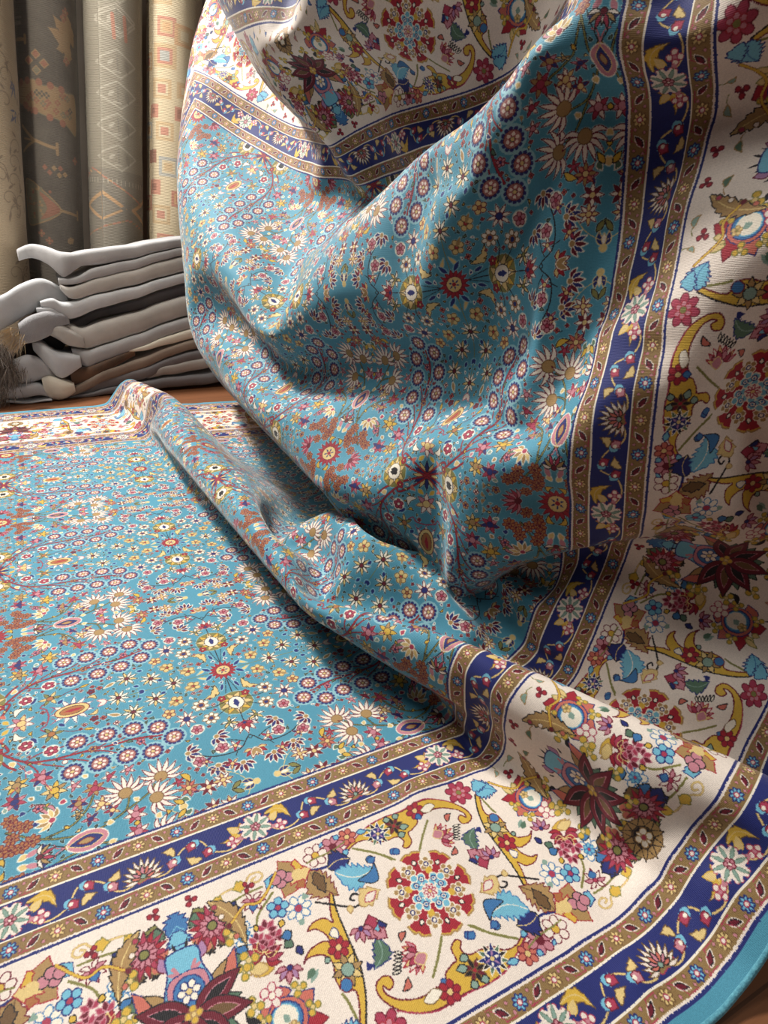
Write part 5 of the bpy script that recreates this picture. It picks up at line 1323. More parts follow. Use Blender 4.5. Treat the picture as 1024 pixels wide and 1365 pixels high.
# how the sheet lies: offsets of a 94 x 80 net, second differences in half millimetres, for x, y and z
SHAPE = [[-59,0,0,-1,0,0,0,0,0,0,0,0,0,0,0,0,0,0,0,0,0,0,0,0,0,0,0,0,0,0,0,0,0,0,0,0,0,0,0,0,0,0,0,0,0,0,0,0,0,0,0,0,0,0,0,0,0,0,0,0,0,0,0,0,0,0,0,0,0,0,0,0,0,0,0,0,0,0,1,0,
40,0,0,0,0,0,0,0,0,0,0,0,0,0,0,0,0,0,0,0,0,0,0,0,0,0,0,0,0,0,0,0,0,0,0,0,0,0,0,0,0,0,0,0,0,0,0,0,0,0,0,0,0,0,0,0,0,0,0,0,0,0,0,0,0,0,0,0,0,0,0,0,0,0,0,0,0,0,0,0,
40,0,0,1,-1,0,0,0,0,0,0,0,0,0,0,0,0,0,0,0,0,0,0,0,0,0,0,0,0,0,0,0,0,0,0,0,0,0,0,0,0,0,0,0,0,0,0,0,0,0,0,0,0,0,0,0,0,0,0,0,0,0,0,0,0,0,0,0,0,0,0,0,0,0,0,0,0,0,-1,0,
40,0,0,0,0,0,0,0,0,0,0,0,0,0,0,0,0,0,0,0,0,0,0,0,0,0,0,0,0,0,0,0,0,0,0,0,0,0,0,0,0,0,0,0,0,0,0,0,0,0,0,0,0,0,0,0,0,0,0,0,0,0,0,0,0,0,0,0,0,0,0,0,0,0,-1,-2,-3,-3,-3,-1,
40,0,0,0,0,0,0,0,0,0,0,0,0,0,0,0,0,0,0,0,0,0,0,0,0,0,0,0,0,0,0,0,0,0,0,0,0,0,0,0,0,0,0,0,0,0,0,0,0,0,0,0,0,0,0,0,0,0,0,0,0,0,0,0,0,0,0,0,0,-1,-1,-1,-3,-4,-4,-2,-2,-1,1,2,
41,-1,0,0,0,0,0,0,0,0,0,0,0,0,0,0,0,0,0,0,0,0,0,0,0,0,0,0,0,0,0,0,0,0,0,0,0,0,0,0,0,0,0,0,0,0,0,0,0,0,0,0,0,0,0,0,0,0,0,0,0,0,0,0,0,0,-1,-2,-2,-2,-4,-4,-4,-3,-1,-1,1,2,3,2,
40,1,-1,0,1,-1,0,0,0,0,0,0,0,0,0,0,0,0,0,0,0,0,0,0,0,0,0,0,0,0,0,0,0,0,0,0,0,0,0,0,0,0,0,0,0,0,0,0,0,0,0,0,0,0,0,0,0,-1,0,0,-1,-1,-1,-2,-2,-1,-1,-3,-4,-4,-2,-3,-1,1,1,2,3,3,2,2,
40,0,0,0,0,0,0,0,0,0,0,0,0,0,0,0,0,0,0,0,0,0,0,0,0,0,0,0,0,0,0,0,0,0,0,0,0,0,0,0,0,0,0,0,0,0,0,0,0,-1,0,0,-1,-2,-2,-3,-3,-3,-4,-5,-4,-5,-6,-3,4,10,5,-2,-3,-2,-1,1,2,3,3,4,4,3,4,3,
41,-1,0,0,0,0,0,0,0,0,0,0,0,0,0,1,-1,0,0,0,0,0,0,0,0,0,0,0,0,0,0,0,0,0,0,0,0,0,0,0,0,0,-1,0,0,-1,-2,-2,-3,-3,-5,-7,-7,-5,-4,-3,-2,-2,-2,-1,-2,0,4,7,9,6,-1,-3,-1,1,2,3,4,4,5,4,3,3,1,0,
40,0,1,-1,0,0,0,0,0,0,0,0,0,0,1,-1,1,-1,0,0,0,0,0,0,0,0,0,0,0,0,0,0,0,0,0,0,0,-1,0,-1,-1,-2,-2,-3,-5,-5,-5,-6,-6,-6,-7,-5,-6,0,1,0,0,1,2,2,5,7,9,11,7,-6,-8,-1,2,4,4,6,5,4,3,2,0,-1,-5,-6,
40,1,-1,0,0,0,0,0,0,0,0,0,0,0,0,0,0,0,0,0,0,0,0,0,0,0,0,0,0,0,0,0,-1,0,-1,-2,-2,-2,-4,-4,-5,-5,-5,-7,-5,-5,-5,-4,-3,-3,-1,0,2,0,1,2,3,4,4,6,7,7,7,5,0,-10,-4,4,7,6,6,3,3,1,-2,-4,-6,-9,-7,-9,
41,-1,0,0,0,0,0,0,0,0,-1,0,1,0,0,0,0,0,0,0,0,0,0,0,0,0,0,0,-1,-1,-1,-2,-3,-4,-4,-5,-5,-6,-6,-5,-6,-5,-5,-2,-3,-2,-1,-1,0,1,3,2,6,4,3,4,4,5,6,6,4,2,-1,-3,-6,-2,9,10,6,3,2,-1,-4,-6,-8,-10,-10,-9,-6,-2,
41,-1,0,0,0,0,0,0,0,-1,1,0,-1,1,0,0,0,0,0,0,0,0,0,0,-1,-1,-2,-3,-3,-5,-6,-6,-5,-6,-6,-5,-6,-4,-3,-4,-1,-2,-1,-1,0,1,1,2,3,4,5,7,6,5,5,6,5,4,3,1,1,0,-2,-5,-3,11,8,3,-1,-3,-5,-6,-8,-8,-8,-7,-4,0,0,2,
40,1,-1,0,0,0,0,0,0,0,0,0,0,0,0,1,-1,0,0,0,0,-1,-2,-4,-4,-7,-7,-7,-7,-6,-5,-5,-4,-4,-3,-2,-2,-1,-1,0,-1,1,1,1,2,3,4,6,6,7,7,7,6,5,4,2,3,2,1,1,1,0,1,1,0,-1,-3,-5,-4,-5,-7,-6,-5,-5,-1,2,6,8,10,11,
41,-1,0,0,0,0,0,0,0,0,0,0,0,0,0,0,0,0,-1,-4,-7,-8,-10,-9,-8,-6,-5,-3,-4,-2,-2,-2,-2,-1,0,-1,1,0,0,1,2,2,4,5,6,6,8,7,7,7,5,4,2,2,2,2,0,0,1,0,0,0,-2,-3,-4,-5,-4,-4,-5,-5,-3,-3,-1,3,6,9,9,7,5,1,
41,-1,0,1,-1,0,0,0,0,0,0,0,0,-1,1,-3,-5,-9,-13,-11,-10,-8,-5,-3,-3,-1,-1,-2,0,-1,-1,1,0,0,0,2,0,2,4,4,5,6,7,8,7,8,6,5,3,3,2,1,1,1,-1,0,0,0,-2,0,-3,-2,-3,-4,-4,-4,-4,-4,-3,-2,0,2,6,8,7,7,4,2,0,-1,
40,1,0,-1,-1,2,-1,-1,0,1,0,-3,-7,-18,-19,-2,-8,-7,-4,-2,-1,-1,-1,-2,0,-1,0,0,0,1,0,0,1,3,2,2,6,5,6,8,8,8,7,5,5,3,3,1,2,-1,0,-1,0,-1,0,-1,-1,-1,-1,-3,-2,-4,-3,-4,-2,-2,-3,-2,0,2,4,7,7,6,5,1,0,0,-1,1,
40,-1,0,-1,-2,3,-1,0,-4,-5,-10,-14,-7,0,-2,-8,-10,-6,-3,-2,-1,0,0,0,-1,1,-1,1,1,0,3,2,4,4,6,8,7,8,8,7,5,5,2,2,2,0,-1,0,-1,-1,-1,0,-1,-1,0,-1,-2,-2,-2,-3,-3,-3,-3,-1,-1,0,-2,2,3,6,7,5,4,1,0,0,0,0,1,0,
37,-1,-1,2,1,-7,-19,-1,-1,-11,-9,-1,1,6,-11,-10,1,0,-2,-2,-2,-1,-1,-1,1,-1,2,2,3,4,5,6,7,7,8,7,7,6,4,2,2,0,1,-1,-1,-1,-1,-1,-1,0,-1,-1,0,-1,-2,-1,-1,-3,-2,-3,-2,-2,-2,-1,1,2,3,4,7,6,2,3,0,0,0,0,0,0,0,0,
31,-4,-2,0,-5,-5,-11,3,0,-8,-5,-5,-4,4,3,-5,0,-1,-1,-2,-2,-4,-3,-2,-1,5,5,6,6,8,6,7,7,7,5,4,2,1,0,-1,0,-1,-1,0,-2,-1,-1,-1,-1,-1,-1,0,-1,0,-1,-2,-2,-2,-3,0,-2,-1,1,1,0,2,8,8,3,1,1,-1,1,0,0,0,0,0,0,-1,
31,-1,-3,0,-2,-11,-2,-17,-6,5,2,0,-4,-4,7,0,3,0,0,0,-1,0,0,0,2,6,10,7,7,4,3,3,1,-1,-1,-1,-1,0,-1,1,-1,0,0,-1,0,-1,-2,-1,-1,0,-1,-1,-1,-1,-1,-1,-2,-1,0,-1,1,2,2,3,4,4,4,0,0,1,0,0,-1,1,0,0,0,0,0,0,
33,0,3,-9,-8,-7,3,-8,-8,-1,2,2,0,-6,5,9,-1,2,3,3,5,5,6,5,-3,-8,5,4,2,-1,-5,-8,-6,-1,1,2,3,3,3,2,1,1,0,0,-1,-1,0,-1,-1,-1,0,-1,-1,-1,-1,-1,0,0,1,1,2,3,3,3,3,1,-1,1,0,0,0,0,0,-1,0,1,0,-1,0,1,
30,-4,-5,-7,-5,1,7,2,-1,0,1,2,3,0,-1,0,4,5,3,2,0,-1,-5,-5,0,3,-3,1,4,0,-11,-5,-5,-2,1,2,4,3,4,3,3,2,2,1,0,-1,-1,-1,0,-1,0,-1,-1,-1,0,0,1,2,1,3,2,2,2,1,-1,1,0,0,0,-1,0,1,0,0,0,-1,0,1,0,0,
29,-6,-8,-3,2,5,5,3,2,2,2,2,1,2,-1,0,-2,-3,-3,-3,-2,-3,1,4,5,3,-2,-2,-2,3,-3,-3,0,-5,-2,0,-1,1,2,3,3,2,2,2,0,1,-1,-1,0,0,-1,1,0,0,0,1,1,1,2,1,2,1,0,-1,1,0,0,-1,1,0,0,-1,1,0,0,0,0,0,0,0,
30,-1,0,1,3,2,1,1,0,1,-1,-1,-2,-4,-5,-5,-4,-3,0,1,5,7,8,5,-5,-11,14,3,-3,-6,8,-2,-10,8,4,-4,-5,-3,-3,-1,1,3,1,2,2,0,0,0,1,0,0,0,0,1,0,1,1,2,1,1,0,-1,0,1,0,-1,1,0,-1,1,0,0,-1,1,0,0,0,0,0,0,
33,2,1,1,0,0,0,-1,-2,-3,-2,-4,-4,-5,-2,-2,-2,1,7,10,7,4,-2,-7,-7,-1,-2,3,2,1,-2,0,7,4,2,2,0,-4,-3,-3,-1,-2,2,1,1,1,1,1,0,1,1,0,1,0,2,0,1,0,0,0,0,1,0,0,-1,1,-1,1,0,-1,1,0,0,-1,0,1,0,0,0,0,
37,1,-1,-1,0,-3,-4,-3,-2,-3,-3,-3,-2,0,1,3,4,10,7,1,-3,-5,-5,-4,-1,0,-8,-2,2,3,1,6,11,2,0,2,1,0,-2,-3,-2,-2,-2,0,2,1,1,2,0,1,1,1,1,1,0,1,0,0,0,0,0,0,0,-1,1,0,0,0,0,0,-1,1,0,0,0,-1,0,0,0,1,
34,-2,-2,-2,-3,-3,-2,-2,-2,-1,0,2,2,5,5,4,4,-3,-4,-3,-2,-3,-3,0,3,1,-9,-4,1,3,7,11,5,0,-1,0,1,2,0,0,-3,-1,-2,-2,-1,1,3,1,1,1,0,1,0,1,0,0,1,0,0,0,0,0,-1,1,0,-1,1,-1,1,0,0,-1,1,0,0,0,0,0,0,-1,
25,-2,-1,-2,-1,-1,-1,0,0,2,4,5,5,3,1,0,0,-1,-6,-6,-3,-1,0,1,3,0,-5,0,0,5,9,4,2,-1,-1,0,0,0,2,0,0,-1,-1,-1,0,0,1,1,1,0,1,-1,1,-1,1,0,-1,0,0,0,0,0,1,0,0,0,0,0,-1,1,0,0,-1,1,0,0,0,0,0,0,
23,0,-1,0,0,2,2,0,2,2,3,2,1,2,-1,1,-1,0,-1,-3,-5,1,2,0,-1,0,5,3,1,3,-7,1,3,0,0,-1,0,0,0,1,1,0,0,0,-1,1,-1,0,1,-1,0,1,-1,1,-1,0,0,1,0,0,0,0,0,-1,0,1,-1,0,1,-1,0,1,0,-1,0,0,0,0,0,1,
29,0,2,1,1,1,1,1,-4,-5,8,2,1,-2,1,0,-1,-4,-2,-2,11,-3,0,-1,-3,-14,-28,7,12,17,5,2,3,3,0,0,0,0,0,0,0,0,0,-1,0,0,0,0,-1,1,-1,0,0,-1,1,0,0,-1,1,0,0,-1,0,1,0,-1,1,0,0,0,0,-1,1,0,0,0,0,0,0,0,
36,0,0,0,-2,-2,-4,-6,0,9,2,2,0,0,0,0,1,0,-1,4,-5,4,-2,-5,-7,-5,-13,-8,9,7,12,5,0,1,4,3,0,0,0,1,-2,-1,-1,-1,-1,-1,0,-1,0,-1,0,-1,0,0,0,0,0,0,-1,0,0,0,0,0,-1,1,-1,0,0,0,0,0,0,0,0,0,0,0,1,0,
34,0,-2,-2,-3,-5,-4,2,8,6,-3,-6,-13,-14,-1,10,12,11,6,0,0,-3,-11,-4,-6,-8,3,0,-3,-15,-3,7,11,9,8,8,7,2,1,-2,-2,-3,-2,-2,-2,-2,-1,-1,-1,-1,0,0,-1,0,-1,0,-1,0,-1,0,-1,0,0,-1,0,-1,0,0,-1,0,0,0,-1,0,-1,0,0,0,-1,0,
26,0,0,0,-3,-4,2,7,4,0,-7,-8,-2,0,-7,-8,-2,6,14,17,-2,-14,-11,-14,-9,7,24,0,-15,-6,10,3,0,3,4,5,8,9,-4,-7,-5,-2,-3,-2,-1,-2,-1,-1,-1,-1,-1,-1,0,-1,-1,-1,0,-1,0,-1,0,-1,-1,0,-1,0,0,-1,-1,0,-1,-1,-1,-1,-1,-1,-2,-1,-1,-6,
18,2,2,2,-2,-1,6,3,0,-5,-6,-2,0,-1,-4,-3,-2,-7,-10,-3,-14,3,8,-1,7,25,16,-1,-1,5,2,-1,-1,-2,-4,-7,-11,-12,-4,1,2,0,0,0,-1,0,-1,-1,-1,0,-1,0,-1,-1,-1,0,-1,-1,-1,0,-1,0,-1,-1,1,-1,-2,0,0,-1,-1,-1,-1,-1,0,-2,-1,-2,-2,-7,
15,2,4,1,2,2,1,0,-3,-4,-2,0,0,-1,6,14,1,1,0,-18,-11,-14,-9,7,31,12,2,-1,-3,-3,3,-2,-12,-12,-11,-10,-7,-4,1,1,1,1,1,0,1,0,-1,1,-1,0,-1,-1,0,-1,0,-1,-1,0,0,-1,-1,0,0,-1,-1,-1,1,-1,-1,-1,0,-1,0,-1,-1,0,-1,0,-2,-3,
12,3,2,3,5,3,-2,-2,-2,-2,-1,1,1,-1,10,6,4,-4,-17,-19,1,3,-3,26,14,-2,-1,-9,-23,-34,-2,5,2,-1,-2,-2,-2,0,0,1,0,1,0,1,0,0,1,-1,1,-1,0,0,-1,0,-1,-1,1,-1,-1,0,0,0,-1,0,-1,0,-1,0,0,-1,-1,0,-1,0,0,-1,1,-1,0,-1,
11,1,1,4,6,4,0,-2,-2,-1,0,0,0,2,5,-7,-14,-19,-12,2,0,0,13,24,7,-2,-11,-13,-10,-5,-10,0,-1,-2,-1,-1,0,-1,1,-1,1,0,0,1,0,1,-1,1,-1,0,0,-1,0,0,0,0,-1,0,0,-1,1,-1,0,0,0,-1,0,-1,-1,0,0,0,-1,0,0,0,0,1,0,0,
8,1,1,0,4,7,1,0,-1,-1,1,2,2,3,-3,-20,-18,-9,0,0,1,6,21,13,-15,-7,-9,-6,-2,-1,-13,0,3,0,-2,-2,0,0,0,0,0,0,1,-1,0,0,1,-1,1,0,0,-1,0,0,-1,0,0,0,0,0,-1,0,0,0,-1,1,-1,0,0,0,-1,0,0,-1,0,0,0,0,1,4,
6,0,0,1,1,3,4,1,0,0,0,1,3,1,-23,-15,-5,1,0,-2,2,4,17,-20,-8,12,2,4,4,-3,-17,-7,2,0,-2,-1,-1,0,-1,1,-1,0,0,0,1,0,-1,1,-1,0,0,0,0,-1,0,0,0,0,0,0,0,0,-1,0,0,0,0,0,-1,0,0,0,0,0,-1,1,-1,0,0,6,
4,-1,0,0,1,3,2,1,-1,-2,-3,-4,-7,-8,-6,-1,1,0,-2,2,4,6,7,-3,-9,-4,3,4,4,-1,-13,-12,2,1,-2,-1,0,-1,1,-1,1,0,-1,1,-1,0,0,0,0,-1,0,1,-1,0,0,0,-1,0,0,0,0,0,1,-1,1,-1,0,0,0,0,0,0,0,0,0,-1,0,-1,-1,10,
0,1,1,0,1,1,3,-2,-5,-4,-3,-5,-6,-4,0,0,1,-2,2,5,5,7,3,-4,-9,-10,3,2,4,7,1,-20,-5,-1,-1,-1,0,0,0,0,-1,0,1,-1,0,0,0,0,0,0,0,-1,0,1,0,-1,0,0,1,0,-1,0,0,0,0,0,0,0,1,-1,1,0,0,1,1,1,2,4,14,22,
-2,1,0,1,1,2,-2,-8,-5,-2,-1,-5,-3,1,-1,1,-1,4,4,4,4,6,0,1,-4,-10,-5,-3,-1,1,4,-4,-10,-2,-1,1,0,1,-1,0,0,0,-1,1,0,-1,0,-1,0,1,-1,1,0,-1,0,0,0,1,-1,0,1,0,-1,1,-1,1,0,0,1,1,0,1,2,1,3,3,5,7,9,13,
-5,1,0,1,1,1,-6,-10,-3,0,0,-2,0,-1,0,2,6,4,3,2,3,4,-2,0,2,-6,-6,-4,-4,0,3,-1,-13,-4,3,1,-1,0,-1,0,0,-1,0,-1,0,0,1,-1,0,0,0,0,0,1,0,0,1,-1,0,0,0,0,1,-1,1,0,1,1,0,2,2,1,2,3,2,5,5,5,5,3,
-8,1,1,0,1,-1,-7,-4,-3,-1,-1,0,-1,2,5,9,3,0,1,-1,1,3,-1,1,0,-1,-2,1,2,2,3,2,-7,-11,-5,-4,-3,-3,-2,-1,-1,-1,-1,0,0,0,-1,1,0,0,1,-1,1,0,1,1,0,0,-1,0,0,0,1,1,1,0,1,1,2,0,2,2,3,3,3,3,4,5,3,-2,
-11,0,1,2,0,-1,-1,-2,-4,-5,-2,2,2,0,4,8,4,1,-2,0,3,0,-2,3,0,1,6,7,7,2,0,-3,-5,-7,-8,-7,-5,-5,-3,-4,-2,-2,0,-1,-1,0,0,0,0,0,0,1,1,0,1,0,0,0,1,0,1,0,0,1,1,1,1,1,1,3,1,2,2,3,3,3,3,3,2,-3,
-14,1,1,0,0,0,3,1,-2,-6,-5,1,3,1,3,4,3,-1,1,2,3,1,-3,3,1,6,10,10,2,-1,-1,-1,-2,-5,-6,-5,-7,-6,-5,-5,-4,-3,-3,-1,-1,0,0,0,0,0,0,1,0,1,0,1,0,1,0,1,0,1,1,1,0,2,1,1,2,1,2,2,2,2,2,3,2,2,0,-3,
-16,0,0,0,1,1,4,4,-1,-2,-4,-2,2,3,-2,-7,-1,4,5,9,6,0,-7,1,6,12,11,3,-1,-2,-2,-1,-1,0,-2,-4,-4,-4,-6,-5,-7,-4,-4,-3,-2,-1,0,0,0,-1,0,-1,0,1,1,0,1,0,1,1,1,1,1,1,1,1,1,2,1,1,1,2,2,2,3,1,2,1,0,-3,
-18,0,0,1,0,1,4,6,2,-2,-1,-3,0,0,-3,-6,0,5,11,9,5,1,-4,-11,18,12,3,-2,-2,-2,-1,0,1,1,-1,0,0,-2,-3,-5,-4,-7,-6,-6,-4,-3,-1,-1,-1,-1,-2,0,0,0,0,2,1,1,1,0,1,1,1,1,2,0,2,0,1,2,2,1,2,1,1,2,1,0,0,-2,
-18,0,0,-1,1,0,5,5,2,1,-2,0,0,0,0,-2,3,12,12,6,0,-1,1,3,5,2,-3,-5,-3,0,0,1,2,1,2,2,0,1,1,0,-3,-4,-7,-8,-8,-7,-5,-2,-2,-3,-2,-2,-1,0,2,0,1,1,1,2,1,1,1,1,0,2,0,2,0,1,1,2,1,2,2,1,0,1,-2,-1,
-14,-2,-1,-1,-2,1,3,7,4,-1,-2,0,1,1,0,6,14,15,7,1,-2,-3,0,2,0,-2,-5,-4,-2,1,2,1,2,3,3,0,2,1,0,1,0,-1,-2,-5,-7,-8,-10,-7,-3,-4,-3,-3,-2,0,0,1,2,1,1,1,1,1,1,1,1,0,1,1,1,1,1,1,2,1,1,1,1,-1,-1,-2,
-10,-1,-2,-2,-2,-3,1,7,5,-1,0,0,2,1,3,13,14,7,2,0,2,0,-1,0,-2,-5,-6,-2,1,2,3,2,3,1,1,2,0,0,1,-1,1,0,-1,0,-2,-5,-7,-10,-9,-3,-3,-4,-4,-4,-1,3,1,1,1,1,1,1,1,0,1,1,0,0,2,0,2,2,0,1,1,1,0,0,-1,-1,
-3,-2,-2,-2,-3,-2,-3,2,7,0,0,1,0,3,10,12,6,-1,-9,-18,11,14,8,-1,-4,-4,-2,0,3,3,2,3,0,1,-1,0,0,-1,-1,0,1,3,3,1,0,0,-2,-4,-6,-5,-6,-5,-8,-7,-4,-1,2,1,1,1,1,1,0,1,0,0,1,1,0,2,1,0,2,1,1,0,0,0,-1,-1,
3,-1,-1,-1,-1,-2,-1,-1,-4,0,0,2,5,6,10,7,0,-5,-14,1,-1,0,4,4,2,0,2,1,2,1,0,0,1,-2,-1,-2,-2,-1,-2,1,1,4,4,5,5,2,2,0,-1,-4,-3,-4,-6,-11,-10,-3,0,2,1,0,0,0,1,0,1,0,1,0,1,1,1,2,0,2,0,0,0,-1,0,-2,
7,0,-1,-1,0,0,-2,-7,-5,0,1,6,11,4,3,1,0,-8,-10,11,2,-1,-1,0,-1,0,-1,1,-2,-1,-1,-2,-2,-2,-2,-3,-3,-4,-4,-5,-4,5,9,10,9,9,6,5,1,-1,-2,-4,-3,-6,-11,-5,-1,-1,1,0,1,0,0,1,-1,1,0,1,1,1,1,1,1,0,1,0,0,0,-2,-1,
9,-1,0,0,-2,-3,-4,-6,-3,1,2,10,8,3,0,-1,0,-10,-4,12,4,-3,0,-3,-4,-3,-3,-4,-1,-3,-1,-1,-2,-1,-3,-3,-3,-3,-1,-1,1,-2,1,4,7,8,9,6,5,3,-1,-1,-1,-1,-5,-6,-2,0,0,0,-1,1,0,0,0,1,0,0,1,1,1,1,1,1,0,0,0,-2,0,-1,
7,0,-1,-2,-2,-3,-5,-3,-2,2,6,3,-1,9,5,-1,-2,-9,-1,9,3,1,-7,-7,-7,-5,-3,-2,-2,1,-1,0,-1,-1,-1,-2,-1,-1,0,0,1,-1,-1,-1,2,4,5,7,5,4,3,2,0,0,1,-3,-1,0,-2,0,0,0,-1,0,1,-1,1,1,1,1,1,1,0,0,0,1,-1,-1,-1,-1,
5,-2,-2,-2,-3,-3,-2,-2,0,2,8,6,4,7,4,-1,-11,-10,2,0,-6,0,-1,-8,-7,-3,-1,0,0,0,2,0,1,-1,-1,1,0,2,1,2,5,0,-4,-2,-3,-1,2,3,4,4,4,2,1,2,3,2,-1,-1,-1,-1,0,-1,0,0,0,0,0,2,0,1,1,0,2,-1,0,-1,0,0,-2,0,
0,-2,-2,-3,-3,-1,-2,0,1,7,9,5,5,3,0,-4,-10,-5,3,-1,-7,-3,-1,-8,-5,-2,-2,0,2,1,0,1,0,1,2,1,4,5,8,16,18,1,-12,-13,-10,-8,-6,-2,2,2,3,2,3,3,5,4,-1,-2,-1,-1,-1,0,0,-1,0,1,0,0,2,0,1,1,-1,1,0,-1,-1,-1,0,-2,
-2,-4,-3,-2,-1,-2,0,0,6,10,7,3,0,-1,-1,-2,-7,-3,3,-2,-6,-3,-1,-4,-5,-3,0,2,0,1,0,0,1,1,3,5,6,8,10,10,5,4,-1,-6,-8,-9,-9,-7,-5,-1,1,2,3,6,6,1,-1,-2,-1,-2,-1,-1,0,1,0,0,1,0,1,1,0,0,1,-1,-1,0,-1,-1,-1,0,
-2,-3,-3,-2,-1,-1,1,4,9,9,3,-2,-3,2,2,-5,-10,0,4,-3,-6,-3,-3,-2,-3,1,10,3,-4,-3,-1,0,1,3,5,5,6,7,6,4,0,5,4,0,-3,-5,-6,-8,-7,-5,-3,1,4,4,2,-1,-2,-2,-2,-1,0,0,-1,0,0,0,1,1,0,1,0,0,0,-1,0,-1,-1,0,-1,-2,
0,-2,-1,0,0,2,3,7,6,3,-1,-5,-3,0,3,-7,-7,1,4,-2,3,-5,-13,-5,2,8,10,4,-3,-3,-2,1,2,4,3,5,4,3,4,0,-1,5,7,1,0,0,-3,-3,-5,-5,-4,-2,-1,-1,0,-3,-4,-2,-1,0,-1,-1,0,0,0,1,0,0,1,0,1,0,-2,1,-2,-1,0,-1,-1,0,
3,1,1,1,3,3,4,3,2,0,-2,-2,-3,-2,-2,-9,-3,2,3,-2,-2,-9,-10,-1,7,12,7,0,0,-2,1,1,3,3,3,4,2,2,-1,-1,-1,2,9,5,1,0,0,-2,-2,-2,-3,-3,-4,-2,-4,-4,-3,-3,-2,-1,-1,-1,1,-1,0,0,1,1,0,0,0,-1,0,-1,0,-1,-1,-1,-1,0,
7,2,2,3,2,3,2,2,1,-1,-1,-2,-2,-3,-10,-6,-2,3,4,-5,-10,-10,-4,6,13,10,1,-1,0,2,2,2,2,3,4,1,2,0,-1,-3,-1,1,6,9,3,-1,1,0,0,-2,-2,-3,-2,-4,-3,-4,-4,-4,-3,-3,-2,0,-1,0,1,0,0,0,0,0,-1,1,-1,-1,-1,-1,-1,0,0,-1,
10,3,3,3,2,2,1,0,0,-1,-2,-3,-4,-2,-9,-5,0,3,0,-9,-10,-6,2,13,9,7,-1,-4,2,3,2,4,3,3,2,2,1,0,-1,-3,-2,-2,2,8,8,2,0,0,-1,0,-1,-1,-3,-2,-3,-3,-5,-4,-5,-3,-3,-1,-1,0,0,0,-1,0,0,0,0,-1,-1,0,-1,0,-1,-1,0,0,
11,4,2,2,2,0,1,0,-1,-1,-1,-3,-5,-4,-7,-3,2,2,-4,-12,-8,1,10,12,8,3,-6,-2,2,4,5,3,3,3,2,2,1,0,-1,0,-4,-3,-4,4,11,3,1,1,0,0,0,-2,0,-2,-2,-3,-3,-5,-5,-5,-4,-3,-1,-1,0,0,0,-1,-1,0,-1,-1,1,-2,0,-1,0,0,-1,0,
9,2,3,0,1,1,0,-1,-1,0,0,3,-2,-17,-5,4,0,3,-8,-12,-1,8,23,4,-1,2,-10,0,4,5,4,4,4,2,1,1,2,1,0,0,0,-2,-1,-1,0,3,1,2,1,0,-1,1,-2,0,-1,-1,-2,-4,-5,-6,-5,-5,-2,-1,-2,0,-1,0,-1,-1,-1,0,-2,1,-1,0,-1,0,0,-1,
4,1,1,1,0,-1,-1,-1,-3,-5,-5,-5,-4,-2,3,7,8,-5,-12,-3,5,15,5,1,-2,-6,6,5,7,6,5,3,3,1,2,1,-1,1,2,0,-1,1,0,-2,-5,-1,2,2,2,0,1,-1,1,-1,-1,0,-1,-2,-3,-6,-6,-5,-6,-2,-1,-1,-1,-1,-1,-2,0,-2,1,-2,0,0,0,-1,0,0,
0,-1,0,-1,-1,-2,-2,-5,-5,-6,-4,-3,-2,-1,2,5,7,1,-3,3,14,10,-1,0,-1,-8,5,12,10,6,3,3,0,2,0,0,1,0,-1,0,1,-1,-1,-5,-5,1,1,2,3,2,0,0,0,0,0,0,-1,0,-2,-3,-5,-8,-6,-5,-2,-1,-1,-2,-1,-1,-2,0,-1,0,0,-1,0,0,-1,0,
-6,0,-2,-1,-2,-2,-5,-4,-4,-3,-2,-1,0,2,-1,0,5,6,3,9,15,4,2,6,6,1,3,4,2,2,1,0,1,0,0,0,-1,0,0,0,-1,-3,-3,-4,-2,0,2,1,2,2,2,1,0,0,0,0,0,-1,-1,-1,-4,-5,-7,-6,-3,-3,-2,-1,-2,-2,0,-2,-1,0,-1,0,0,-1,1,-1,
-10,-2,-1,-2,-2,-3,-2,-3,-2,0,-1,1,2,1,-2,-4,-5,2,15,29,13,6,6,1,0,0,2,0,1,-1,1,0,0,-1,0,0,0,-1,-1,-1,-2,-2,-4,-1,0,2,1,0,1,1,1,1,0,0,0,0,-1,0,0,-1,-1,-3,-6,-7,-6,-3,-1,-2,-2,-1,-3,0,-1,-1,-1,0,-1,0,0,0,
-13,-2,-2,-1,-2,-2,-2,-1,1,2,5,8,16,7,-7,-9,-6,8,19,7,3,5,2,2,1,1,-1,1,-1,1,-1,1,-1,1,0,-1,-1,-2,-1,-3,-2,-1,0,0,0,1,1,1,-1,0,0,1,1,0,0,-1,1,-1,0,0,-1,-2,-3,-6,-6,-4,-3,-2,-2,-2,-1,-1,-2,-1,0,-1,0,-1,-1,0,
-15,-2,-2,-1,-2,0,-1,2,2,4,7,9,6,9,4,-4,-7,18,7,1,0,0,-1,2,2,1,0,0,1,-1,1,-1,0,-1,-2,-2,-2,-1,-2,0,0,-1,-1,-1,0,0,1,1,0,2,0,1,0,0,0,0,-1,1,0,0,0,-1,-3,-4,-5,-5,-3,-3,-2,-1,-2,-2,0,-1,-1,-2,0,0,-1,-1,
-16,-1,-2,-2,0,-1,2,2,4,5,5,2,-1,2,11,6,-3,18,5,0,-1,-1,-2,0,1,1,2,0,0,1,-1,-2,-4,-5,-3,-3,-2,-2,0,2,-1,-1,0,-1,-1,-1,-1,-1,5,7,4,1,2,1,-1,-1,1,0,1,0,0,0,-1,-3,-6,-5,-3,-2,-2,-2,-1,-2,-1,-2,-1,0,-2,0,-1,0,
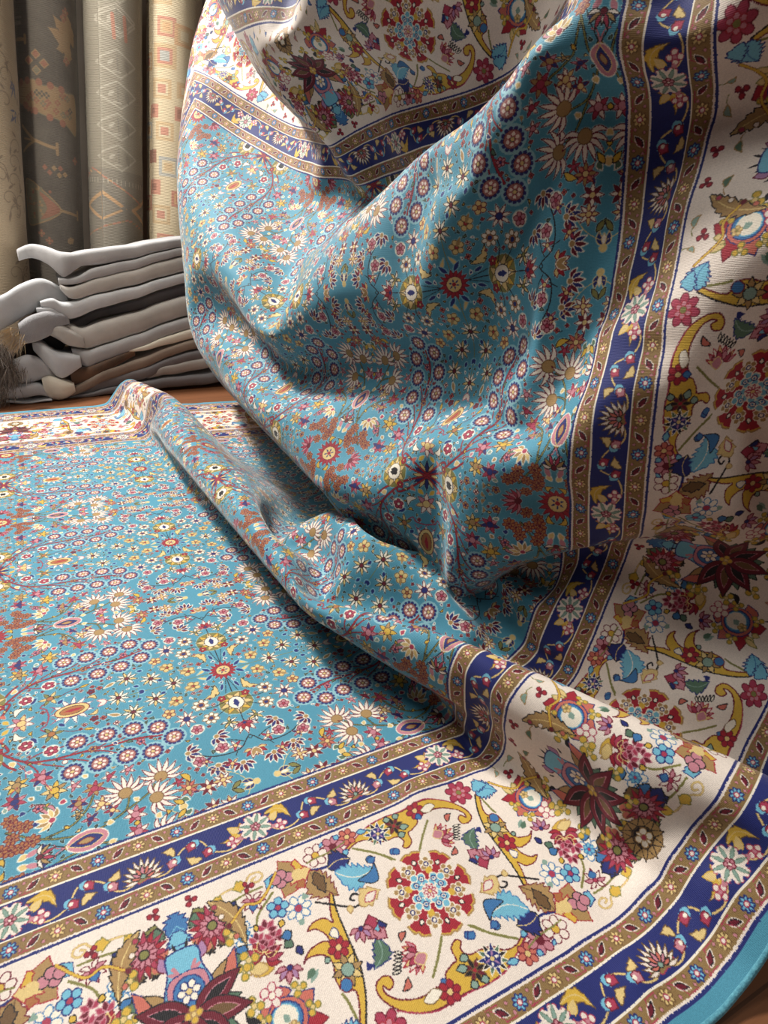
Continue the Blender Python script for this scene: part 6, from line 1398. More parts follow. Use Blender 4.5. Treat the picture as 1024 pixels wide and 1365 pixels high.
-16,-1,-1,-1,0,1,2,4,3,4,3,2,1,4,5,2,3,-2,10,5,2,0,-1,-1,0,1,0,0,0,-2,-5,-16,-14,0,1,2,2,0,-1,-10,-13,0,10,10,5,-2,-6,-4,6,14,11,5,3,2,1,-1,-1,2,0,1,1,-1,0,-2,-4,-5,-4,-3,-2,-2,-1,-1,-1,-1,-1,-1,0,-1,0,-1,
-15,-1,0,1,0,2,2,3,4,3,4,3,4,2,0,-1,5,-6,3,5,4,1,1,0,0,0,0,1,-2,-4,-7,-6,-7,-11,-5,0,3,3,-2,-3,-7,-7,-1,8,9,3,-4,8,7,4,5,6,6,4,2,1,1,-1,1,1,-1,1,-1,-1,-3,-4,-5,-3,-2,-2,-1,-1,-1,0,-1,-1,-1,0,-1,0,
-14,0,1,0,2,2,3,2,4,4,4,5,2,-2,-3,1,6,-3,-2,2,2,3,2,0,1,0,1,-2,-2,-3,-5,1,-2,-11,-11,-5,0,2,-1,2,-1,-11,-4,2,8,7,3,12,7,-3,1,3,4,6,5,4,0,-1,0,0,1,-1,0,0,-1,-5,-6,-2,-3,-1,-2,0,-1,0,0,0,0,0,0,0,
-13,2,1,1,2,2,2,3,3,5,4,3,1,-3,-3,1,6,-1,-1,-1,2,2,1,2,0,0,-1,0,-2,-6,-3,-1,0,-2,-8,-10,-4,0,-2,-3,-2,-2,-2,2,5,7,9,8,0,-2,2,4,4,5,5,3,2,-1,-1,1,0,0,1,-1,0,-2,-4,-5,-3,-3,0,0,0,0,0,1,1,0,1,0,
-11,1,2,2,1,2,3,3,4,4,4,1,-2,-4,-1,3,6,1,-2,0,0,1,1,1,0,-1,-1,-3,-7,-9,-4,1,3,3,-1,-8,-6,-3,-4,-4,-1,-2,3,5,-1,6,14,-4,-4,1,3,6,6,5,5,2,2,2,0,-3,0,2,1,2,-1,1,-2,-6,-5,-2,-2,0,0,1,1,2,0,2,1,1,
-9,2,1,2,2,2,2,3,4,5,2,0,-3,-3,-1,4,6,0,0,-1,1,0,1,-2,-1,-2,-5,-9,-16,-13,2,7,6,5,5,0,-6,-8,-5,-3,-1,0,-4,-2,1,4,6,1,1,1,1,3,4,6,11,9,2,3,1,0,-1,1,4,1,2,0,-2,-6,-6,-4,-1,-1,2,1,2,1,2,0,1,1,
-6,1,2,2,2,2,2,3,4,2,1,-1,-2,-3,1,4,5,2,-1,1,-1,0,-2,-2,-3,-5,-8,-11,-10,-3,-4,-1,3,4,6,7,-3,-9,-4,-1,1,1,-6,-5,0,1,2,1,1,1,-1,-1,-2,1,12,20,11,6,4,3,1,1,2,3,1,-1,-2,-3,-6,-6,-4,1,0,2,2,1,2,1,1,0,
-5,2,2,2,1,2,2,4,2,2,1,-1,-3,-1,1,6,3,1,0,0,-1,-2,-3,-3,-5,-7,-8,-9,-3,-1,-6,-5,-1,2,1,2,1,-1,1,0,2,1,-4,-5,-2,-1,0,2,0,-1,0,-1,2,5,5,10,13,8,7,5,4,2,1,1,2,2,0,-2,-4,-8,-5,-2,2,1,2,2,2,1,0,0,
-1,1,1,2,2,1,2,2,3,1,0,-1,-3,0,4,3,3,1,1,-1,-1,-3,-4,-6,-6,-7,-7,-4,-1,-2,-3,-5,-5,-2,1,0,1,2,2,2,2,2,-2,-7,-3,0,-1,0,0,0,1,2,4,6,2,3,8,9,7,6,4,3,-1,1,2,3,3,1,-1,-5,-7,-3,0,2,1,1,1,0,1,2,
0,2,2,0,2,1,2,1,2,1,1,-2,0,1,2,4,2,1,0,-2,-3,-4,-6,-5,-7,-5,-5,-2,-1,0,-2,-5,-4,-4,-2,0,-1,2,2,3,4,4,-3,-5,-3,-2,0,-1,0,1,1,4,6,3,2,0,4,7,6,6,5,2,0,-3,-2,6,8,4,0,-2,-5,-4,-1,0,1,1,0,1,1,0,
3,2,0,2,0,1,1,1,1,1,0,1,0,1,3,2,2,1,-1,-2,-5,-5,-6,-6,-5,-6,-3,-1,1,0,-2,-2,-5,-3,-4,-2,0,-1,1,2,4,4,1,-3,-2,-2,-1,-1,1,1,3,5,4,3,0,-2,2,4,7,6,5,3,1,1,1,1,3,4,3,0,-4,-4,-1,0,0,0,0,1,0,1,
5,0,2,0,1,1,0,1,0,1,1,2,2,1,2,2,2,-1,-2,-4,-5,-8,-5,-5,-5,-3,-2,-1,1,0,0,-2,-2,-5,-3,-2,-3,-1,-2,0,1,1,5,5,0,-2,-1,0,-1,2,3,4,3,0,0,-1,1,3,4,6,6,5,4,2,2,0,0,2,2,1,-2,-2,-1,0,-1,0,0,0,0,1,
7,1,0,1,0,0,0,0,0,0,1,3,3,3,1,2,0,0,-4,-7,-7,-5,-6,-4,-4,-1,-1,0,0,0,0,-2,-1,-2,-2,-4,-2,-3,-2,-2,0,3,6,5,-1,0,-2,0,1,0,4,2,0,1,-1,0,0,3,4,4,7,6,4,4,3,0,-1,0,1,1,1,-1,-1,-1,0,-1,0,0,1,-1,
8,1,0,0,0,0,1,-1,-1,0,0,3,6,3,1,1,0,-3,-7,-6,-7,-5,-4,-4,-1,-3,0,0,0,1,-1,0,-1,0,-3,-1,-2,-1,0,3,1,0,1,1,-1,-2,0,-1,0,1,-1,1,2,0,0,0,1,2,3,4,4,7,7,5,2,0,0,0,0,1,2,1,-1,-1,0,0,-1,0,0,1,
10,0,0,0,0,1,-2,-1,-1,-1,0,2,5,6,4,0,-3,-7,-7,-7,-5,-4,-3,-2,-2,0,-1,-1,1,0,0,0,-1,-1,1,0,2,6,14,17,1,-16,-11,-8,-4,-2,-2,-1,-1,0,-1,0,0,1,1,1,1,1,2,4,4,5,6,7,4,1,0,0,0,1,3,1,-1,0,-1,0,0,1,0,0,
11,-1,1,0,0,-1,0,-1,-2,-2,-1,0,3,5,4,0,-6,-7,-6,-4,-3,-3,-1,-2,-1,-1,-1,1,-1,0,1,-1,1,0,1,3,5,9,11,5,-1,-3,-10,-9,-6,-4,-3,-2,0,-1,-1,-2,0,1,0,1,1,2,1,3,3,4,6,5,6,3,1,1,1,1,2,2,0,0,0,0,0,0,0,0,
11,1,-1,0,0,0,0,-2,-2,-2,-1,-2,-1,2,0,-1,-3,-4,-2,-3,-2,-1,-2,-1,-1,-1,0,-1,0,1,-1,0,0,2,2,5,8,9,6,1,0,-1,-5,-7,-8,-6,-4,-2,-3,-1,-1,-1,0,-1,1,1,1,0,2,2,3,3,4,6,5,4,2,3,1,2,3,1,1,-1,0,0,1,0,1,0,
12,-1,1,0,0,0,-1,-1,-2,-3,-2,-2,-2,-2,0,-2,-2,-1,-2,-1,-1,-2,-2,-1,0,-1,0,0,0,-1,0,1,0,2,6,6,8,6,4,0,-1,0,-2,-6,-6,-6,-5,-5,-3,-3,-1,0,-2,1,0,0,1,1,2,0,2,4,3,4,5,4,5,2,4,3,2,2,0,-1,0,2,1,0,0,0,
12,0,0,0,0,-1,0,0,-2,-2,-4,-2,-3,-2,-2,-1,-1,-1,-1,-1,-2,-1,-1,-1,-2,0,-1,0,0,0,0,0,3,4,5,8,6,5,2,-1,0,0,-1,-3,-5,-6,-6,-5,-5,-3,-2,-2,0,0,0,1,0,1,0,2,2,1,3,4,4,5,4,4,4,5,4,1,-1,0,1,0,1,1,0,0,
12,0,0,0,0,0,0,-2,-1,-3,-2,-4,-2,-2,-2,-1,-1,-1,-1,-1,-2,-2,-1,-1,0,-1,0,0,-1,0,0,2,2,6,7,6,6,3,0,1,-1,0,0,-3,-4,-5,-6,-5,-6,-4,-3,-1,0,-1,1,-1,1,1,1,1,1,2,2,3,3,4,4,6,6,6,3,0,0,-1,1,2,1,0,0,0],
[0,50,50,50,49,50,50,50,50,50,50,50,50,49,50,50,50,50,50,50,49,50,50,50,50,50,50,50,49,50,50,50,50,50,50,50,49,50,50,50,50,50,50,49,50,50,50,50,50,50,49,50,50,50,50,50,50,49,50,50,50,50,50,49,50,50,50,50,50,50,49,50,50,50,50,50,50,49,50,50,
0,0,0,0,0,0,0,0,0,0,0,0,0,0,0,0,0,0,0,0,0,0,0,0,0,0,0,0,0,0,0,0,0,0,0,0,0,0,0,0,0,0,0,0,0,0,0,0,0,-1,1,0,0,0,0,0,-1,1,0,0,0,0,-1,1,0,0,0,0,0,-1,1,0,0,0,0,-1,0,1,0,0,
0,0,0,0,0,0,0,0,0,0,0,0,0,0,0,0,0,0,0,0,1,-1,0,0,0,0,0,0,0,0,0,0,0,0,0,0,0,0,0,0,0,0,0,0,0,0,0,0,0,0,0,0,0,0,0,-1,1,0,0,0,0,-1,1,0,0,0,0,-1,0,1,0,0,0,-1,0,1,0,0,-1,0,
0,0,0,0,0,0,0,0,0,0,0,0,0,0,0,0,0,0,0,0,0,0,0,0,0,0,0,0,0,0,0,0,0,0,0,0,0,0,0,0,0,0,-1,1,0,0,0,0,-1,1,0,0,0,0,-1,1,0,0,0,-1,0,1,0,0,0,-1,0,1,0,0,-1,0,0,1,0,-1,-1,-1,0,0,
0,0,0,0,1,-1,0,0,0,0,0,0,0,1,-1,0,0,0,0,0,0,0,0,0,0,0,0,0,1,-1,0,0,0,0,0,0,0,0,0,0,0,0,0,0,0,0,0,-1,1,0,0,0,-1,0,1,0,0,-1,0,1,0,0,-1,0,0,1,0,0,0,-1,1,-1,-1,0,-2,0,0,0,0,0,
0,0,0,0,0,0,0,0,0,0,0,0,0,0,0,0,0,0,0,0,0,0,0,0,0,0,0,0,0,0,0,0,0,0,0,0,0,0,0,0,0,0,0,0,0,0,0,0,0,0,0,-1,1,0,0,-1,0,1,0,-1,0,0,1,0,0,0,-1,0,-1,0,-1,0,-1,-1,0,0,0,1,0,0,
0,0,0,0,0,1,-1,0,0,0,0,0,0,0,1,-1,0,0,0,0,0,1,-1,0,0,0,0,0,0,0,0,0,0,0,0,0,0,0,0,0,0,0,0,0,0,0,0,0,0,0,-1,1,0,0,-1,1,0,-1,0,1,-1,0,0,-1,0,0,0,-1,-1,-1,0,-1,0,0,1,0,1,-1,1,0,
0,0,0,0,0,0,1,-1,0,0,0,0,0,0,0,0,0,0,0,0,0,0,0,0,0,0,0,0,0,1,-1,0,0,0,0,0,1,-1,0,0,0,0,0,0,0,0,-1,1,0,0,0,0,0,-1,1,-1,-1,1,-1,-1,1,-1,-1,0,0,-1,0,-1,0,0,-1,0,1,0,1,0,0,1,0,-1,
0,0,0,0,0,0,0,1,0,0,-1,0,0,0,0,1,-1,0,0,0,0,0,1,-1,0,0,0,0,0,0,1,-1,0,0,0,0,0,0,0,0,0,0,1,-1,0,0,0,0,-1,0,0,-1,-2,0,-1,0,0,0,0,0,-1,1,0,1,-1,-1,-1,0,-1,0,1,1,1,1,0,0,0,-1,-1,-1,
1,0,-1,0,0,0,0,0,0,0,1,0,-1,0,0,0,0,0,0,0,0,0,0,1,-1,0,0,0,0,0,0,0,0,0,0,0,0,1,-1,0,0,-1,0,0,0,-1,0,-2,0,-1,-1,-1,0,0,0,1,0,-1,1,0,1,0,1,-2,-2,0,1,-1,1,1,1,1,0,0,-1,1,-2,-1,-2,-2,
0,0,1,0,-1,0,0,0,0,0,0,0,1,-1,0,0,1,-1,0,0,0,0,0,0,1,-1,0,0,0,0,0,1,-1,0,0,0,-1,0,0,-1,-1,0,-1,-1,-1,-1,-1,1,-1,-1,1,0,0,1,0,0,1,0,0,1,0,-1,-1,-1,-1,2,-1,2,1,1,0,0,-1,-1,0,-3,-1,-3,-2,0,
1,-1,0,0,1,0,0,0,-1,0,0,0,0,1,-1,0,0,1,-1,0,0,0,0,0,0,1,0,-1,0,0,0,-1,0,0,-1,-1,-1,-1,-1,0,-1,-1,-1,0,0,0,0,-1,1,0,0,1,1,0,1,0,0,0,0,0,-1,0,0,0,2,-1,1,1,0,0,-1,-1,-1,-2,-3,-1,-3,0,0,-1,
1,0,0,0,-1,0,0,0,1,0,-1,0,0,0,0,0,0,0,1,0,-1,0,0,0,0,0,-1,1,-1,-1,-2,0,-1,-1,-1,-1,0,-1,0,-1,0,0,0,0,-1,0,1,1,-1,2,0,1,0,0,0,0,0,0,0,-1,0,0,0,2,1,0,1,-1,0,-2,-1,-2,-2,-2,-1,-2,0,0,0,1,
1,1,0,-1,1,-1,0,-1,0,0,1,-1,0,0,0,-1,1,0,0,0,1,0,-1,-1,-1,-1,-1,-2,-1,-1,0,-1,-1,-1,0,0,0,0,0,0,0,0,0,0,1,1,0,0,1,0,1,0,1,0,-1,0,-1,1,-1,0,0,0,0,0,1,0,-1,-1,-1,-1,-2,-1,-1,0,-1,1,1,2,3,3,
2,1,0,-1,-2,1,0,0,0,-1,0,1,-1,0,0,1,-1,0,0,0,-2,-2,-1,-2,-2,-1,-1,0,0,-1,0,0,1,-1,0,0,0,0,0,0,1,0,1,1,0,0,1,1,0,0,0,0,0,-1,1,-1,0,-1,0,0,0,1,0,0,-1,-1,-1,0,-2,0,-1,-1,0,0,2,2,4,2,1,1,
0,-1,0,1,1,0,0,0,0,0,0,-1,0,0,1,-1,0,-2,-3,-3,-1,-2,-1,-1,1,-1,1,-1,0,1,0,0,-1,1,0,1,0,0,0,1,0,1,0,1,1,0,0,0,1,-1,0,-1,0,0,-1,1,0,0,0,0,0,-1,-1,0,0,-1,-1,-1,0,-1,0,1,1,2,3,2,0,1,1,-1,
1,0,0,1,1,-1,-1,1,-1,1,-1,1,-1,-5,-5,0,-2,-2,0,-1,0,0,0,1,-1,1,0,1,-1,0,0,0,1,1,0,-1,1,1,1,0,1,1,0,0,0,1,-1,0,0,0,-1,1,-1,0,0,-1,0,0,0,0,0,-1,1,-1,-1,0,-1,-1,0,0,2,2,2,2,0,1,0,0,0,0,
4,0,0,0,0,-2,1,-1,-1,-1,-1,-4,-1,0,-1,-1,-4,-1,-1,0,0,0,0,0,1,0,0,0,1,0,0,1,0,0,1,1,1,0,1,1,-1,0,1,0,-1,0,0,0,-1,0,0,0,0,0,0,0,0,-1,0,0,-1,0,-1,0,0,0,0,0,1,2,1,1,1,1,0,0,1,-1,0,0,
4,0,0,0,-1,2,-6,-3,1,-2,-3,0,0,1,-3,-2,0,0,-1,0,-1,1,-1,1,0,0,0,1,0,1,1,0,1,1,0,1,0,1,0,-1,1,0,-1,0,0,0,0,-1,0,0,1,-2,0,0,0,0,0,1,-1,-1,0,0,0,0,-1,0,1,2,1,1,1,1,0,0,0,0,-1,1,0,0,
4,1,0,0,0,-3,-8,1,-1,0,0,-1,1,2,1,-4,1,-1,-1,-2,-1,-1,0,-1,0,1,1,0,1,1,0,1,1,0,1,0,0,0,0,0,0,-1,1,-1,0,0,0,0,0,0,-1,0,0,0,0,0,-1,0,0,0,0,-1,0,0,0,1,2,1,1,1,0,0,0,0,0,0,0,0,0,0,
7,-2,0,-1,-2,-2,-3,-1,0,-1,1,1,-2,1,3,0,0,-1,0,0,-1,-1,-1,-1,0,0,0,1,1,-1,1,0,0,0,0,-1,0,-1,-1,1,-1,1,-1,0,0,-1,0,0,0,0,0,0,0,0,0,-1,0,0,0,0,0,1,0,0,2,1,0,1,0,0,0,0,0,0,0,0,0,0,-1,1,
3,-1,0,0,-2,-4,5,-4,-1,0,1,1,2,-1,2,3,-1,2,1,1,3,2,1,0,-4,-3,-1,-3,-2,0,0,-1,-1,0,-1,0,-2,0,0,-1,0,-1,0,0,0,0,0,-1,0,0,0,0,0,0,-1,1,0,-1,0,1,0,1,0,2,0,0,1,-1,1,-1,1,-1,1,-1,1,-1,1,0,0,0,
2,-1,-2,-3,-3,2,5,3,-2,1,0,0,0,0,1,3,4,2,2,1,-2,-3,-4,-5,1,2,1,0,-1,-2,-4,-1,1,0,0,0,0,-1,-2,-1,0,0,0,0,0,-1,0,0,0,-1,0,1,-1,0,0,0,0,1,0,0,1,0,2,-1,0,1,-1,1,-1,1,-1,1,-1,1,0,0,0,-1,1,0,
3,-3,-3,-2,1,4,4,2,2,0,1,1,0,1,0,-1,-2,-1,-3,-2,-3,-2,0,4,2,1,0,1,-1,-2,-2,-1,-1,-1,0,0,0,-1,0,-1,-1,-1,0,0,0,0,-1,1,-1,1,0,-1,1,-1,1,0,0,0,1,1,0,0,0,0,1,-1,1,-1,1,-1,1,-1,1,0,-1,1,-1,1,0,-1,
6,-1,0,2,4,0,0,1,0,1,0,-1,-1,-3,-3,-4,-3,-3,0,0,3,4,6,3,-2,-11,-2,1,3,5,4,0,-4,-4,-7,-2,1,1,1,0,-1,0,-1,0,0,0,0,0,0,0,0,0,0,1,0,0,1,0,0,0,0,1,-1,1,-1,1,-1,1,-1,1,-1,1,0,-1,1,-1,1,0,-1,1,
8,3,1,1,0,1,0,-1,0,-2,-2,-2,-4,-3,-2,-1,-1,1,3,4,4,2,-1,-4,-7,0,2,0,1,0,1,-1,4,-2,-5,-4,-3,0,1,1,1,0,-1,0,-1,1,0,0,1,-1,0,1,0,0,0,0,0,1,0,0,0,0,0,0,1,-1,1,-1,1,-1,1,0,-1,1,-1,1,0,-1,1,0,
13,1,0,0,0,-1,-2,-2,-2,-2,-2,-2,-2,0,0,1,2,5,2,0,-2,-2,-4,-4,-1,4,1,0,-1,0,0,3,0,-1,0,-3,-3,-3,-2,0,1,0,1,0,0,0,0,0,0,1,0,0,0,0,1,0,0,0,1,-1,1,-1,1,-1,0,0,0,1,-1,1,-1,0,1,-1,1,0,-1,1,-1,0,
13,-1,0,-1,-2,-2,-2,-1,-2,0,0,0,3,2,3,3,1,-10,-2,-1,-2,-2,-2,0,3,3,0,0,1,-1,1,0,-3,0,3,0,-3,-3,-3,-1,-1,1,1,-1,1,0,1,0,0,0,0,0,0,1,-1,1,1,-1,0,0,0,0,0,1,-1,1,-1,0,1,-1,1,0,-1,1,0,-1,1,-1,1,0,
10,-1,-1,-2,0,-1,0,-1,0,1,2,3,3,1,0,1,-2,-6,-6,-3,-1,-1,0,1,2,1,-1,2,-1,0,0,-2,-1,1,2,0,1,-2,-3,-3,0,-1,0,1,0,0,0,0,0,1,0,1,0,0,0,0,0,0,0,0,0,1,-1,0,1,-1,1,0,-1,1,-1,0,1,-1,0,1,-1,1,0,-1,
8,0,0,0,0,1,0,1,1,1,1,2,0,0,0,0,0,-1,-4,-5,-5,2,2,-1,0,-1,0,-4,-2,-1,-7,0,2,4,2,3,0,0,-1,-3,-2,1,-1,0,0,0,1,0,1,-1,1,-1,1,0,0,0,0,0,0,1,-1,0,1,-1,0,1,-1,0,1,-1,1,0,-1,1,0,-1,1,0,-1,1,
12,1,0,1,0,2,2,1,-1,-6,0,0,0,1,1,0,2,7,1,1,-7,-1,0,1,1,-9,-12,-3,-2,-8,3,0,1,0,3,2,2,0,-2,0,1,-1,1,0,0,0,0,0,0,1,-1,1,0,-1,1,0,-1,1,0,-1,1,0,-1,1,0,-1,1,0,0,0,0,0,0,0,0,0,0,0,0,0,
17,-1,0,1,-1,-3,-3,-5,-1,6,1,-1,1,0,-1,0,2,5,4,-6,3,-3,3,2,-4,-4,-11,-5,-4,-5,1,0,0,0,0,1,2,0,0,3,1,0,1,0,0,1,-1,1,0,-1,1,0,-1,1,-1,0,1,-1,0,1,0,-1,1,0,-1,1,0,0,-1,1,0,-1,1,0,-1,1,0,-1,1,-1,
14,0,0,-2,-2,-5,-4,2,5,2,0,-1,-8,-7,0,3,2,5,5,8,0,2,-10,-5,-6,-10,0,4,0,9,2,-3,-6,-3,-4,-1,0,2,3,4,1,2,-1,1,0,0,0,0,0,0,0,0,0,0,0,0,0,1,-1,0,0,0,0,0,1,-1,0,0,1,-1,0,1,0,-1,1,0,-1,1,-1,1,
9,0,0,-1,-3,-4,3,4,1,0,0,-4,-2,-1,-3,-3,0,0,2,8,13,-6,-12,-19,-15,4,14,5,7,3,-6,-2,1,-2,-1,-2,-3,4,8,2,0,0,0,0,1,-1,1,0,-1,1,0,-1,1,0,0,0,0,-1,1,0,0,0,0,0,0,0,0,0,0,1,0,-1,0,1,0,0,0,0,1,0,
4,1,1,2,-3,-3,5,2,1,-1,-2,-2,0,-2,-3,-1,-1,-1,-1,1,-17,-12,-4,-1,6,14,7,1,0,-4,-4,0,-1,1,3,3,6,3,1,0,1,0,1,-1,0,1,0,-1,1,0,-1,1,0,0,0,0,0,1,-1,0,0,1,-1,0,0,1,0,-1,0,0,0,1,0,0,0,0,0,0,0,-2,
4,1,0,1,3,3,-1,0,-2,-1,-2,1,0,-1,2,1,0,0,0,-14,-14,-15,-4,9,18,6,1,-4,-1,2,-8,-2,5,4,4,3,1,1,0,0,0,0,0,1,0,-1,0,1,0,0,0,0,0,0,0,0,0,0,0,0,0,0,0,0,0,0,0,1,-1,0,0,0,0,0,0,0,0,0,0,-8,
2,1,2,1,4,4,-1,-2,-1,-1,0,0,1,-2,3,-2,-1,-1,-15,-21,0,7,2,13,6,3,0,4,0,-3,6,-8,-2,2,0,1,1,0,-1,0,0,0,0,0,0,0,0,0,0,0,1,-1,0,0,1,-1,0,0,1,0,-1,0,1,0,0,-1,0,0,1,0,-1,0,0,0,0,0,0,0,0,-11,
2,1,0,1,3,5,0,-1,-1,0,-1,1,-1,2,2,1,-2,-10,-17,-8,1,-4,17,7,1,2,1,-2,-4,-2,9,-1,0,0,1,-1,0,0,1,0,0,0,-1,0,0,1,0,0,-1,0,0,1,0,0,-1,1,0,0,-1,0,1,0,-1,0,0,1,0,-1,0,0,1,-1,0,0,-1,0,1,0,1,-16,
2,0,0,0,2,4,1,0,0,-1,1,1,3,0,1,-4,-12,-15,-6,2,4,19,-7,0,2,3,-2,-3,1,6,7,-5,-1,0,0,1,0,-1,0,0,0,-1,1,0,0,0,-1,0,1,0,0,0,-1,0,1,0,-1,0,1,0,-1,0,1,0,-1,0,0,1,-1,0,0,0,0,-1,1,0,0,0,2,-21,
1,0,0,1,0,1,1,1,1,0,0,1,2,6,-11,-14,-11,-6,2,7,5,6,9,-2,-1,-1,0,2,1,-2,-6,13,-2,-1,0,0,0,0,0,0,0,0,0,0,0,-1,1,0,0,0,-1,0,1,0,-1,0,1,0,-1,0,1,0,-1,0,1,0,-1,0,0,0,0,0,0,0,0,-1,0,0,2,-18,
1,-1,1,-1,0,1,2,0,-1,-1,-2,-3,-4,-7,-8,-5,-2,1,6,9,7,4,7,-1,-5,-2,2,2,2,-2,-6,12,-2,0,-1,0,0,1,-1,0,0,0,0,0,-1,1,0,0,0,-1,1,0,0,-1,1,0,0,-1,1,0,0,-1,1,0,-1,0,1,-1,1,-1,0,0,0,0,0,0,-1,-1,0,-8,
-1,1,-1,1,1,-1,0,0,-4,-2,-2,-4,-6,-6,-4,-2,0,5,9,8,5,4,2,1,-4,-3,-1,0,2,4,1,-3,3,0,1,-1,0,-1,1,0,0,0,0,0,0,0,0,0,-1,1,0,0,-1,1,0,-1,0,1,0,-1,0,1,0,-1,1,0,-1,1,-1,1,-1,1,0,0,0,0,1,1,-4,8,
-1,0,0,0,0,1,0,-6,-4,-2,-2,-6,-6,-2,-3,2,6,8,8,4,4,1,2,2,-3,-5,-1,-1,-2,1,3,-1,5,1,-1,1,0,0,0,0,-1,1,0,-1,1,0,0,-1,1,0,-1,0,1,0,-1,1,0,0,-1,1,0,0,-1,1,0,-1,1,0,0,0,1,-1,0,1,-1,1,-1,-1,-5,18,
-2,0,1,0,0,0,-4,-9,-4,0,1,-7,-4,0,2,7,10,6,2,2,1,1,1,1,1,-3,-4,-2,0,-1,2,1,2,1,1,-1,0,1,0,-1,1,0,-1,1,0,0,-1,1,0,0,0,0,0,-1,1,0,0,0,0,0,0,-1,1,0,0,0,0,0,0,0,0,0,0,0,0,-1,-1,-2,-4,17,
-2,0,0,0,0,0,-6,-7,-2,-2,0,-1,0,3,9,10,2,-1,0,0,1,0,0,1,0,-1,-1,1,0,1,0,0,-2,0,-1,1,0,-1,0,1,0,-1,1,0,0,-1,1,0,0,-1,1,0,0,0,0,0,0,-1,1,0,0,0,0,0,0,0,0,0,0,0,0,0,-1,0,-1,0,-1,-2,-3,10,
-3,0,0,0,1,0,-1,-4,-6,-5,-2,5,4,1,5,5,3,2,-1,-1,0,1,0,1,0,0,3,1,1,0,0,-1,-2,-3,0,-1,-1,1,-1,0,0,1,0,-1,0,1,0,0,-1,1,0,0,-1,1,0,0,-1,1,0,0,-1,1,0,0,-1,1,0,-1,1,-1,0,0,0,-1,0,-2,-1,-2,-2,8,
-3,0,0,1,-1,0,4,2,-7,-8,-7,4,5,2,4,3,2,-1,1,2,2,0,0,0,0,4,2,0,0,0,0,-1,-1,-1,-2,-1,-1,-1,0,-1,0,0,0,1,0,0,-1,0,1,0,0,-1,1,0,0,-1,1,0,0,-1,1,0,-1,0,1,-1,0,0,0,0,-1,0,-1,-1,0,-1,-1,-1,0,4,
-4,0,1,-1,0,0,4,6,0,-6,-5,-2,3,3,-3,-4,-1,3,4,5,1,1,0,-1,4,4,-1,0,0,0,-1,-1,0,0,-1,-1,0,-1,-1,-1,-1,0,-1,0,0,0,1,0,0,0,-1,1,0,0,-1,1,0,-1,0,1,-1,0,1,-1,0,0,-1,1,-1,0,0,-1,0,0,-2,0,-1,-1,0,3,
-4,0,0,0,1,0,1,7,3,-1,-5,-3,0,1,-3,-5,0,4,6,3,1,-1,0,0,6,-1,-1,0,0,0,-1,1,0,0,1,0,-1,-1,0,-1,-1,-2,0,-1,0,0,0,-1,0,0,1,0,-1,0,1,-1,0,1,-1,0,0,0,-1,1,-1,0,1,-1,0,0,-1,0,-1,-1,0,-1,-1,0,1,2,
-4,0,0,0,-1,1,2,5,4,-1,-3,-2,0,-1,-1,0,2,5,2,0,0,0,0,0,-1,0,1,1,0,-1,1,0,1,1,0,0,0,1,-1,0,-1,-1,-2,-2,-2,0,-1,1,0,-1,0,0,1,0,-1,1,-1,0,0,0,0,0,0,-1,0,0,-1,0,0,0,0,-1,0,-1,0,-1,0,0,1,1,
-3,0,-1,0,0,-1,1,5,5,-2,-3,-1,0,1,1,3,4,-1,-2,0,0,0,0,0,0,1,2,0,-1,1,0,1,1,0,0,1,0,0,1,0,0,-1,-1,-2,-2,-3,0,-1,0,0,-1,0,0,0,1,-1,0,0,0,-1,1,-1,0,0,0,0,0,0,-1,0,-1,0,0,-1,-1,0,-1,1,0,2,
-3,0,-1,0,0,0,0,3,6,-3,-3,1,2,1,3,4,-1,-2,-1,0,1,0,0,-1,0,2,1,-1,1,0,1,0,1,0,1,0,0,0,0,0,1,1,0,0,-2,-2,-4,-2,-1,0,0,0,-1,0,0,0,0,-1,1,0,-1,0,0,0,0,-1,0,0,0,-1,0,0,-1,0,-1,0,0,0,1,1,
-1,-1,1,-1,-1,-1,0,0,6,-2,-2,1,1,3,6,2,-3,1,1,-3,-1,0,0,1,2,-1,0,1,0,1,1,0,0,1,-1,0,0,0,-1,1,-1,1,1,1,1,-1,-1,-2,-3,-1,-1,-2,0,-1,0,0,0,0,-1,0,-1,0,0,0,0,1,-1,0,0,-1,0,0,-1,0,-1,0,0,0,1,1,
1,0,-1,0,0,0,-1,0,-3,1,1,3,3,4,2,-1,0,1,-2,-1,0,1,0,0,-1,1,-1,1,0,0,1,1,-1,0,0,-1,0,-1,-1,-1,0,0,1,1,2,2,1,-1,-1,-1,-1,-1,-3,-2,-1,0,0,-1,0,0,1,0,-1,0,0,0,0,-1,0,1,-1,-1,0,-1,0,-1,1,0,1,0,
2,0,0,-1,0,0,0,-3,-4,1,3,7,5,0,1,-1,1,0,-5,0,0,0,0,0,0,0,1,-1,1,0,-1,-1,1,-2,0,-1,-2,-2,-1,-2,-2,0,1,3,2,2,3,3,1,-1,-1,0,-1,-3,-3,0,0,1,0,-1,0,0,0,0,0,-1,1,0,0,-1,0,-1,-1,0,0,0,0,0,1,1,
3,-1,0,1,-1,-1,-2,-2,-5,3,7,6,2,1,0,0,0,-2,-2,-1,-1,0,1,0,1,-1,-2,0,-1,-1,-1,0,-1,0,-2,-1,-1,-2,-1,-1,2,1,0,-1,0,2,1,2,3,1,0,-1,0,0,-2,0,0,0,-1,1,0,0,0,0,0,0,0,0,-1,-1,0,0,0,-1,0,0,0,1,0,1,
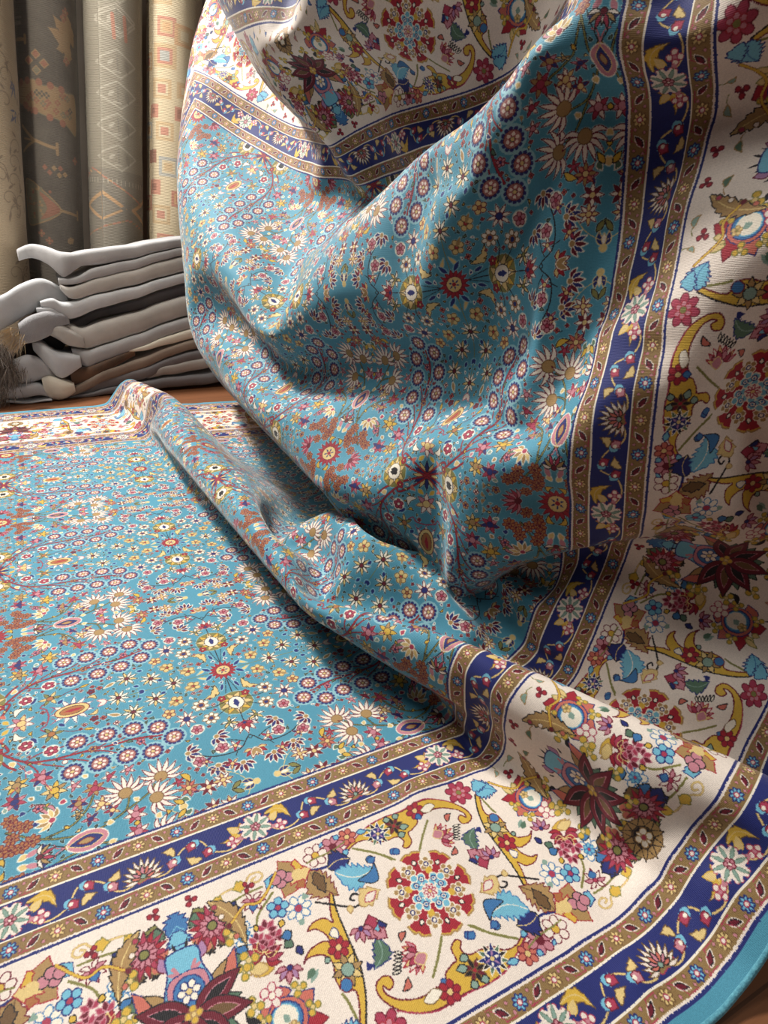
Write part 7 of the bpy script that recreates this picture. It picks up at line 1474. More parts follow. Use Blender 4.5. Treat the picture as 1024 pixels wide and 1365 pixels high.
2,1,-1,-1,-1,-1,-2,-3,-1,4,9,3,-1,3,0,1,0,-4,-2,-1,0,1,0,0,-3,-2,-1,-1,-1,0,0,0,-1,-1,-1,-1,-1,0,-1,1,1,0,1,1,0,-1,0,0,0,2,1,1,0,0,0,0,0,0,1,0,-1,0,1,0,-1,1,-1,0,0,0,-1,-1,0,0,1,0,0,0,0,1,
1,-1,0,-1,-1,-2,-1,-2,0,6,8,2,1,-1,0,0,2,-5,0,2,0,-2,-1,-3,-4,-1,-1,-1,0,0,1,0,0,0,-1,-1,0,1,1,1,0,0,-2,0,0,-1,0,0,0,0,1,0,1,1,1,0,1,0,0,0,1,0,-1,0,1,-1,0,0,0,-1,0,0,0,0,-1,0,1,0,1,0,
0,-1,-2,-1,-1,-1,-1,-1,2,9,7,0,0,0,0,1,-1,-5,1,1,0,0,0,-5,-5,-2,-1,1,0,1,0,0,0,0,1,1,2,2,3,3,-2,-2,-5,-4,-2,1,0,0,0,0,0,0,1,1,2,1,-1,1,0,0,0,0,1,0,-1,1,0,-1,-1,1,-1,0,-1,1,0,0,0,1,1,0,
-1,-2,-1,-2,-1,0,-2,1,6,9,3,1,0,0,0,0,-2,-5,2,2,-1,0,-1,-2,-5,-2,0,0,1,0,-1,0,1,0,2,3,2,2,2,-2,-1,1,0,-6,-3,-3,-1,-1,0,0,0,1,1,1,2,0,1,-1,1,0,0,0,0,0,1,-1,0,0,0,-1,0,0,0,0,0,1,0,1,0,1,
-1,-1,-2,0,-1,-1,1,4,6,5,0,0,1,-1,0,0,-5,0,2,1,0,-1,-1,-2,-4,0,4,1,-3,-1,0,0,0,3,1,1,2,1,-1,-2,0,0,2,0,-2,-3,-4,-1,-2,-1,0,1,0,2,1,-1,0,1,0,0,1,0,0,-1,0,0,0,0,-1,0,0,0,0,0,1,0,1,0,0,0,
1,-1,0,-1,1,1,3,3,4,0,0,0,-1,1,0,-2,-5,1,3,0,0,0,-4,-7,3,5,1,0,0,-1,-1,1,1,0,2,0,0,0,-1,0,1,-1,4,3,-1,-3,-2,-4,-2,-2,0,-1,0,0,-1,1,0,0,0,0,0,0,0,1,-1,0,0,-1,1,-1,0,0,1,0,0,1,0,1,0,1,
3,0,1,1,2,1,2,2,0,0,0,-1,0,0,0,-4,-4,4,1,0,0,-4,-8,0,8,3,-1,0,0,0,1,-1,1,1,-1,1,0,-1,1,1,-1,0,0,4,2,0,-2,-2,-2,-2,-3,-1,-1,-1,0,-1,-1,0,0,1,0,0,0,0,0,0,0,0,0,0,0,0,0,1,0,0,1,0,0,0,
6,1,1,2,0,2,0,0,0,0,-1,0,-1,0,1,-5,-1,2,1,0,-3,-9,-5,8,7,0,0,0,0,0,0,2,0,0,0,0,0,0,0,0,1,0,-1,2,3,1,0,-1,-2,-2,-2,-2,-1,-2,-1,-1,0,-1,0,0,0,0,0,0,0,1,-1,0,0,0,0,0,1,0,1,0,0,0,1,0,
7,2,1,1,1,0,1,-1,0,0,0,-1,-1,0,-2,-3,0,3,1,-3,-6,-9,5,8,3,-2,0,0,1,1,1,0,0,-1,1,0,-1,0,0,1,1,0,-1,-1,3,3,1,0,-1,-1,-2,-2,-2,-1,-2,-2,-1,-1,0,0,-1,1,0,0,1,-1,0,1,-1,1,0,1,-1,0,1,1,0,0,0,0,
9,1,1,0,0,1,0,0,0,0,0,-2,0,-1,-3,-1,1,2,0,-6,-11,2,8,5,0,-1,1,-1,1,1,1,0,-1,1,-1,-1,0,0,0,1,1,0,1,-1,-1,2,2,2,1,-1,-1,-2,-2,-1,-2,-1,-2,-1,-2,-1,1,0,0,0,0,0,1,-1,1,0,1,-1,1,1,-1,0,1,0,0,1,
7,1,1,1,1,-1,0,1,-1,0,0,1,-1,-4,-4,4,1,2,-4,-11,-3,11,5,-2,-1,0,1,1,1,1,0,-1,1,-2,0,-1,0,-1,0,0,0,1,0,1,0,1,2,2,1,1,0,-1,-1,-2,-1,-1,-2,-2,-2,-2,0,-1,1,0,0,0,0,1,0,1,0,1,0,-1,1,1,-1,0,1,-1,
7,0,0,0,0,1,-1,-1,-1,-2,-3,-3,-3,-2,3,5,8,-3,-11,-6,10,8,1,0,0,2,-1,0,1,-1,-1,0,-2,0,-1,0,-1,0,-1,0,0,0,1,0,2,0,1,2,3,1,0,0,-1,0,-1,-1,-1,-2,-3,-2,-2,0,0,0,0,1,0,0,0,0,1,0,1,0,1,-1,0,1,-1,1,
5,0,0,0,-1,-1,0,-3,-3,-5,-4,-2,-3,-1,2,4,5,1,-6,7,11,1,0,0,0,1,0,1,-1,-1,-2,-2,0,-1,-1,0,0,0,1,-1,1,0,0,2,-1,1,1,1,2,1,2,1,0,-1,0,0,-1,-1,-1,-3,-4,-3,0,0,1,-1,1,1,1,0,0,1,0,1,-1,0,1,-1,1,-1,
3,0,0,-1,-1,-1,-3,-3,-4,-3,-2,-2,1,3,0,-1,2,4,5,8,4,0,-2,-1,-1,0,0,-2,-1,-1,-1,0,-1,0,1,0,0,1,0,1,0,1,1,0,-1,0,1,1,0,3,1,1,1,1,-1,0,0,-1,-1,-2,-4,-2,-3,0,0,1,0,0,0,1,1,0,0,1,0,0,0,1,-1,1,
2,-1,-1,-1,0,-3,-2,-2,-3,-1,0,1,2,0,-3,-2,-2,2,15,10,-4,-2,-4,-1,0,0,-2,0,-1,0,0,0,0,0,1,0,2,0,1,1,1,1,0,-1,1,1,0,0,1,0,2,1,1,0,1,-1,0,0,-2,0,-2,-4,-3,-1,-1,1,0,1,1,0,0,1,1,-1,1,0,0,0,1,0,
0,-1,-1,0,-2,-1,-2,-1,1,3,3,6,5,3,-5,-6,-3,4,4,-1,-1,-3,-2,-2,0,-1,-1,0,0,-1,1,-1,1,2,0,2,0,2,0,1,0,1,0,0,1,0,0,1,0,0,0,1,1,0,1,0,-1,0,0,-1,0,-2,-4,-3,0,-1,1,0,0,1,1,0,0,1,0,1,0,0,0,0,
-1,0,-1,-2,-1,0,0,1,3,2,5,3,2,2,5,-4,-9,2,-3,-2,0,0,1,-2,-2,-1,0,-1,-1,1,0,1,1,1,1,1,1,0,1,0,0,0,0,0,-1,1,0,0,0,1,1,0,1,0,-1,0,0,0,1,-1,0,-1,-2,-4,-2,0,0,0,1,1,0,1,0,0,0,1,0,0,0,0,
0,-2,-1,-1,0,0,0,3,3,4,1,1,-1,1,5,7,-8,-9,-3,0,1,1,2,1,-2,-1,0,-1,1,-1,0,1,2,0,1,0,0,-1,0,-1,0,-1,0,0,0,-2,0,-1,0,2,1,2,0,1,-1,0,0,1,0,1,0,-1,-1,-3,-3,-1,0,1,0,0,0,0,1,1,0,0,0,1,0,1,
-1,0,-1,0,0,0,3,1,3,1,2,-1,1,0,0,0,6,1,-6,-3,-1,0,1,0,1,-1,0,0,0,1,2,0,-3,0,0,-1,0,0,-1,0,-5,-2,-1,1,0,0,-2,-1,2,0,2,1,3,1,1,-2,0,1,1,1,0,1,-1,-2,-4,-1,-1,0,0,0,1,0,0,0,1,0,1,0,0,0,
1,-1,0,0,0,2,1,2,1,2,0,1,-1,0,0,-1,7,2,-1,-3,-2,-1,-1,1,0,0,-1,1,0,2,-1,-1,-2,-2,-1,1,-1,1,0,-2,-3,-2,0,-3,0,0,-1,2,-1,-1,1,2,1,2,2,2,0,-1,1,1,1,-1,-1,-1,-2,-3,-1,-1,1,1,0,0,0,1,0,0,0,-1,1,0,
1,0,0,1,1,1,1,2,1,0,1,0,0,-1,0,0,5,1,1,-1,-2,-1,0,-1,0,0,0,0,1,0,0,0,-1,-2,-3,-1,1,-1,0,1,-1,-6,0,-1,-3,0,1,0,-1,1,-1,1,1,2,3,2,1,-1,0,1,0,1,0,-2,-2,-3,-1,0,0,0,0,0,1,-1,0,0,0,1,0,-1,
2,1,1,0,1,1,1,1,1,1,-1,-1,0,1,-2,2,3,0,1,1,-1,-1,-2,0,0,0,0,0,1,0,0,0,0,-2,-2,-3,0,0,0,-1,-3,-2,-2,0,-2,-1,3,-2,1,0,0,-1,1,1,2,2,1,0,0,0,0,0,1,1,-1,-2,-2,-1,0,0,0,1,-1,0,0,0,0,0,-1,0,
3,0,1,2,1,0,2,0,0,0,-1,0,1,-1,0,2,1,1,0,0,0,-1,0,0,-1,0,1,1,-1,-3,-1,-1,2,1,-1,-3,-1,0,-1,-2,-2,-1,-2,-3,1,0,0,2,0,-1,0,0,0,0,1,1,1,2,-1,-2,0,1,2,1,0,1,-2,-2,-1,0,0,0,0,0,0,-1,0,-1,0,0,
4,1,1,0,1,1,0,1,1,-1,0,0,-1,0,0,1,2,-1,1,0,-1,1,0,-1,1,1,1,-1,-5,-11,0,3,2,3,2,0,-2,0,-3,-1,0,-1,2,1,-2,-1,-1,0,0,0,0,-1,-2,0,-2,2,2,1,1,-1,-1,2,2,2,2,-1,-2,-3,-2,0,0,0,0,-1,0,0,-2,0,0,0,
5,1,1,1,0,1,0,1,-1,-1,0,0,1,-1,0,3,-1,0,0,-1,1,0,1,1,1,1,-1,-2,-9,-4,-3,1,0,2,3,3,0,-3,-1,-1,1,0,0,3,1,-1,-1,-1,0,0,0,0,1,-1,-6,-5,2,2,2,3,2,0,3,3,1,0,-2,-4,-3,-2,0,0,0,0,-2,-1,0,0,0,-1,
6,1,1,0,1,0,1,-1,0,0,0,0,-1,0,1,1,0,-1,0,1,0,1,1,1,1,-1,-1,-5,-5,-2,-3,-3,0,0,1,2,0,0,0,1,2,1,-1,2,2,0,-1,0,0,0,0,1,-1,-2,-4,-6,-2,2,2,3,3,2,0,2,3,1,-1,-1,-5,-3,0,0,-1,0,0,-1,-1,-1,0,1,
8,0,0,1,0,1,0,0,-1,0,-1,1,0,0,1,0,0,-1,0,0,1,2,1,1,0,-1,-3,-5,-1,-1,-4,-4,-1,-1,0,0,1,1,2,1,2,2,-2,1,1,1,1,0,-1,1,0,-1,-2,-4,-2,-3,-3,-1,2,2,2,2,0,0,1,3,3,1,-2,-4,-1,0,0,-1,-1,0,0,0,-1,-1,
8,1,0,0,1,-1,1,0,0,-1,0,0,0,0,0,1,-1,0,0,1,2,1,1,1,-2,-2,-4,-2,0,0,-3,-3,-4,-1,-2,0,0,1,1,3,2,3,-1,-1,2,1,0,0,0,0,-1,-2,-3,-3,-1,0,-2,-2,0,0,2,1,0,-1,-1,2,5,2,2,-2,-3,0,1,-1,0,0,0,-1,0,0,
9,0,0,1,-1,1,0,-1,0,0,0,0,0,0,1,-1,0,-1,1,2,2,1,0,-1,-2,-2,-3,-1,0,1,-2,-3,-3,-3,-1,-1,-1,0,1,0,4,3,1,-2,0,2,1,0,0,-1,-1,-3,-3,-2,0,0,-1,-1,-2,1,0,1,1,0,1,1,0,3,2,1,-3,0,0,0,0,0,0,0,-1,0,
9,1,0,0,0,0,0,0,0,-1,1,-1,0,1,0,0,-1,0,1,2,2,0,0,-2,-2,-3,-1,-1,1,0,-1,-1,-3,-2,-3,-2,-1,-1,-1,0,1,2,3,2,0,0,1,0,0,0,-3,-2,-3,-1,0,2,-1,-1,-2,-1,1,1,1,1,1,0,1,1,1,0,0,-1,0,1,0,0,0,0,0,-1,
10,-1,1,0,0,0,0,0,0,1,-1,-1,0,0,1,-1,0,1,2,1,1,0,-2,-2,-2,-2,-1,0,0,0,1,-2,-1,-2,-2,-2,-1,-3,-1,0,0,2,3,1,0,1,-1,1,0,-1,-1,-3,-1,0,1,0,0,-2,-1,-2,-1,1,1,3,0,0,0,0,1,0,1,0,1,0,0,0,0,0,0,0,
10,0,0,0,1,0,-1,1,-1,0,0,0,0,0,-1,0,0,2,2,1,-1,-1,-2,-2,-1,-2,-1,0,1,0,0,-1,0,-2,0,-1,-3,0,0,0,0,-1,0,1,0,0,1,0,0,-1,0,-1,-1,0,0,-1,-1,-1,-2,-1,-1,-1,2,1,2,0,-1,0,0,2,0,1,-1,1,0,0,0,0,0,1,
10,1,-1,0,0,0,0,0,1,0,0,-1,0,0,0,0,1,1,1,1,-2,-1,-2,-1,-3,0,-1,0,0,1,-1,0,-1,0,0,0,2,2,2,0,0,-7,-3,-2,1,0,0,0,0,1,1,1,-1,-2,-1,0,-1,-2,-1,-2,-2,0,0,1,2,0,0,0,1,0,1,0,1,-1,1,0,0,0,0,-1,
10,0,1,-1,0,0,0,0,1,0,1,0,-1,-1,0,1,1,1,0,-2,0,-2,-1,-2,0,-2,0,-1,0,0,0,0,1,0,0,1,3,2,-1,-1,0,-2,-6,-2,-1,0,1,0,1,0,0,1,1,0,-1,-1,-2,-1,-2,-1,-2,-2,-1,1,1,1,0,1,0,1,1,0,0,1,-1,0,0,0,0,0,
11,-1,0,1,-1,0,1,0,0,1,-1,1,0,0,0,0,0,0,-1,0,-1,-2,0,-2,-1,0,-1,0,-1,0,0,0,0,1,2,3,1,-1,-1,0,-1,-1,-3,-4,-1,-1,0,1,0,1,0,1,1,-1,0,-1,-1,-1,-1,-2,-1,-2,-1,-1,0,1,1,0,1,1,1,0,0,0,1,-1,0,0,-1,0,
10,1,-1,0,1,0,-1,0,0,1,1,0,0,1,-1,0,0,0,-1,-1,-1,0,-2,0,-2,-1,-1,0,0,0,0,0,1,2,2,2,0,-1,-2,0,0,0,-2,-3,-3,-1,-1,0,0,1,1,1,0,1,-1,-1,0,-1,-2,-1,-2,-1,-2,-1,0,0,1,1,0,2,1,0,0,0,-1,1,-1,-1,1,0,
10,0,1,-1,0,0,0,1,0,0,0,1,0,0,0,0,0,-1,0,-1,-1,-1,-1,-1,-1,-1,0,-1,0,0,0,1,1,3,2,0,-1,-1,-1,0,0,0,-1,-3,-3,-2,0,-1,0,1,1,1,1,-1,0,0,-1,-2,0,-2,-1,-1,-2,0,-2,0,0,1,2,0,2,0,0,0,0,-1,-1,0,0,0,
11,-1,0,1,0,0,0,-1,0,0,1,0,1,0,0,-1,0,0,0,0,-1,-2,-1,-1,-1,0,-1,0,-1,0,0,1,3,2,1,0,-1,-2,0,0,0,0,-1,-1,-2,-3,-2,-1,0,0,2,0,0,1,0,-1,0,0,-2,-1,-1,-2,-1,-2,0,-1,0,0,2,2,1,0,0,0,0,-2,0,0,0,0],
[0,0,0,0,0,0,0,0,0,0,0,0,0,0,0,0,0,0,0,0,0,0,0,0,0,0,0,0,0,0,0,0,0,0,0,0,0,0,0,0,0,0,0,0,0,0,0,0,0,0,0,0,0,0,0,0,0,0,0,0,0,0,0,0,0,0,0,0,0,0,0,0,0,0,0,0,0,0,0,0,
0,0,0,0,0,0,0,0,0,0,0,0,0,0,0,0,0,0,0,0,0,0,0,0,0,0,0,0,0,0,0,0,0,0,0,0,0,0,0,0,0,0,0,0,0,0,0,0,0,0,0,0,0,0,0,0,0,0,0,0,0,0,0,0,0,0,0,0,0,0,0,0,0,0,0,0,0,0,1,2,
0,0,0,0,0,0,0,0,0,0,0,0,0,0,0,0,0,0,0,0,0,0,0,0,0,0,0,0,0,0,0,0,0,0,0,0,0,0,0,0,0,0,0,0,0,0,0,0,0,0,0,0,0,0,0,0,0,0,0,0,0,0,0,0,0,0,0,0,0,0,0,0,0,0,0,0,2,3,3,3,
0,0,0,0,0,0,0,0,0,0,0,0,0,0,0,0,0,0,0,0,0,0,0,0,0,0,0,0,0,0,0,0,0,0,0,0,0,0,0,0,0,0,0,0,0,0,0,0,0,0,0,0,0,0,0,0,0,0,0,0,0,0,0,0,0,0,0,0,0,0,0,1,1,3,4,7,5,5,3,1,
0,0,0,0,0,0,0,0,0,0,0,0,0,0,0,0,0,0,0,0,0,0,0,0,0,0,0,0,0,0,0,0,0,0,0,0,0,0,0,0,0,0,0,0,0,0,0,0,0,0,0,0,0,0,0,0,0,0,0,0,0,0,0,-1,0,0,1,1,2,4,4,5,6,5,4,1,1,0,0,-1,
0,0,0,0,0,0,0,0,0,0,0,0,0,0,0,0,0,0,0,0,0,0,0,0,0,0,0,0,0,0,0,0,0,0,0,0,0,0,0,0,0,0,0,0,0,0,0,0,0,0,0,0,0,0,-1,0,0,0,0,0,0,0,0,1,1,4,4,5,5,4,5,3,2,2,1,0,0,-1,-2,-1,
0,0,0,0,0,0,0,0,0,0,0,0,0,0,0,0,0,0,0,0,0,0,0,0,0,0,0,0,0,0,0,0,0,0,0,0,0,0,0,0,0,0,0,0,0,0,0,-1,0,0,0,0,0,0,2,0,2,2,2,2,2,3,3,3,3,0,3,4,3,2,1,1,1,-1,0,-1,-1,-2,-2,-3,
0,0,0,0,0,0,0,0,0,0,0,0,0,0,0,0,0,0,0,0,0,0,0,0,0,0,0,0,0,0,0,0,0,0,0,0,0,0,0,0,0,0,0,0,0,0,0,2,1,1,2,2,3,5,4,5,3,3,3,2,2,1,1,0,0,-2,-2,0,1,1,0,0,-1,0,-2,-2,-3,-3,-4,-4,
0,0,0,0,0,0,0,0,0,0,0,1,0,-1,0,0,0,0,0,0,0,0,0,0,0,0,0,0,0,0,0,0,0,0,0,0,0,0,0,0,1,1,2,2,3,3,4,4,4,5,4,4,2,0,1,0,0,-1,-1,0,0,0,1,1,-2,-1,0,2,0,-1,0,-1,-2,-3,-4,-3,-6,-7,-7,-8,
0,0,0,0,0,0,0,0,0,0,1,1,1,-3,0,0,0,0,0,0,0,0,0,0,0,0,0,0,0,0,0,0,0,0,0,1,2,2,3,4,3,4,4,4,3,4,3,2,1,-1,-1,-2,-2,0,0,0,0,1,1,1,2,1,-1,-3,-4,2,4,0,-1,0,-3,-3,-4,-6,-6,-8,-9,-9,-10,-7,
0,0,0,0,0,0,0,0,0,0,1,4,2,-5,-2,0,0,0,0,0,0,0,0,0,0,0,0,0,0,0,1,1,3,3,4,4,4,4,4,3,4,2,1,1,1,-1,-2,-2,-1,-2,-1,0,1,0,1,1,2,1,2,1,-1,-1,-4,-4,0,6,2,-1,-3,-5,-6,-7,-8,-8,-9,-10,-7,-6,-3,-2,
0,0,0,0,-1,1,0,0,0,0,-1,-2,0,4,-1,0,0,0,0,0,0,0,0,0,0,0,1,2,3,4,5,5,4,4,4,3,2,2,1,-1,-1,-1,-2,-2,-3,-1,-1,-1,0,2,1,2,3,3,0,2,-1,1,-2,-2,-2,-2,1,2,3,1,-4,-8,-8,-9,-9,-10,-8,-9,-6,-4,-1,1,2,2,
0,1,0,-1,0,0,0,0,0,0,-1,-3,-1,7,0,-2,0,0,0,0,-1,0,1,1,4,5,5,6,5,5,3,3,2,1,-1,-1,-1,-3,-3,-1,-3,-2,-1,-1,1,0,2,2,2,3,3,3,1,-1,0,-3,-1,-3,-2,-2,-1,0,3,4,1,-9,-12,-11,-10,-9,-7,-6,-6,-2,0,1,1,0,1,-2,
0,1,2,-3,1,-1,0,0,0,0,0,-1,-1,2,0,-2,1,0,0,1,3,5,6,8,6,5,4,2,1,-1,-1,-2,-3,-2,-2,-3,-2,-2,-1,-1,0,1,1,2,3,3,3,3,2,1,0,-2,-2,-2,-4,-3,-3,-3,-2,-2,-1,-2,-3,-5,-7,-9,-8,-6,-4,-4,-3,-1,0,1,-1,0,0,1,5,11,
1,1,3,-5,-1,1,0,0,0,0,0,0,-2,-4,3,2,1,3,6,9,9,7,4,1,-1,-1,-3,-2,-3,-2,-3,-2,-2,-2,-1,0,-1,2,1,1,3,3,4,4,2,2,1,-1,-1,-3,-4,-4,-4,-4,-4,-2,-4,-2,-3,-2,-4,-3,-7,-6,-5,-5,-3,-2,-2,-1,0,0,0,0,0,3,5,10,10,9,
1,-1,-2,4,-2,-1,1,0,0,0,0,-1,-3,-4,7,14,10,9,7,0,-2,-3,-4,-4,-2,-3,-1,-2,-1,-2,0,-1,0,1,1,2,2,3,3,5,3,3,2,0,-1,-3,-4,-4,-5,-5,-4,-4,-4,-4,-1,-4,-1,-3,-2,-3,-4,-5,-4,-4,-3,-2,-1,-1,0,0,0,0,1,2,6,8,10,7,4,0,
4,-1,-2,4,2,-7,-1,3,1,1,2,7,13,11,2,-1,-4,-4,-5,-2,-2,-3,-1,-1,-2,-1,0,-1,0,1,1,2,3,2,3,4,4,3,3,1,0,-2,-4,-4,-6,-4,-5,-5,-5,-4,-3,-4,-3,-1,-2,-1,-2,-2,-3,-3,-3,-3,-3,-1,-1,-1,-1,0,-1,1,1,3,6,7,9,7,4,1,-1,1,
9,0,-1,2,6,-8,1,5,7,7,7,5,0,0,-1,-2,-6,-6,-5,-3,-1,-1,0,0,0,0,-1,1,2,3,3,3,3,4,3,2,1,-1,-3,-4,-5,-6,-5,-6,-4,-5,-4,-3,-3,-2,-3,-1,-2,-1,-2,-1,-2,-2,-3,-2,-2,-2,0,-1,-1,1,0,0,2,2,5,7,8,8,4,1,-1,0,1,-1,
17,1,3,-4,-5,15,11,1,0,1,-1,-2,1,2,-5,-5,0,-1,-1,-3,-3,-1,-2,0,0,0,3,3,3,3,3,3,2,0,-1,-4,-4,-6,-6,-6,-6,-4,-5,-3,-3,-3,-3,-2,-2,-2,-1,0,0,-2,-1,-2,-2,-2,-1,-2,-1,-1,-1,0,1,0,1,3,5,7,8,7,4,1,0,0,0,1,-1,0,
26,4,2,0,3,2,2,0,1,-1,0,-1,-1,2,0,-1,-1,0,-1,-1,-1,-3,-2,-4,0,4,4,3,2,1,-1,-2,-3,-5,-7,-6,-7,-5,-4,-4,-3,-3,-2,-2,-3,-1,-2,-2,-1,-1,0,-2,0,0,-2,-1,-1,-2,-1,-1,0,0,0,0,0,2,5,8,7,8,4,1,0,0,0,0,0,-1,1,-1,
25,2,3,-2,3,7,1,0,-1,1,0,1,0,-2,2,0,0,0,0,0,-1,1,-1,1,0,-1,-3,-4,-4,-5,-5,-8,-9,-7,-5,-3,-2,0,-1,0,0,0,-1,-2,0,-3,-1,-1,-1,0,-2,0,-1,-1,0,-2,-1,0,-1,0,0,1,2,3,3,6,9,5,5,0,0,0,0,0,0,0,0,0,-1,-1,
23,-1,-4,12,5,3,-1,2,1,-1,1,0,0,1,0,-2,0,-1,-1,-2,-3,-6,-8,-14,-19,-14,5,6,5,0,-11,-8,-3,-2,1,1,3,2,3,2,2,1,1,0,-1,-1,-1,-2,0,-2,0,-1,-1,-1,0,0,-1,0,1,1,2,3,4,5,7,6,3,1,-1,0,0,0,0,0,0,0,0,0,0,0,
27,3,4,3,2,0,-3,0,0,0,-1,-1,-1,-1,1,-1,-5,-5,-8,-9,-10,-10,-10,-5,-1,4,-3,1,4,0,-9,-3,-2,0,0,1,1,1,3,3,2,2,2,2,0,-1,-2,0,-1,0,-1,0,-1,0,-1,0,1,1,2,3,4,4,5,5,4,1,-1,0,0,0,0,0,0,0,0,0,0,0,0,2,
28,5,3,2,-1,-2,-3,-4,-2,-2,-3,-4,-5,-9,-9,-7,-5,-6,-3,-3,-2,-2,0,3,6,3,-2,-2,-2,2,-3,-1,-1,-3,-1,-1,0,1,1,1,3,2,3,1,1,0,0,-1,0,0,0,-1,0,0,0,1,2,2,3,4,4,5,3,1,0,0,0,0,0,0,0,-1,1,0,0,0,0,0,0,0,
26,0,2,-3,-5,-4,-2,-3,-5,-5,-5,-7,-7,-7,-6,-4,-2,0,-1,1,2,5,11,17,21,14,-18,-16,-15,-8,20,16,17,-11,-23,-13,-7,-5,-2,1,0,2,1,3,2,1,-1,0,0,1,0,1,1,-1,2,2,2,4,4,3,3,1,0,0,0,0,0,0,0,0,0,1,-1,0,0,0,0,0,0,0,
21,-5,-5,-4,-4,-4,-6,-5,-5,-4,-5,-4,-4,-3,-1,0,0,0,3,6,11,15,16,12,8,0,1,-1,-3,0,1,2,-8,-5,-6,-10,-12,-9,-7,-4,-1,0,1,2,1,1,1,1,1,1,1,1,1,2,2,2,4,3,2,2,0,0,0,0,0,0,0,0,0,0,0,0,0,0,0,0,0,0,0,0,
8,-7,-6,-5,-3,-6,-5,-4,-3,-3,-2,-1,-1,1,0,1,2,10,14,14,12,9,6,3,0,-1,5,0,0,-1,0,-5,-11,-3,0,-5,-7,-9,-9,-6,-4,-4,-1,-1,1,2,2,2,2,1,2,1,2,3,2,3,2,2,1,0,0,0,0,0,0,0,0,0,0,0,0,0,0,0,0,0,0,0,0,0,
-16,-4,-4,-2,-4,-2,-2,-2,-1,0,0,1,1,4,5,7,14,27,5,2,3,1,2,0,-2,0,4,2,0,-2,-3,-9,-10,0,2,0,-4,-5,-8,-9,-5,-4,-4,-2,-1,2,3,3,1,2,2,2,2,2,2,3,1,0,0,0,0,0,0,0,0,0,0,0,0,0,0,0,0,0,0,0,0,0,0,0,
-29,-2,-2,-1,-1,-1,0,0,0,1,3,5,8,11,5,-1,10,9,11,6,2,1,-1,0,-1,-1,3,0,-1,-2,-9,-10,-3,2,3,0,1,-3,-5,-6,-6,-4,-4,-3,-1,0,3,2,2,2,1,3,1,2,1,-1,0,0,0,0,0,0,0,0,0,0,0,0,0,0,0,0,0,0,0,0,0,1,0,1,
-32,0,0,-1,1,2,1,1,2,3,5,4,7,9,1,0,2,-1,8,10,7,-2,-2,0,1,-1,-6,-6,-5,-6,-18,3,10,7,5,3,1,0,-2,-5,-3,-1,-2,-2,-1,1,1,1,1,1,2,0,2,0,0,1,-1,0,-1,0,0,0,0,0,0,-1,1,0,0,0,0,0,0,0,0,0,0,0,1,0,
-25,1,2,2,2,5,7,9,12,12,-14,-6,-7,-9,4,10,-3,-9,-3,-3,17,-2,0,-3,-12,-20,-7,0,2,10,6,5,6,6,6,5,1,0,-1,-1,1,1,1,1,2,0,0,1,1,0,1,1,0,0,0,0,0,0,1,-1,0,0,0,0,0,1,-1,0,0,0,0,0,0,0,0,0,1,-1,0,-1,
-8,4,4,5,7,8,7,6,1,-10,-4,-3,0,-1,0,-1,-4,-10,-6,11,-7,13,-4,-22,-15,-4,-5,-2,3,0,11,3,1,3,6,7,6,0,-1,6,5,3,4,2,1,2,1,0,1,1,0,0,1,0,1,-1,1,-1,0,1,0,0,0,0,0,1,0,0,0,0,0,0,0,1,0,0,-1,0,-1,0,
14,3,3,4,4,5,3,-1,-7,-9,5,6,8,2,-1,0,-4,-8,-11,-15,-2,-12,-19,-4,-2,1,-1,-1,0,-1,3,-2,-1,3,5,9,11,7,7,11,7,4,2,3,2,0,1,2,0,0,1,0,0,0,0,1,0,1,0,0,0,0,0,1,0,-1,0,1,0,0,0,1,0,-1,0,1,0,0,0,0,
29,0,1,-1,4,3,-2,-6,-7,0,9,6,0,1,3,0,0,-1,-2,-17,-31,-22,-7,5,18,-9,-8,-2,-3,-1,2,0,0,1,2,2,8,22,24,10,3,2,1,0,1,1,0,0,0,1,-1,1,-1,1,0,0,0,0,0,0,0,0,0,0,0,0,0,-1,1,0,0,-1,0,0,0,-1,0,0,-1,-3,
36,-2,-2,0,0,2,-5,-5,0,6,4,2,0,2,1,0,0,1,-1,-1,-18,-19,-5,10,-29,-10,8,0,-2,13,21,1,2,6,8,8,6,2,0,0,0,0,0,0,-1,1,0,-1,1,-1,0,0,0,0,-1,0,0,-1,0,0,0,0,0,-1,0,0,0,0,-2,0,0,-1,0,-1,0,-1,-2,-1,-3,-11,
37,-1,-2,-2,-1,-3,-1,0,4,3,1,0,0,2,-5,-21,-8,3,-11,-27,-2,13,10,-17,-1,14,5,-4,-5,-4,13,26,16,6,1,0,-4,-2,0,1,0,1,0,1,0,0,0,0,-1,0,0,0,0,-1,0,-1,0,0,0,-1,0,-1,0,-1,0,-1,0,-1,0,-1,-1,0,-2,0,-2,-1,0,-1,-3,-13,
38,-1,-1,-2,-5,-3,1,3,2,1,1,-1,0,1,-11,-7,-14,-20,-12,2,0,-5,-4,8,26,12,5,14,11,-9,-6,8,0,0,-1,-3,-1,-1,1,0,1,0,1,0,1,-1,1,0,0,0,0,-1,-1,0,0,-1,-1,0,0,0,-1,0,-1,0,-1,0,-2,0,-1,-1,-1,-1,-1,-1,-1,0,0,1,0,-10,
38,0,0,-1,-4,-6,0,2,2,1,0,-1,1,-2,-5,5,7,0,-7,-4,0,-4,12,3,-4,2,4,0,-1,-3,-7,0,0,-3,-2,-1,0,0,0,0,0,0,1,1,0,1,-1,0,0,0,0,-1,0,0,-1,0,-1,0,-1,0,0,-1,0,-1,0,-1,0,-2,0,-1,-2,-1,-1,-1,-1,0,1,1,1,-5,
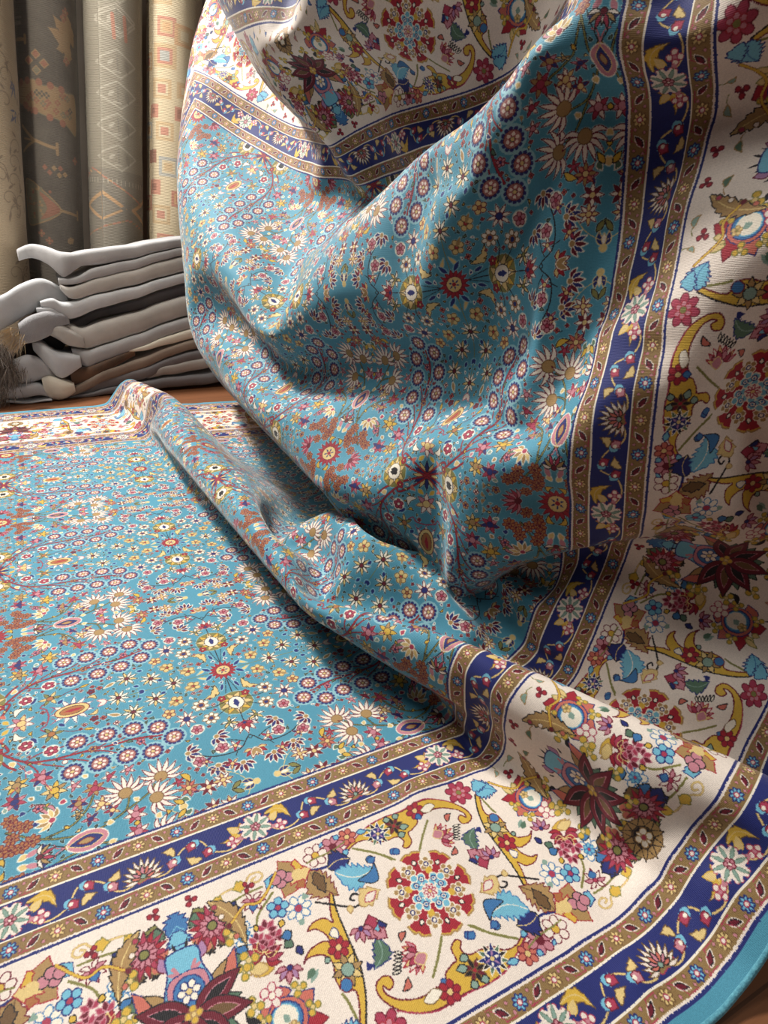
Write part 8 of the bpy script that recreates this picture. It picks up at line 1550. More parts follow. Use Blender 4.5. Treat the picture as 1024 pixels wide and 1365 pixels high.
39,0,0,0,-2,-4,-1,0,1,0,0,-1,-3,-3,1,12,-1,-8,-5,1,2,13,-7,2,3,0,-1,-2,-2,-1,-13,3,2,-1,-2,-2,-1,0,0,0,0,1,0,-1,1,0,0,0,0,0,-1,0,0,-1,0,-1,1,-1,0,-1,0,0,-1,0,-1,-1,-1,0,-1,-1,0,-2,-1,-1,-1,-1,-1,1,4,1,
40,0,-1,0,0,-1,-1,0,-1,0,0,-1,-2,-4,11,-5,-8,-7,2,6,4,3,6,-7,-3,7,-1,1,1,-1,-8,-8,3,1,-3,-3,-1,0,-1,0,0,0,0,1,-1,0,0,0,0,-1,0,0,0,-1,-1,1,-2,1,-1,0,0,0,0,-1,-1,0,0,-1,-1,-1,0,0,-1,-1,-1,-2,-1,-3,1,15,
40,-1,1,0,0,0,-1,-1,1,1,0,0,-2,-4,-8,-6,-4,2,6,7,5,2,1,1,-2,-2,0,2,1,0,-6,-14,3,2,-3,-1,-1,-1,0,0,0,-1,1,-1,1,-1,1,-1,0,0,0,-1,-1,0,0,-1,1,-1,0,0,-1,0,0,0,0,0,-1,0,0,0,-1,0,1,0,0,-1,-3,-5,-6,27,
40,0,0,0,0,0,-1,1,-1,0,0,-3,-5,-7,-7,-3,2,6,8,6,2,2,0,0,-2,-6,1,1,3,3,1,-11,-5,-2,-2,-2,0,0,0,0,-1,1,-1,1,-1,0,-1,1,-1,0,-1,0,0,0,0,0,-1,0,1,0,0,-1,0,0,0,0,0,0,0,1,1,1,0,1,2,2,2,5,8,0,
40,0,0,0,0,0,0,-1,-2,-2,-1,-6,-7,-4,-3,3,7,8,5,1,2,1,-2,0,0,-1,-2,-3,-1,1,3,-2,-10,-4,-1,2,1,0,-1,-1,1,-1,0,-1,0,1,-1,-1,0,0,1,0,0,0,-1,-1,1,0,0,0,0,1,-1,0,1,0,1,1,0,1,1,1,2,1,3,2,4,2,2,-4,
39,1,0,0,0,0,-1,-7,-3,2,-1,-7,-5,-2,4,9,7,2,1,1,0,0,0,0,0,-1,-1,-1,-2,-1,2,1,-10,-5,3,2,-2,0,0,-1,-1,0,-1,0,0,-1,0,0,0,0,0,0,0,0,1,1,-1,1,-1,0,0,0,1,1,-1,1,1,1,1,1,1,2,1,3,0,3,1,1,-1,-1,
39,0,0,0,1,0,-3,-3,-4,-2,0,-1,0,2,7,3,1,0,0,0,0,-1,0,0,1,0,0,0,0,0,0,-1,1,-2,-1,-3,-1,-3,-2,0,-2,-1,-1,0,0,0,0,0,0,0,0,1,0,1,1,0,1,-1,0,0,0,0,0,1,1,1,0,1,1,1,2,0,2,0,2,0,1,0,-1,1,
39,0,0,0,0,0,-1,-1,-2,-6,-3,4,3,2,2,3,0,-1,0,0,1,0,0,0,-1,1,-1,-3,-4,-1,0,2,3,3,0,0,-1,-2,-1,-3,-1,-2,-1,-1,-1,0,0,0,0,0,1,0,1,0,1,1,0,0,0,0,1,0,1,0,1,0,1,0,2,1,0,1,1,1,0,0,0,0,-1,1,
37,1,0,0,0,0,1,0,0,-5,-5,2,4,0,2,3,0,0,0,0,0,0,-1,1,0,-2,-4,-7,-2,1,2,1,2,3,4,1,0,1,-2,-1,-2,-2,-1,-2,0,-1,1,0,0,0,-1,1,0,1,0,0,1,0,0,1,0,1,0,0,1,1,1,0,1,0,0,1,0,0,1,0,0,0,0,0,
36,0,0,1,0,1,0,1,0,0,-2,0,1,1,-1,-4,0,2,2,2,-1,1,0,-1,0,-4,-7,-3,1,2,1,2,0,1,1,2,2,2,1,0,-1,-1,-2,-1,-2,0,-1,0,0,-1,1,-1,1,0,0,1,0,1,1,0,0,1,0,1,0,0,0,2,-1,1,1,0,0,0,0,0,-1,0,0,1,
36,-1,1,0,0,0,2,1,0,1,-1,-1,0,2,-2,-4,0,3,2,0,-1,0,1,1,-4,-8,-4,3,2,1,2,0,-1,-1,0,1,0,1,2,2,2,1,1,-1,-1,-1,-1,0,-1,0,-2,0,0,1,0,1,0,0,0,1,1,0,1,0,0,1,0,0,0,0,0,1,0,0,0,0,0,0,0,0,
36,0,-1,0,1,0,2,1,0,0,0,1,0,-1,0,1,0,-1,-4,-3,0,0,-2,-2,-5,-1,3,4,3,0,0,-1,-1,-2,-3,-2,0,-2,-1,0,4,5,5,4,2,-1,0,-1,0,-1,-1,-1,-1,0,1,0,1,0,1,0,0,1,0,1,0,0,1,-1,1,0,0,-1,1,0,0,0,0,-1,0,1,
37,-1,0,0,-2,1,1,3,0,0,1,-1,0,1,0,0,-4,-10,-9,-4,4,7,0,-2,-2,2,6,4,1,0,-3,-1,-2,-4,-2,-3,-3,-3,-2,-4,0,7,6,7,6,6,2,0,-1,-1,-1,-1,0,-1,1,0,1,1,0,0,1,0,0,0,1,-1,0,1,0,0,0,0,0,0,-1,0,0,1,0,0,
38,1,-1,-2,0,-2,1,3,2,-1,0,0,1,0,0,-3,-7,-7,-3,-2,-2,-1,3,-1,4,7,4,2,-1,-3,-1,-3,-3,-2,-2,-2,-2,0,-1,2,-2,-3,0,3,5,7,7,6,1,0,0,-1,-1,-1,-1,1,0,1,1,0,0,0,0,0,0,1,0,0,0,0,0,0,0,0,0,0,0,-1,1,0,
40,-1,0,0,-1,-1,-2,1,3,1,-1,1,-1,0,0,-5,-4,1,5,3,0,-6,-6,0,4,3,1,-1,-1,-2,-3,-2,-1,0,-1,1,1,0,1,0,-1,-5,-3,-3,0,1,4,5,6,4,3,2,0,-1,-1,1,0,0,0,0,0,0,1,0,0,0,0,0,0,0,0,0,0,0,0,0,0,0,0,0,
40,0,0,0,0,0,0,0,0,-1,0,0,1,-1,-3,-3,0,3,3,0,0,0,-1,0,-1,0,0,-1,-1,0,0,-1,0,0,2,0,1,1,0,0,0,-1,-3,-3,-5,-4,-2,0,3,4,3,3,3,4,0,-1,0,0,0,1,0,0,0,0,0,0,0,0,0,0,0,0,0,0,0,-1,0,1,-1,1,
39,1,0,0,0,0,0,-1,-1,0,1,1,-3,-1,-1,-1,1,2,3,-1,-1,0,0,0,1,-1,0,1,0,0,0,1,0,0,0,0,-1,-1,-2,-2,-4,4,4,2,-1,-3,-4,-3,-2,1,3,2,3,1,3,0,0,0,0,0,0,0,0,0,0,-1,0,0,1,0,0,0,-1,0,0,1,0,0,0,0,
39,0,0,0,0,1,0,-1,0,0,1,-1,-2,-1,-1,1,0,3,0,-1,-1,0,0,1,1,1,0,-1,0,0,0,-1,-1,0,-1,-2,-2,-2,-1,-2,1,-1,2,2,5,3,1,-1,-1,0,-1,1,0,1,0,1,0,0,-1,0,0,0,0,0,0,1,0,0,0,0,0,0,0,0,0,0,0,-1,1,0,
40,-1,0,1,0,0,-1,0,-2,1,1,0,0,-1,-1,0,0,3,0,0,-2,-1,2,1,-1,-2,-1,0,-1,-1,0,1,0,-1,-2,-1,-1,-1,-1,1,1,-1,-2,1,1,3,3,3,2,0,0,0,0,0,0,0,0,0,0,0,0,0,0,0,0,0,0,0,0,0,0,0,0,0,0,0,-1,1,0,0,
39,1,0,0,0,-1,0,-1,0,1,1,-1,-1,-3,-2,1,5,1,0,1,-1,-1,0,-3,-3,-1,-2,-1,1,1,1,0,0,-1,0,0,0,1,2,1,2,0,-1,-2,-2,0,1,1,2,2,1,0,0,0,1,0,0,0,0,0,0,0,0,0,0,0,0,0,0,0,0,0,0,0,0,-1,1,0,0,0,
40,0,0,-1,-1,0,-1,0,1,2,-1,-2,-1,-2,1,1,3,1,0,0,0,-2,0,-2,-4,-2,-1,0,1,1,0,1,0,1,0,2,2,2,0,-2,-12,-2,12,4,1,-2,-2,-1,1,0,2,1,0,1,0,0,0,-1,1,0,0,0,0,0,0,0,0,0,0,0,0,0,0,-1,0,1,0,0,0,0,
40,-1,0,-1,0,-2,1,-1,2,1,-2,0,0,0,0,1,1,1,0,0,-1,-1,0,-2,-2,-2,0,1,1,0,0,0,1,1,2,1,1,-1,-2,-6,-3,-5,-1,8,5,4,0,0,-2,0,0,1,1,0,1,-1,0,1,0,0,0,0,0,0,0,0,0,0,0,0,0,0,-1,1,0,0,0,0,0,0,
40,0,-1,-1,0,0,0,2,0,-2,-1,0,0,0,-1,2,2,0,-1,0,0,0,-2,0,-1,1,2,1,-1,0,0,-1,0,1,0,0,-1,-2,-3,-2,-1,-5,-6,2,4,5,5,3,2,0,-1,0,1,0,-1,1,0,0,0,0,0,0,0,0,0,0,0,0,-1,0,0,0,1,0,0,0,0,0,0,0,
41,-1,-1,1,0,0,-1,-1,-2,-2,0,2,1,0,0,2,2,-1,0,0,-1,0,-2,-2,1,3,1,-1,0,0,0,1,0,-1,0,-2,-1,-2,-2,0,1,-4,-12,-7,3,4,6,5,4,3,2,1,0,0,0,1,1,0,0,0,0,0,0,0,0,0,0,0,0,0,0,0,0,0,0,0,0,0,0,0,
39,0,1,-1,-1,0,-2,-3,-2,0,2,1,2,0,1,3,0,0,-1,0,1,-2,-4,-1,5,2,-1,0,1,0,0,-1,-1,0,-2,0,-2,-1,0,0,1,-1,-8,-10,-5,1,2,4,5,4,4,3,1,2,2,1,0,1,0,0,0,0,0,0,0,0,0,0,0,0,0,0,0,0,0,0,0,0,0,-1,
39,-1,-1,0,-2,-2,-2,-1,0,1,1,1,1,2,3,1,1,-1,0,0,-2,-4,-4,5,4,0,0,1,-1,0,-1,0,-1,-1,-1,-2,-1,0,1,1,1,-1,-3,-10,-8,-3,1,1,3,4,4,3,4,3,1,2,2,1,1,0,0,0,0,1,0,0,-1,0,0,0,0,0,0,0,0,0,0,-1,0,1,
38,-1,-2,-2,-1,-2,0,-1,1,1,1,2,2,1,2,1,0,0,-1,0,-3,-6,3,5,1,1,0,-1,0,0,-1,-1,-1,-2,-1,-1,-1,1,0,2,0,2,-1,-6,-11,-4,-3,0,1,3,3,4,3,3,3,3,2,2,1,1,0,0,0,0,0,0,0,0,0,0,0,0,0,0,0,0,-1,1,0,-1,
38,-2,-1,-2,-1,0,-1,1,0,0,1,2,2,1,3,-1,1,-1,0,-3,-5,0,6,1,0,-1,1,1,-1,-1,-1,-2,-1,-2,-2,-1,0,-2,1,1,3,1,2,-2,-9,-6,-3,-3,-1,1,2,3,4,2,3,2,4,3,2,2,1,0,0,0,0,0,0,0,0,0,0,0,0,0,0,-1,1,-1,0,1,
38,0,-1,-1,0,-1,0,0,1,0,0,-1,0,5,-1,1,0,-1,-1,-4,-2,6,-1,0,1,1,0,0,-1,-1,-2,-2,-3,-2,-1,-2,-1,-1,-1,0,1,2,1,0,1,-3,-4,-4,-3,-1,1,2,1,3,3,2,3,3,4,3,2,1,0,0,0,0,1,-1,0,0,0,0,0,-1,0,1,-1,1,-1,0,
40,-1,-1,1,0,0,0,1,-1,1,-1,-2,-2,-2,3,3,2,-2,-5,-3,6,3,0,-1,0,0,0,-1,-1,-4,-3,-3,-2,-2,-2,-1,-1,-1,0,-2,0,0,-1,4,7,1,-3,-3,-4,-3,0,0,1,1,2,1,2,3,5,3,4,3,1,0,0,0,0,0,0,0,0,-1,0,1,-1,0,0,0,0,0,
39,0,1,0,-1,1,-1,-1,-2,-4,-5,-5,-5,-1,6,7,5,1,-3,3,4,0,0,0,1,-1,0,-2,-5,-5,-4,-3,-3,-1,-1,0,-1,0,-1,1,0,1,3,6,6,0,-2,-3,-4,-3,-2,-2,1,1,-1,2,0,3,2,6,4,4,3,0,1,0,0,0,0,0,-1,1,0,-1,1,-1,1,-1,1,-1,
40,0,-1,0,0,-2,-1,-3,-4,-5,-4,-2,1,3,-2,1,7,6,2,2,0,-1,0,-2,-4,-1,-3,-5,-4,-3,-2,-2,-1,-1,0,0,1,2,1,1,1,4,6,4,2,-1,-1,-1,-3,-3,-3,-1,-2,-1,1,0,1,1,2,3,5,5,3,3,0,1,0,0,0,0,0,0,-1,1,-1,1,-1,0,0,0,
38,0,0,-1,-1,-1,-2,-4,-2,0,0,0,2,1,-2,-6,-10,5,17,3,-6,-4,-9,-4,0,-1,-3,-2,-2,-1,-1,0,0,1,1,1,2,2,4,3,4,3,2,2,0,-1,-1,-2,0,-1,-2,-2,-1,-1,0,0,1,1,1,1,3,3,6,3,2,0,0,1,0,0,0,-1,1,-1,1,-1,0,1,-1,0,
38,-1,-1,-1,-1,-1,-2,0,1,1,3,3,-1,-2,2,1,0,0,-5,-4,-3,-6,-3,-5,-4,-4,-1,-2,0,1,0,-1,1,2,2,4,3,3,2,4,2,1,2,0,-1,-2,-1,0,1,-1,-1,-1,-1,0,0,1,0,0,1,0,1,3,3,5,3,1,1,0,0,0,0,0,0,0,-1,1,0,-1,0,1,
37,-1,0,-1,-1,-2,1,0,2,2,2,0,-1,-4,-4,4,5,-10,-8,-2,1,0,0,-2,-5,-3,-3,0,0,-1,0,1,2,4,4,3,3,3,1,0,1,1,0,1,0,0,-1,-1,-1,0,-1,-1,-1,0,0,1,0,0,0,0,0,1,3,3,4,2,0,1,0,0,1,0,0,0,0,0,0,0,0,-1,
37,-1,-1,-1,-1,1,0,2,1,2,0,0,0,0,-2,-6,5,-12,-6,0,1,2,3,0,-2,-2,-1,-2,0,-1,0,4,6,3,4,2,1,0,1,-1,0,0,1,0,1,0,1,0,-2,-4,-2,-2,-1,-1,0,1,0,-1,-1,0,0,0,1,4,3,3,2,0,1,0,0,0,0,0,0,-1,1,0,0,0,
37,-1,-1,0,0,1,1,1,1,0,0,0,0,0,-2,1,-3,0,-4,-3,-3,1,1,1,0,-1,-1,1,-1,3,4,5,1,0,0,0,1,0,0,-2,-8,0,6,3,1,0,-2,-1,2,0,-3,-3,-3,-1,0,0,1,-2,-1,-1,0,0,1,2,4,2,2,1,0,1,0,1,-1,1,0,0,0,0,0,0,
37,0,0,0,0,0,1,1,0,0,0,-1,0,-1,1,0,-4,1,0,-2,-1,-1,-1,0,0,0,1,-1,2,1,4,1,1,-1,-3,1,1,1,0,-2,-3,-8,0,8,4,1,-1,2,0,1,-1,-2,-2,-4,-2,-1,0,1,-1,-1,-1,1,0,1,3,4,2,1,1,0,0,0,1,0,0,0,-1,1,0,0,
38,0,0,0,1,0,0,0,0,0,-1,-1,-1,1,1,0,-4,1,0,0,0,-2,0,-1,0,0,0,0,1,2,2,0,1,1,-1,-2,0,1,-1,2,-1,-7,-5,3,7,2,1,2,-1,0,0,-1,-1,-3,-3,-3,-1,1,1,-1,-1,0,1,1,1,3,3,1,1,1,0,0,0,0,0,1,0,-1,0,0,
38,0,0,0,1,0,0,1,-1,-1,-1,-1,-1,2,1,-1,-4,1,1,0,-1,0,-1,0,0,0,-1,2,0,3,0,1,-1,1,2,-2,-2,1,-1,-1,-3,-1,-1,1,2,4,2,0,0,0,0,0,-1,-2,-2,-2,-2,1,-1,1,0,-1,0,-1,1,2,3,2,1,0,1,0,0,0,0,-1,0,0,0,0,
38,0,1,0,0,0,1,-1,0,-1,-2,0,1,0,1,-1,-3,0,0,0,0,0,0,-1,0,0,2,0,3,1,0,0,1,-1,0,0,-1,-2,-1,-2,-1,-3,2,3,0,3,3,-1,1,0,0,0,-1,-1,-3,-1,0,-2,1,1,0,-1,-2,0,-1,0,1,5,2,1,0,0,0,-1,0,0,-1,0,0,-1,
39,0,0,1,-1,1,-1,-1,-1,-1,0,-1,2,1,0,-2,-2,0,-1,1,0,-1,0,1,0,2,0,2,-2,-7,1,5,2,2,0,0,-1,-2,-2,-3,0,0,-6,-1,2,3,5,1,-1,1,1,1,1,1,0,-2,-2,-1,-1,0,1,-1,-3,-2,0,0,2,3,3,2,1,0,-1,0,0,-1,-1,-1,0,0,
39,1,-1,0,0,0,-1,0,-1,-1,0,1,0,1,0,-2,-2,-1,1,-1,0,1,0,1,1,1,1,0,-4,-3,-3,-1,3,4,3,2,-1,-4,-3,0,0,1,-6,-7,0,2,2,2,2,0,-1,-1,-2,1,10,5,-1,-2,-2,-1,-2,-1,-2,-3,-2,1,3,3,5,2,1,1,0,-1,-2,-1,0,0,-1,0,
39,0,1,-1,0,-1,1,-1,-1,0,-1,0,1,1,-1,-2,-2,0,-1,0,1,1,1,1,1,0,1,-2,-1,-1,-5,-5,-1,1,2,2,1,0,1,1,1,0,-3,-8,-3,-1,1,2,0,0,-1,0,3,6,3,5,3,-1,-1,-3,-1,-2,0,-2,-3,-2,0,3,4,5,2,0,0,-1,0,-1,-1,-1,0,-1,
39,0,0,0,0,0,-1,-1,0,-1,0,1,1,0,-1,-2,-2,-1,1,0,0,1,2,1,1,0,-2,-1,0,0,-2,-6,-5,-3,0,1,2,2,3,3,2,1,-3,-5,-5,-1,-2,0,1,-1,1,3,6,5,2,1,2,2,0,-1,-2,-1,0,0,-1,-2,-3,-1,1,4,4,1,0,0,-1,0,-1,0,-1,0,
40,-1,-1,1,0,-1,0,0,-1,0,0,0,0,0,-2,-1,-1,-1,0,1,1,2,0,1,0,0,0,-1,-1,1,-2,-2,-6,-5,-3,-1,1,2,4,5,3,1,-1,-4,-4,-3,-2,0,0,2,3,4,4,2,0,1,2,1,0,0,0,0,-1,1,0,-1,-2,-3,-1,2,3,2,0,-1,0,0,0,-1,0,-1,
39,0,0,-1,0,0,-1,0,0,0,0,0,-1,0,-1,-2,-1,1,0,1,1,1,2,0,0,-1,-1,-1,1,-1,1,-2,-3,-4,-5,-3,-3,1,1,4,5,4,0,-2,-1,-3,-1,-1,1,1,3,4,2,2,0,-1,0,2,1,0,0,-1,1,-1,0,0,-2,-1,-1,-1,3,2,0,1,-1,0,0,0,-1,1,
38,0,0,0,0,0,0,-1,1,-1,0,-1,0,-1,-1,-1,0,-1,1,1,3,0,0,0,0,-1,-1,1,-1,1,-1,0,-1,-4,-3,-4,-2,-4,-3,-4,3,6,7,5,0,-2,0,-1,0,2,2,3,1,-1,0,0,1,0,1,2,-1,0,-1,0,0,-1,1,-1,-1,-1,1,1,1,0,1,-1,1,-1,0,0,
38,0,0,0,-1,1,0,0,-1,1,0,-1,-2,-2,0,0,-2,1,2,2,1,1,0,-1,-1,0,0,-1,1,0,0,-1,-1,0,-2,-3,-4,-3,-4,-3,0,5,8,5,-1,0,-1,0,0,0,2,1,1,0,0,0,0,1,1,0,1,1,-1,-1,-1,0,0,0,0,0,-1,1,1,0,0,0,0,1,0,-1,
38,0,0,-1,1,-1,0,1,0,0,0,-1,-2,-1,-2,-1,1,2,1,2,0,1,-1,0,-1,0,0,0,0,-1,1,0,-1,0,-1,-1,-2,-1,0,2,1,0,1,0,0,-1,-1,0,0,0,1,0,0,1,-1,0,1,1,1,1,1,0,0,-1,0,0,0,0,-1,0,0,0,0,0,0,1,0,-1,0,0,
38,-1,0,1,-1,0,1,-1,1,0,0,0,-1,-4,-1,0,1,2,3,0,0,-1,0,0,-1,-1,0,0,0,1,-1,0,1,-1,0,0,1,2,0,-6,1,6,0,-2,-1,-2,-1,0,-1,0,-2,0,1,1,1,0,0,1,1,2,0,1,0,0,-1,0,0,0,0,0,-1,-1,1,0,0,0,0,0,0,0,
37,0,0,0,0,1,-1,1,0,0,0,0,-1,0,-2,0,2,1,0,0,0,-1,0,-1,0,0,-1,0,0,0,0,0,0,0,1,1,2,0,-1,-1,-1,2,2,0,-3,-1,-1,-2,0,0,-1,-1,0,0,0,2,0,1,1,0,2,0,1,1,-1,0,0,0,-1,-1,-1,1,-1,1,0,-1,0,1,-1,0,
37,0,0,0,0,0,0,0,0,1,0,0,1,-1,0,0,0,0,-1,0,0,0,-1,0,0,-1,1,0,-1,0,0,0,0,1,0,2,0,0,-2,0,1,0,2,1,0,-2,-2,-1,-1,-1,0,-2,-1,1,1,-1,2,0,1,1,1,1,1,0,1,-1,0,-1,0,0,-1,-1,0,0,0,0,-1,0,0,0,
36,1,0,0,0,0,0,1,0,0,0,0,0,0,0,0,0,-1,0,0,-1,0,0,0,-1,1,-1,0,1,-1,0,0,1,0,2,0,1,-2,0,0,0,0,2,1,0,-1,-1,-2,-2,-1,-1,0,-1,-1,1,1,0,0,1,1,1,1,1,1,0,1,-1,0,0,-2,0,-1,0,0,0,0,-1,-1,1,-1,
37,0,0,-1,1,-1,1,0,1,0,0,1,-1,0,0,-1,0,1,0,-1,0,0,-1,-1,1,-1,0,0,0,0,1,0,0,2,0,1,-1,0,-1,0,0,0,0,1,2,0,-1,-1,-2,-2,-2,-1,1,0,-1,1,0,1,0,0,1,1,1,1,1,0,1,-1,-1,0,-2,-1,1,0,-1,-1,0,0,-1,1,
37,0,-1,1,0,0,0,0,0,1,0,0,0,0,-1,1,-1,0,0,0,0,-1,0,0,0,0,0,-1,0,1,-1,0,1,1,2,-1,0,-1,0,0,1,-1,1,1,0,1,0,-2,-1,-3,-1,-1,-1,0,0,0,1,0,1,1,0,1,1,0,1,1,0,1,-1,-2,-2,0,0,1,0,-1,-2,0,0,0]]
X = np.array(SHAPE).reshape(3, NS, NTT).cumsum(1).cumsum(2).transpose(1, 2, 0)/2000.
sA = np.linspace(-.03, S1, NS); tA = np.linspace(0, WID, NTT)
s2 = np.linspace(-.03, S1, 374); t2 = np.linspace(0, WID, 318)
P = res(res(X, sA, s2).swapaxes(0, 1), tA, t2).swapaxes(0, 1)
s0 = np.linspace(S0, -.05, 20)                      # the part that lies flat runs on to the left
P = np.concatenate([np.stack(np.meshgrid(s0, t2, indexing='ij')+[np.zeros((20, 318))], -1), P]); s2 = np.concatenate([s0, s2])
uv = np.stack(np.meshgrid((s2-S0)/(S1-S0), t2/WID, indexing='ij'), -1)
me = grid_mesh('pile', P, uv)
m = NT('silk_pile'); tex = m.n('ShaderNodeTexImage', interpolation='Linear', extension='EXTEND'); tex.image = rug_pattern()
uvn = m.coord('UV'); m.t.links.new(uvn, tex.inputs[0])
big = m.mapping(uvn, (2.58, 1.97, 1))
nap = m.noise(big, 900, 2, .6); brush = m.noise(m.mapping(big, (60, 11, 1)), 1, 3, .55)
colr = m.mix(m.math('MULTIPLY', m.math('SUBTRACT', brush, .5), .25), tex.outputs[0], (1, 1, 1))
m.set(Base_Color=tex.outputs[0], Roughness=.62, Specular_IOR_Level=.25, Sheen_Weight=.38, Sheen_Roughness=.35, Sheen_Tint=(1, .96, .9, 1))
wv = m.n('ShaderNodeTexWave', {'Vector': big, 'Scale': 210., 'Distortion': .6}, wave_type='BANDS', bands_direction='X').outputs[1]
m.bump(m.math('ADD', m.math('MULTIPLY', nap, .8), m.math('MULTIPLY', wv, .35)), .35, .0012)
back = NT('rug_backing'); back.set(Base_Color=(.35, .27, .19, 1), Roughness=.9)
rug = bpy.data.objects.new('persian_rug', None); COLL.objects.link(rug); rug.empty_display_size = .1
tag(rug, 'turquoise floral rug with cream and navy borders, lying rumpled and rising in a fold', 'rug')
link('pile', me, m.m, rug)
dn = np.cross(np.gradient(P, axis=0), np.gradient(P, axis=1)); dn /= np.linalg.norm(dn, axis=2)[..., None]+1e-12
tag(link('backing', grid_mesh('backing', P-.004*dn, uv), back.m, rug), 'plain tan woven underside')
# overcast binding cord along the three edges in view
def tube(name, pts, r, mat, parent=None, k=8):
    pts = np.asarray(pts, float); tg = np.gradient(pts, axis=0); tg /= np.linalg.norm(tg, axis=1)[:, None]+1e-12
    up = np.array([.13, .21, .97]); a = np.cross(tg, up); a /= np.linalg.norm(a, axis=1)[:, None]+1e-9; b = np.cross(a, tg)
    rr = np.broadcast_to(np.asarray(r, float), (len(pts),))[None, :, None]; th = np.linspace(0, 2*np.pi, k, endpoint=False)[:, None, None]
    Q = pts[None]+rr*(np.cos(th)*a[None]+np.sin(th)*b[None])
    return link(name, grid_mesh(name, Q, close_u=True), mat, parent)
bd = NT('binding_wool'); oc = bd.coord(); bn = bd.noise(bd.mapping(oc, (1, 1, 1)), 380, 2)
bd.set(Base_Color=bd.ramp(bn, [(.3, (.055, .235, .32)), (.7, (.12, .40, .49))]), Roughness=.75, Sheen_Weight=.3); bd.bump(bn, .5, .001)
edge = np.concatenate([P[:, 0]-.003*dn[:, 0], (P[-1]-.003*dn[-1])[1:], (P[::-1, -1]-.003*dn[::-1, -1])[1:]])
tag(tube('edge_binding', edge, .0036, bd.m, rug), 'turquoise overcast edge')
# ---------------------------------------------------------------- room
def plank_mat():
    m = NT('floor_planks'); c = m.mapping(m.coord(), (1, 1, 1))
    br = m.n('ShaderNodeTexBrick', {'Vector': c, 'Color1': (.225, .085, .034, 1), 'Color2': (.165, .06, .025, 1), 'Mortar': (.03, .012, .006, 1), 'Scale': 1., 'Mortar Size': .0016, 'Brick Width': 1.2, 'Row Height': .11})
    br.offset = .37
    gr = m.noise(m.mapping(c, (2.5, 55, 1)), 1, 5, .6); gr2 = m.noise(m.mapping(c, (9, 240, 1)), 1, 3, .6)
    col = m.mix(m.math('MULTIPLY', gr, .85), br.outputs[0], (.085, .028, .012)); col = m.mix(m.math('MULTIPLY', gr2, .3), col, (.36, .17, .08))
    m.set(Base_Color=col, Roughness=.38); m.bump(gr2, .15, .001); return m.m
def slab(name, lo, hi, mat):
    bm = bmesh.new(); bmesh.ops.create_cube(bm, size=1)
    for v in bm.verts: v.co = [lo[k] if v.co[k] < 0 else hi[k] for k in range(3)]
    me = bpy.data.meshes.new(name); bm.to_mesh(me); bm.free(); return tag(link(name, me, mat), kind='structure')
slab('floor', (-3.2, -2.5, -.06), (3.2, 3.1, -.0065), plank_mat())
pl = NT('wall_paint'); pl.set(Base_Color=pl.ramp(pl.noise(pl.coord(), 6, 4), [(.3, (.20, .17, .135)), (.7, (.25, .215, .175))]), Roughness=.9)
slab('wall_back', (-3.2, 3.0, -.0065), (3.2, 3.1, 2.9), pl.m)
# ---------------------------------------------------------------- rolled rugs standing behind
def roll(name, x, y, r, lean, h, img, wob, label, seam=.5):
    # a sheet wound into a spiral; outermost turn carries the pattern, u = .5 faces the room
    rr = random.Random(int(x*1000)); n = 64; turns = 3; pitch = .011
    th = np.linspace(0, 2*np.pi*turns, n*turns+1); zz = np.linspace(0, h, 60)
    TH, Z = np.meshgrid(th, zz, indexing='ij')
    R_ = r-pitch*TH/(2*np.pi)
    R_ = R_*(1+wob*(np.sin(3*TH+Z*5)*.5+np.sin(2*TH-Z*9+1)*.5)+wob*.8*np.sin(Z*23+2*np.cos(TH)))
    a = -np.pi/2+2*np.pi*(seam-.5)+TH
    X_ = R_*np.cos(a); Y_ = R_*np.sin(a)
    u = ((a+np.pi/2)/(2*np.pi)+.5) % 1.0
    u = np.where(TH < 2*np.pi, u, .001); seg = np.round((TH/(2*np.pi)+seam)*n)/n; u = np.where(TH < 2*np.pi, (seg % 1.0), .001)
    me = grid_mesh(name, np.stack([X_, Y_, Z], -1), np.stack([u, Z/h], -1))
    m = NT(name+'_weave'); t = m.n('ShaderNodeTexImage', extension='EXTEND'); t.image = img; m.t.links.new(m.coord('UV'), t.inputs[0])
    w = m.mapping(m.coord('UV'), (2*math.pi*r, h, 1))
    rib = m.n('ShaderNodeTexWave', {'Vector': w, 'Scale': 62., 'Distortion': 1.2, 'Detail': 2.}, bands_direction='Y').outputs[1]
    nz = m.noise(m.mapping(w, (150, 420, 1)), 1, 3, .65); nz2 = m.noise(w, 14, 4, .6)
    c = m.mix(m.math('MULTIPLY', nz, .5), t.outputs[0], (.10, .085, .065)); c = m.mix(m.math('MULTIPLY', nz2, .25), c, (.45, .40, .32), 'MIX')
    m.set(Base_Color=c, Roughness=.88, Sheen_Weight=.15); m.bump(m.math('ADD', m.math('MULTIPLY', rib, .6), nz), .6, .0022)
    o = link(name, me, m.m); o.location = (x, y, .002); o.rotation_euler = (-math.atan2(lean[1], h), math.atan2(lean[0], h), 0)
    s = o.modifiers.new('thickness', 'SOLIDIFY'); s.thickness = .005; s.offset = -1
    tag(o, label, 'rug', 'rolled rugs standing against the wall'); return o
def sheet(w, h, col, k=520):
    c = Canvas(-w/2, w/2, 0, h, col, k); return c
COL.update(smoke=(.085, .075, .066), wheat=(.36, .23, .115), brick=(.33, .125, .08), moss=(.20, .185, .12), stone=(.33, .295, .225), chalk=(.50, .455, .36), ash=(.22, .20, .165), butter=(.66, .54, .34), peach=(.62, .36, .17), salmon=(.55, .23, .15), fog=(.42, .42, .38), sand=(.50, .385, .245), bark=(.255, .185, .12), slate=(.10, .12, .22), apricot=(.60, .42, .22), shade=(.27, .245, .19))
HH = 1.75
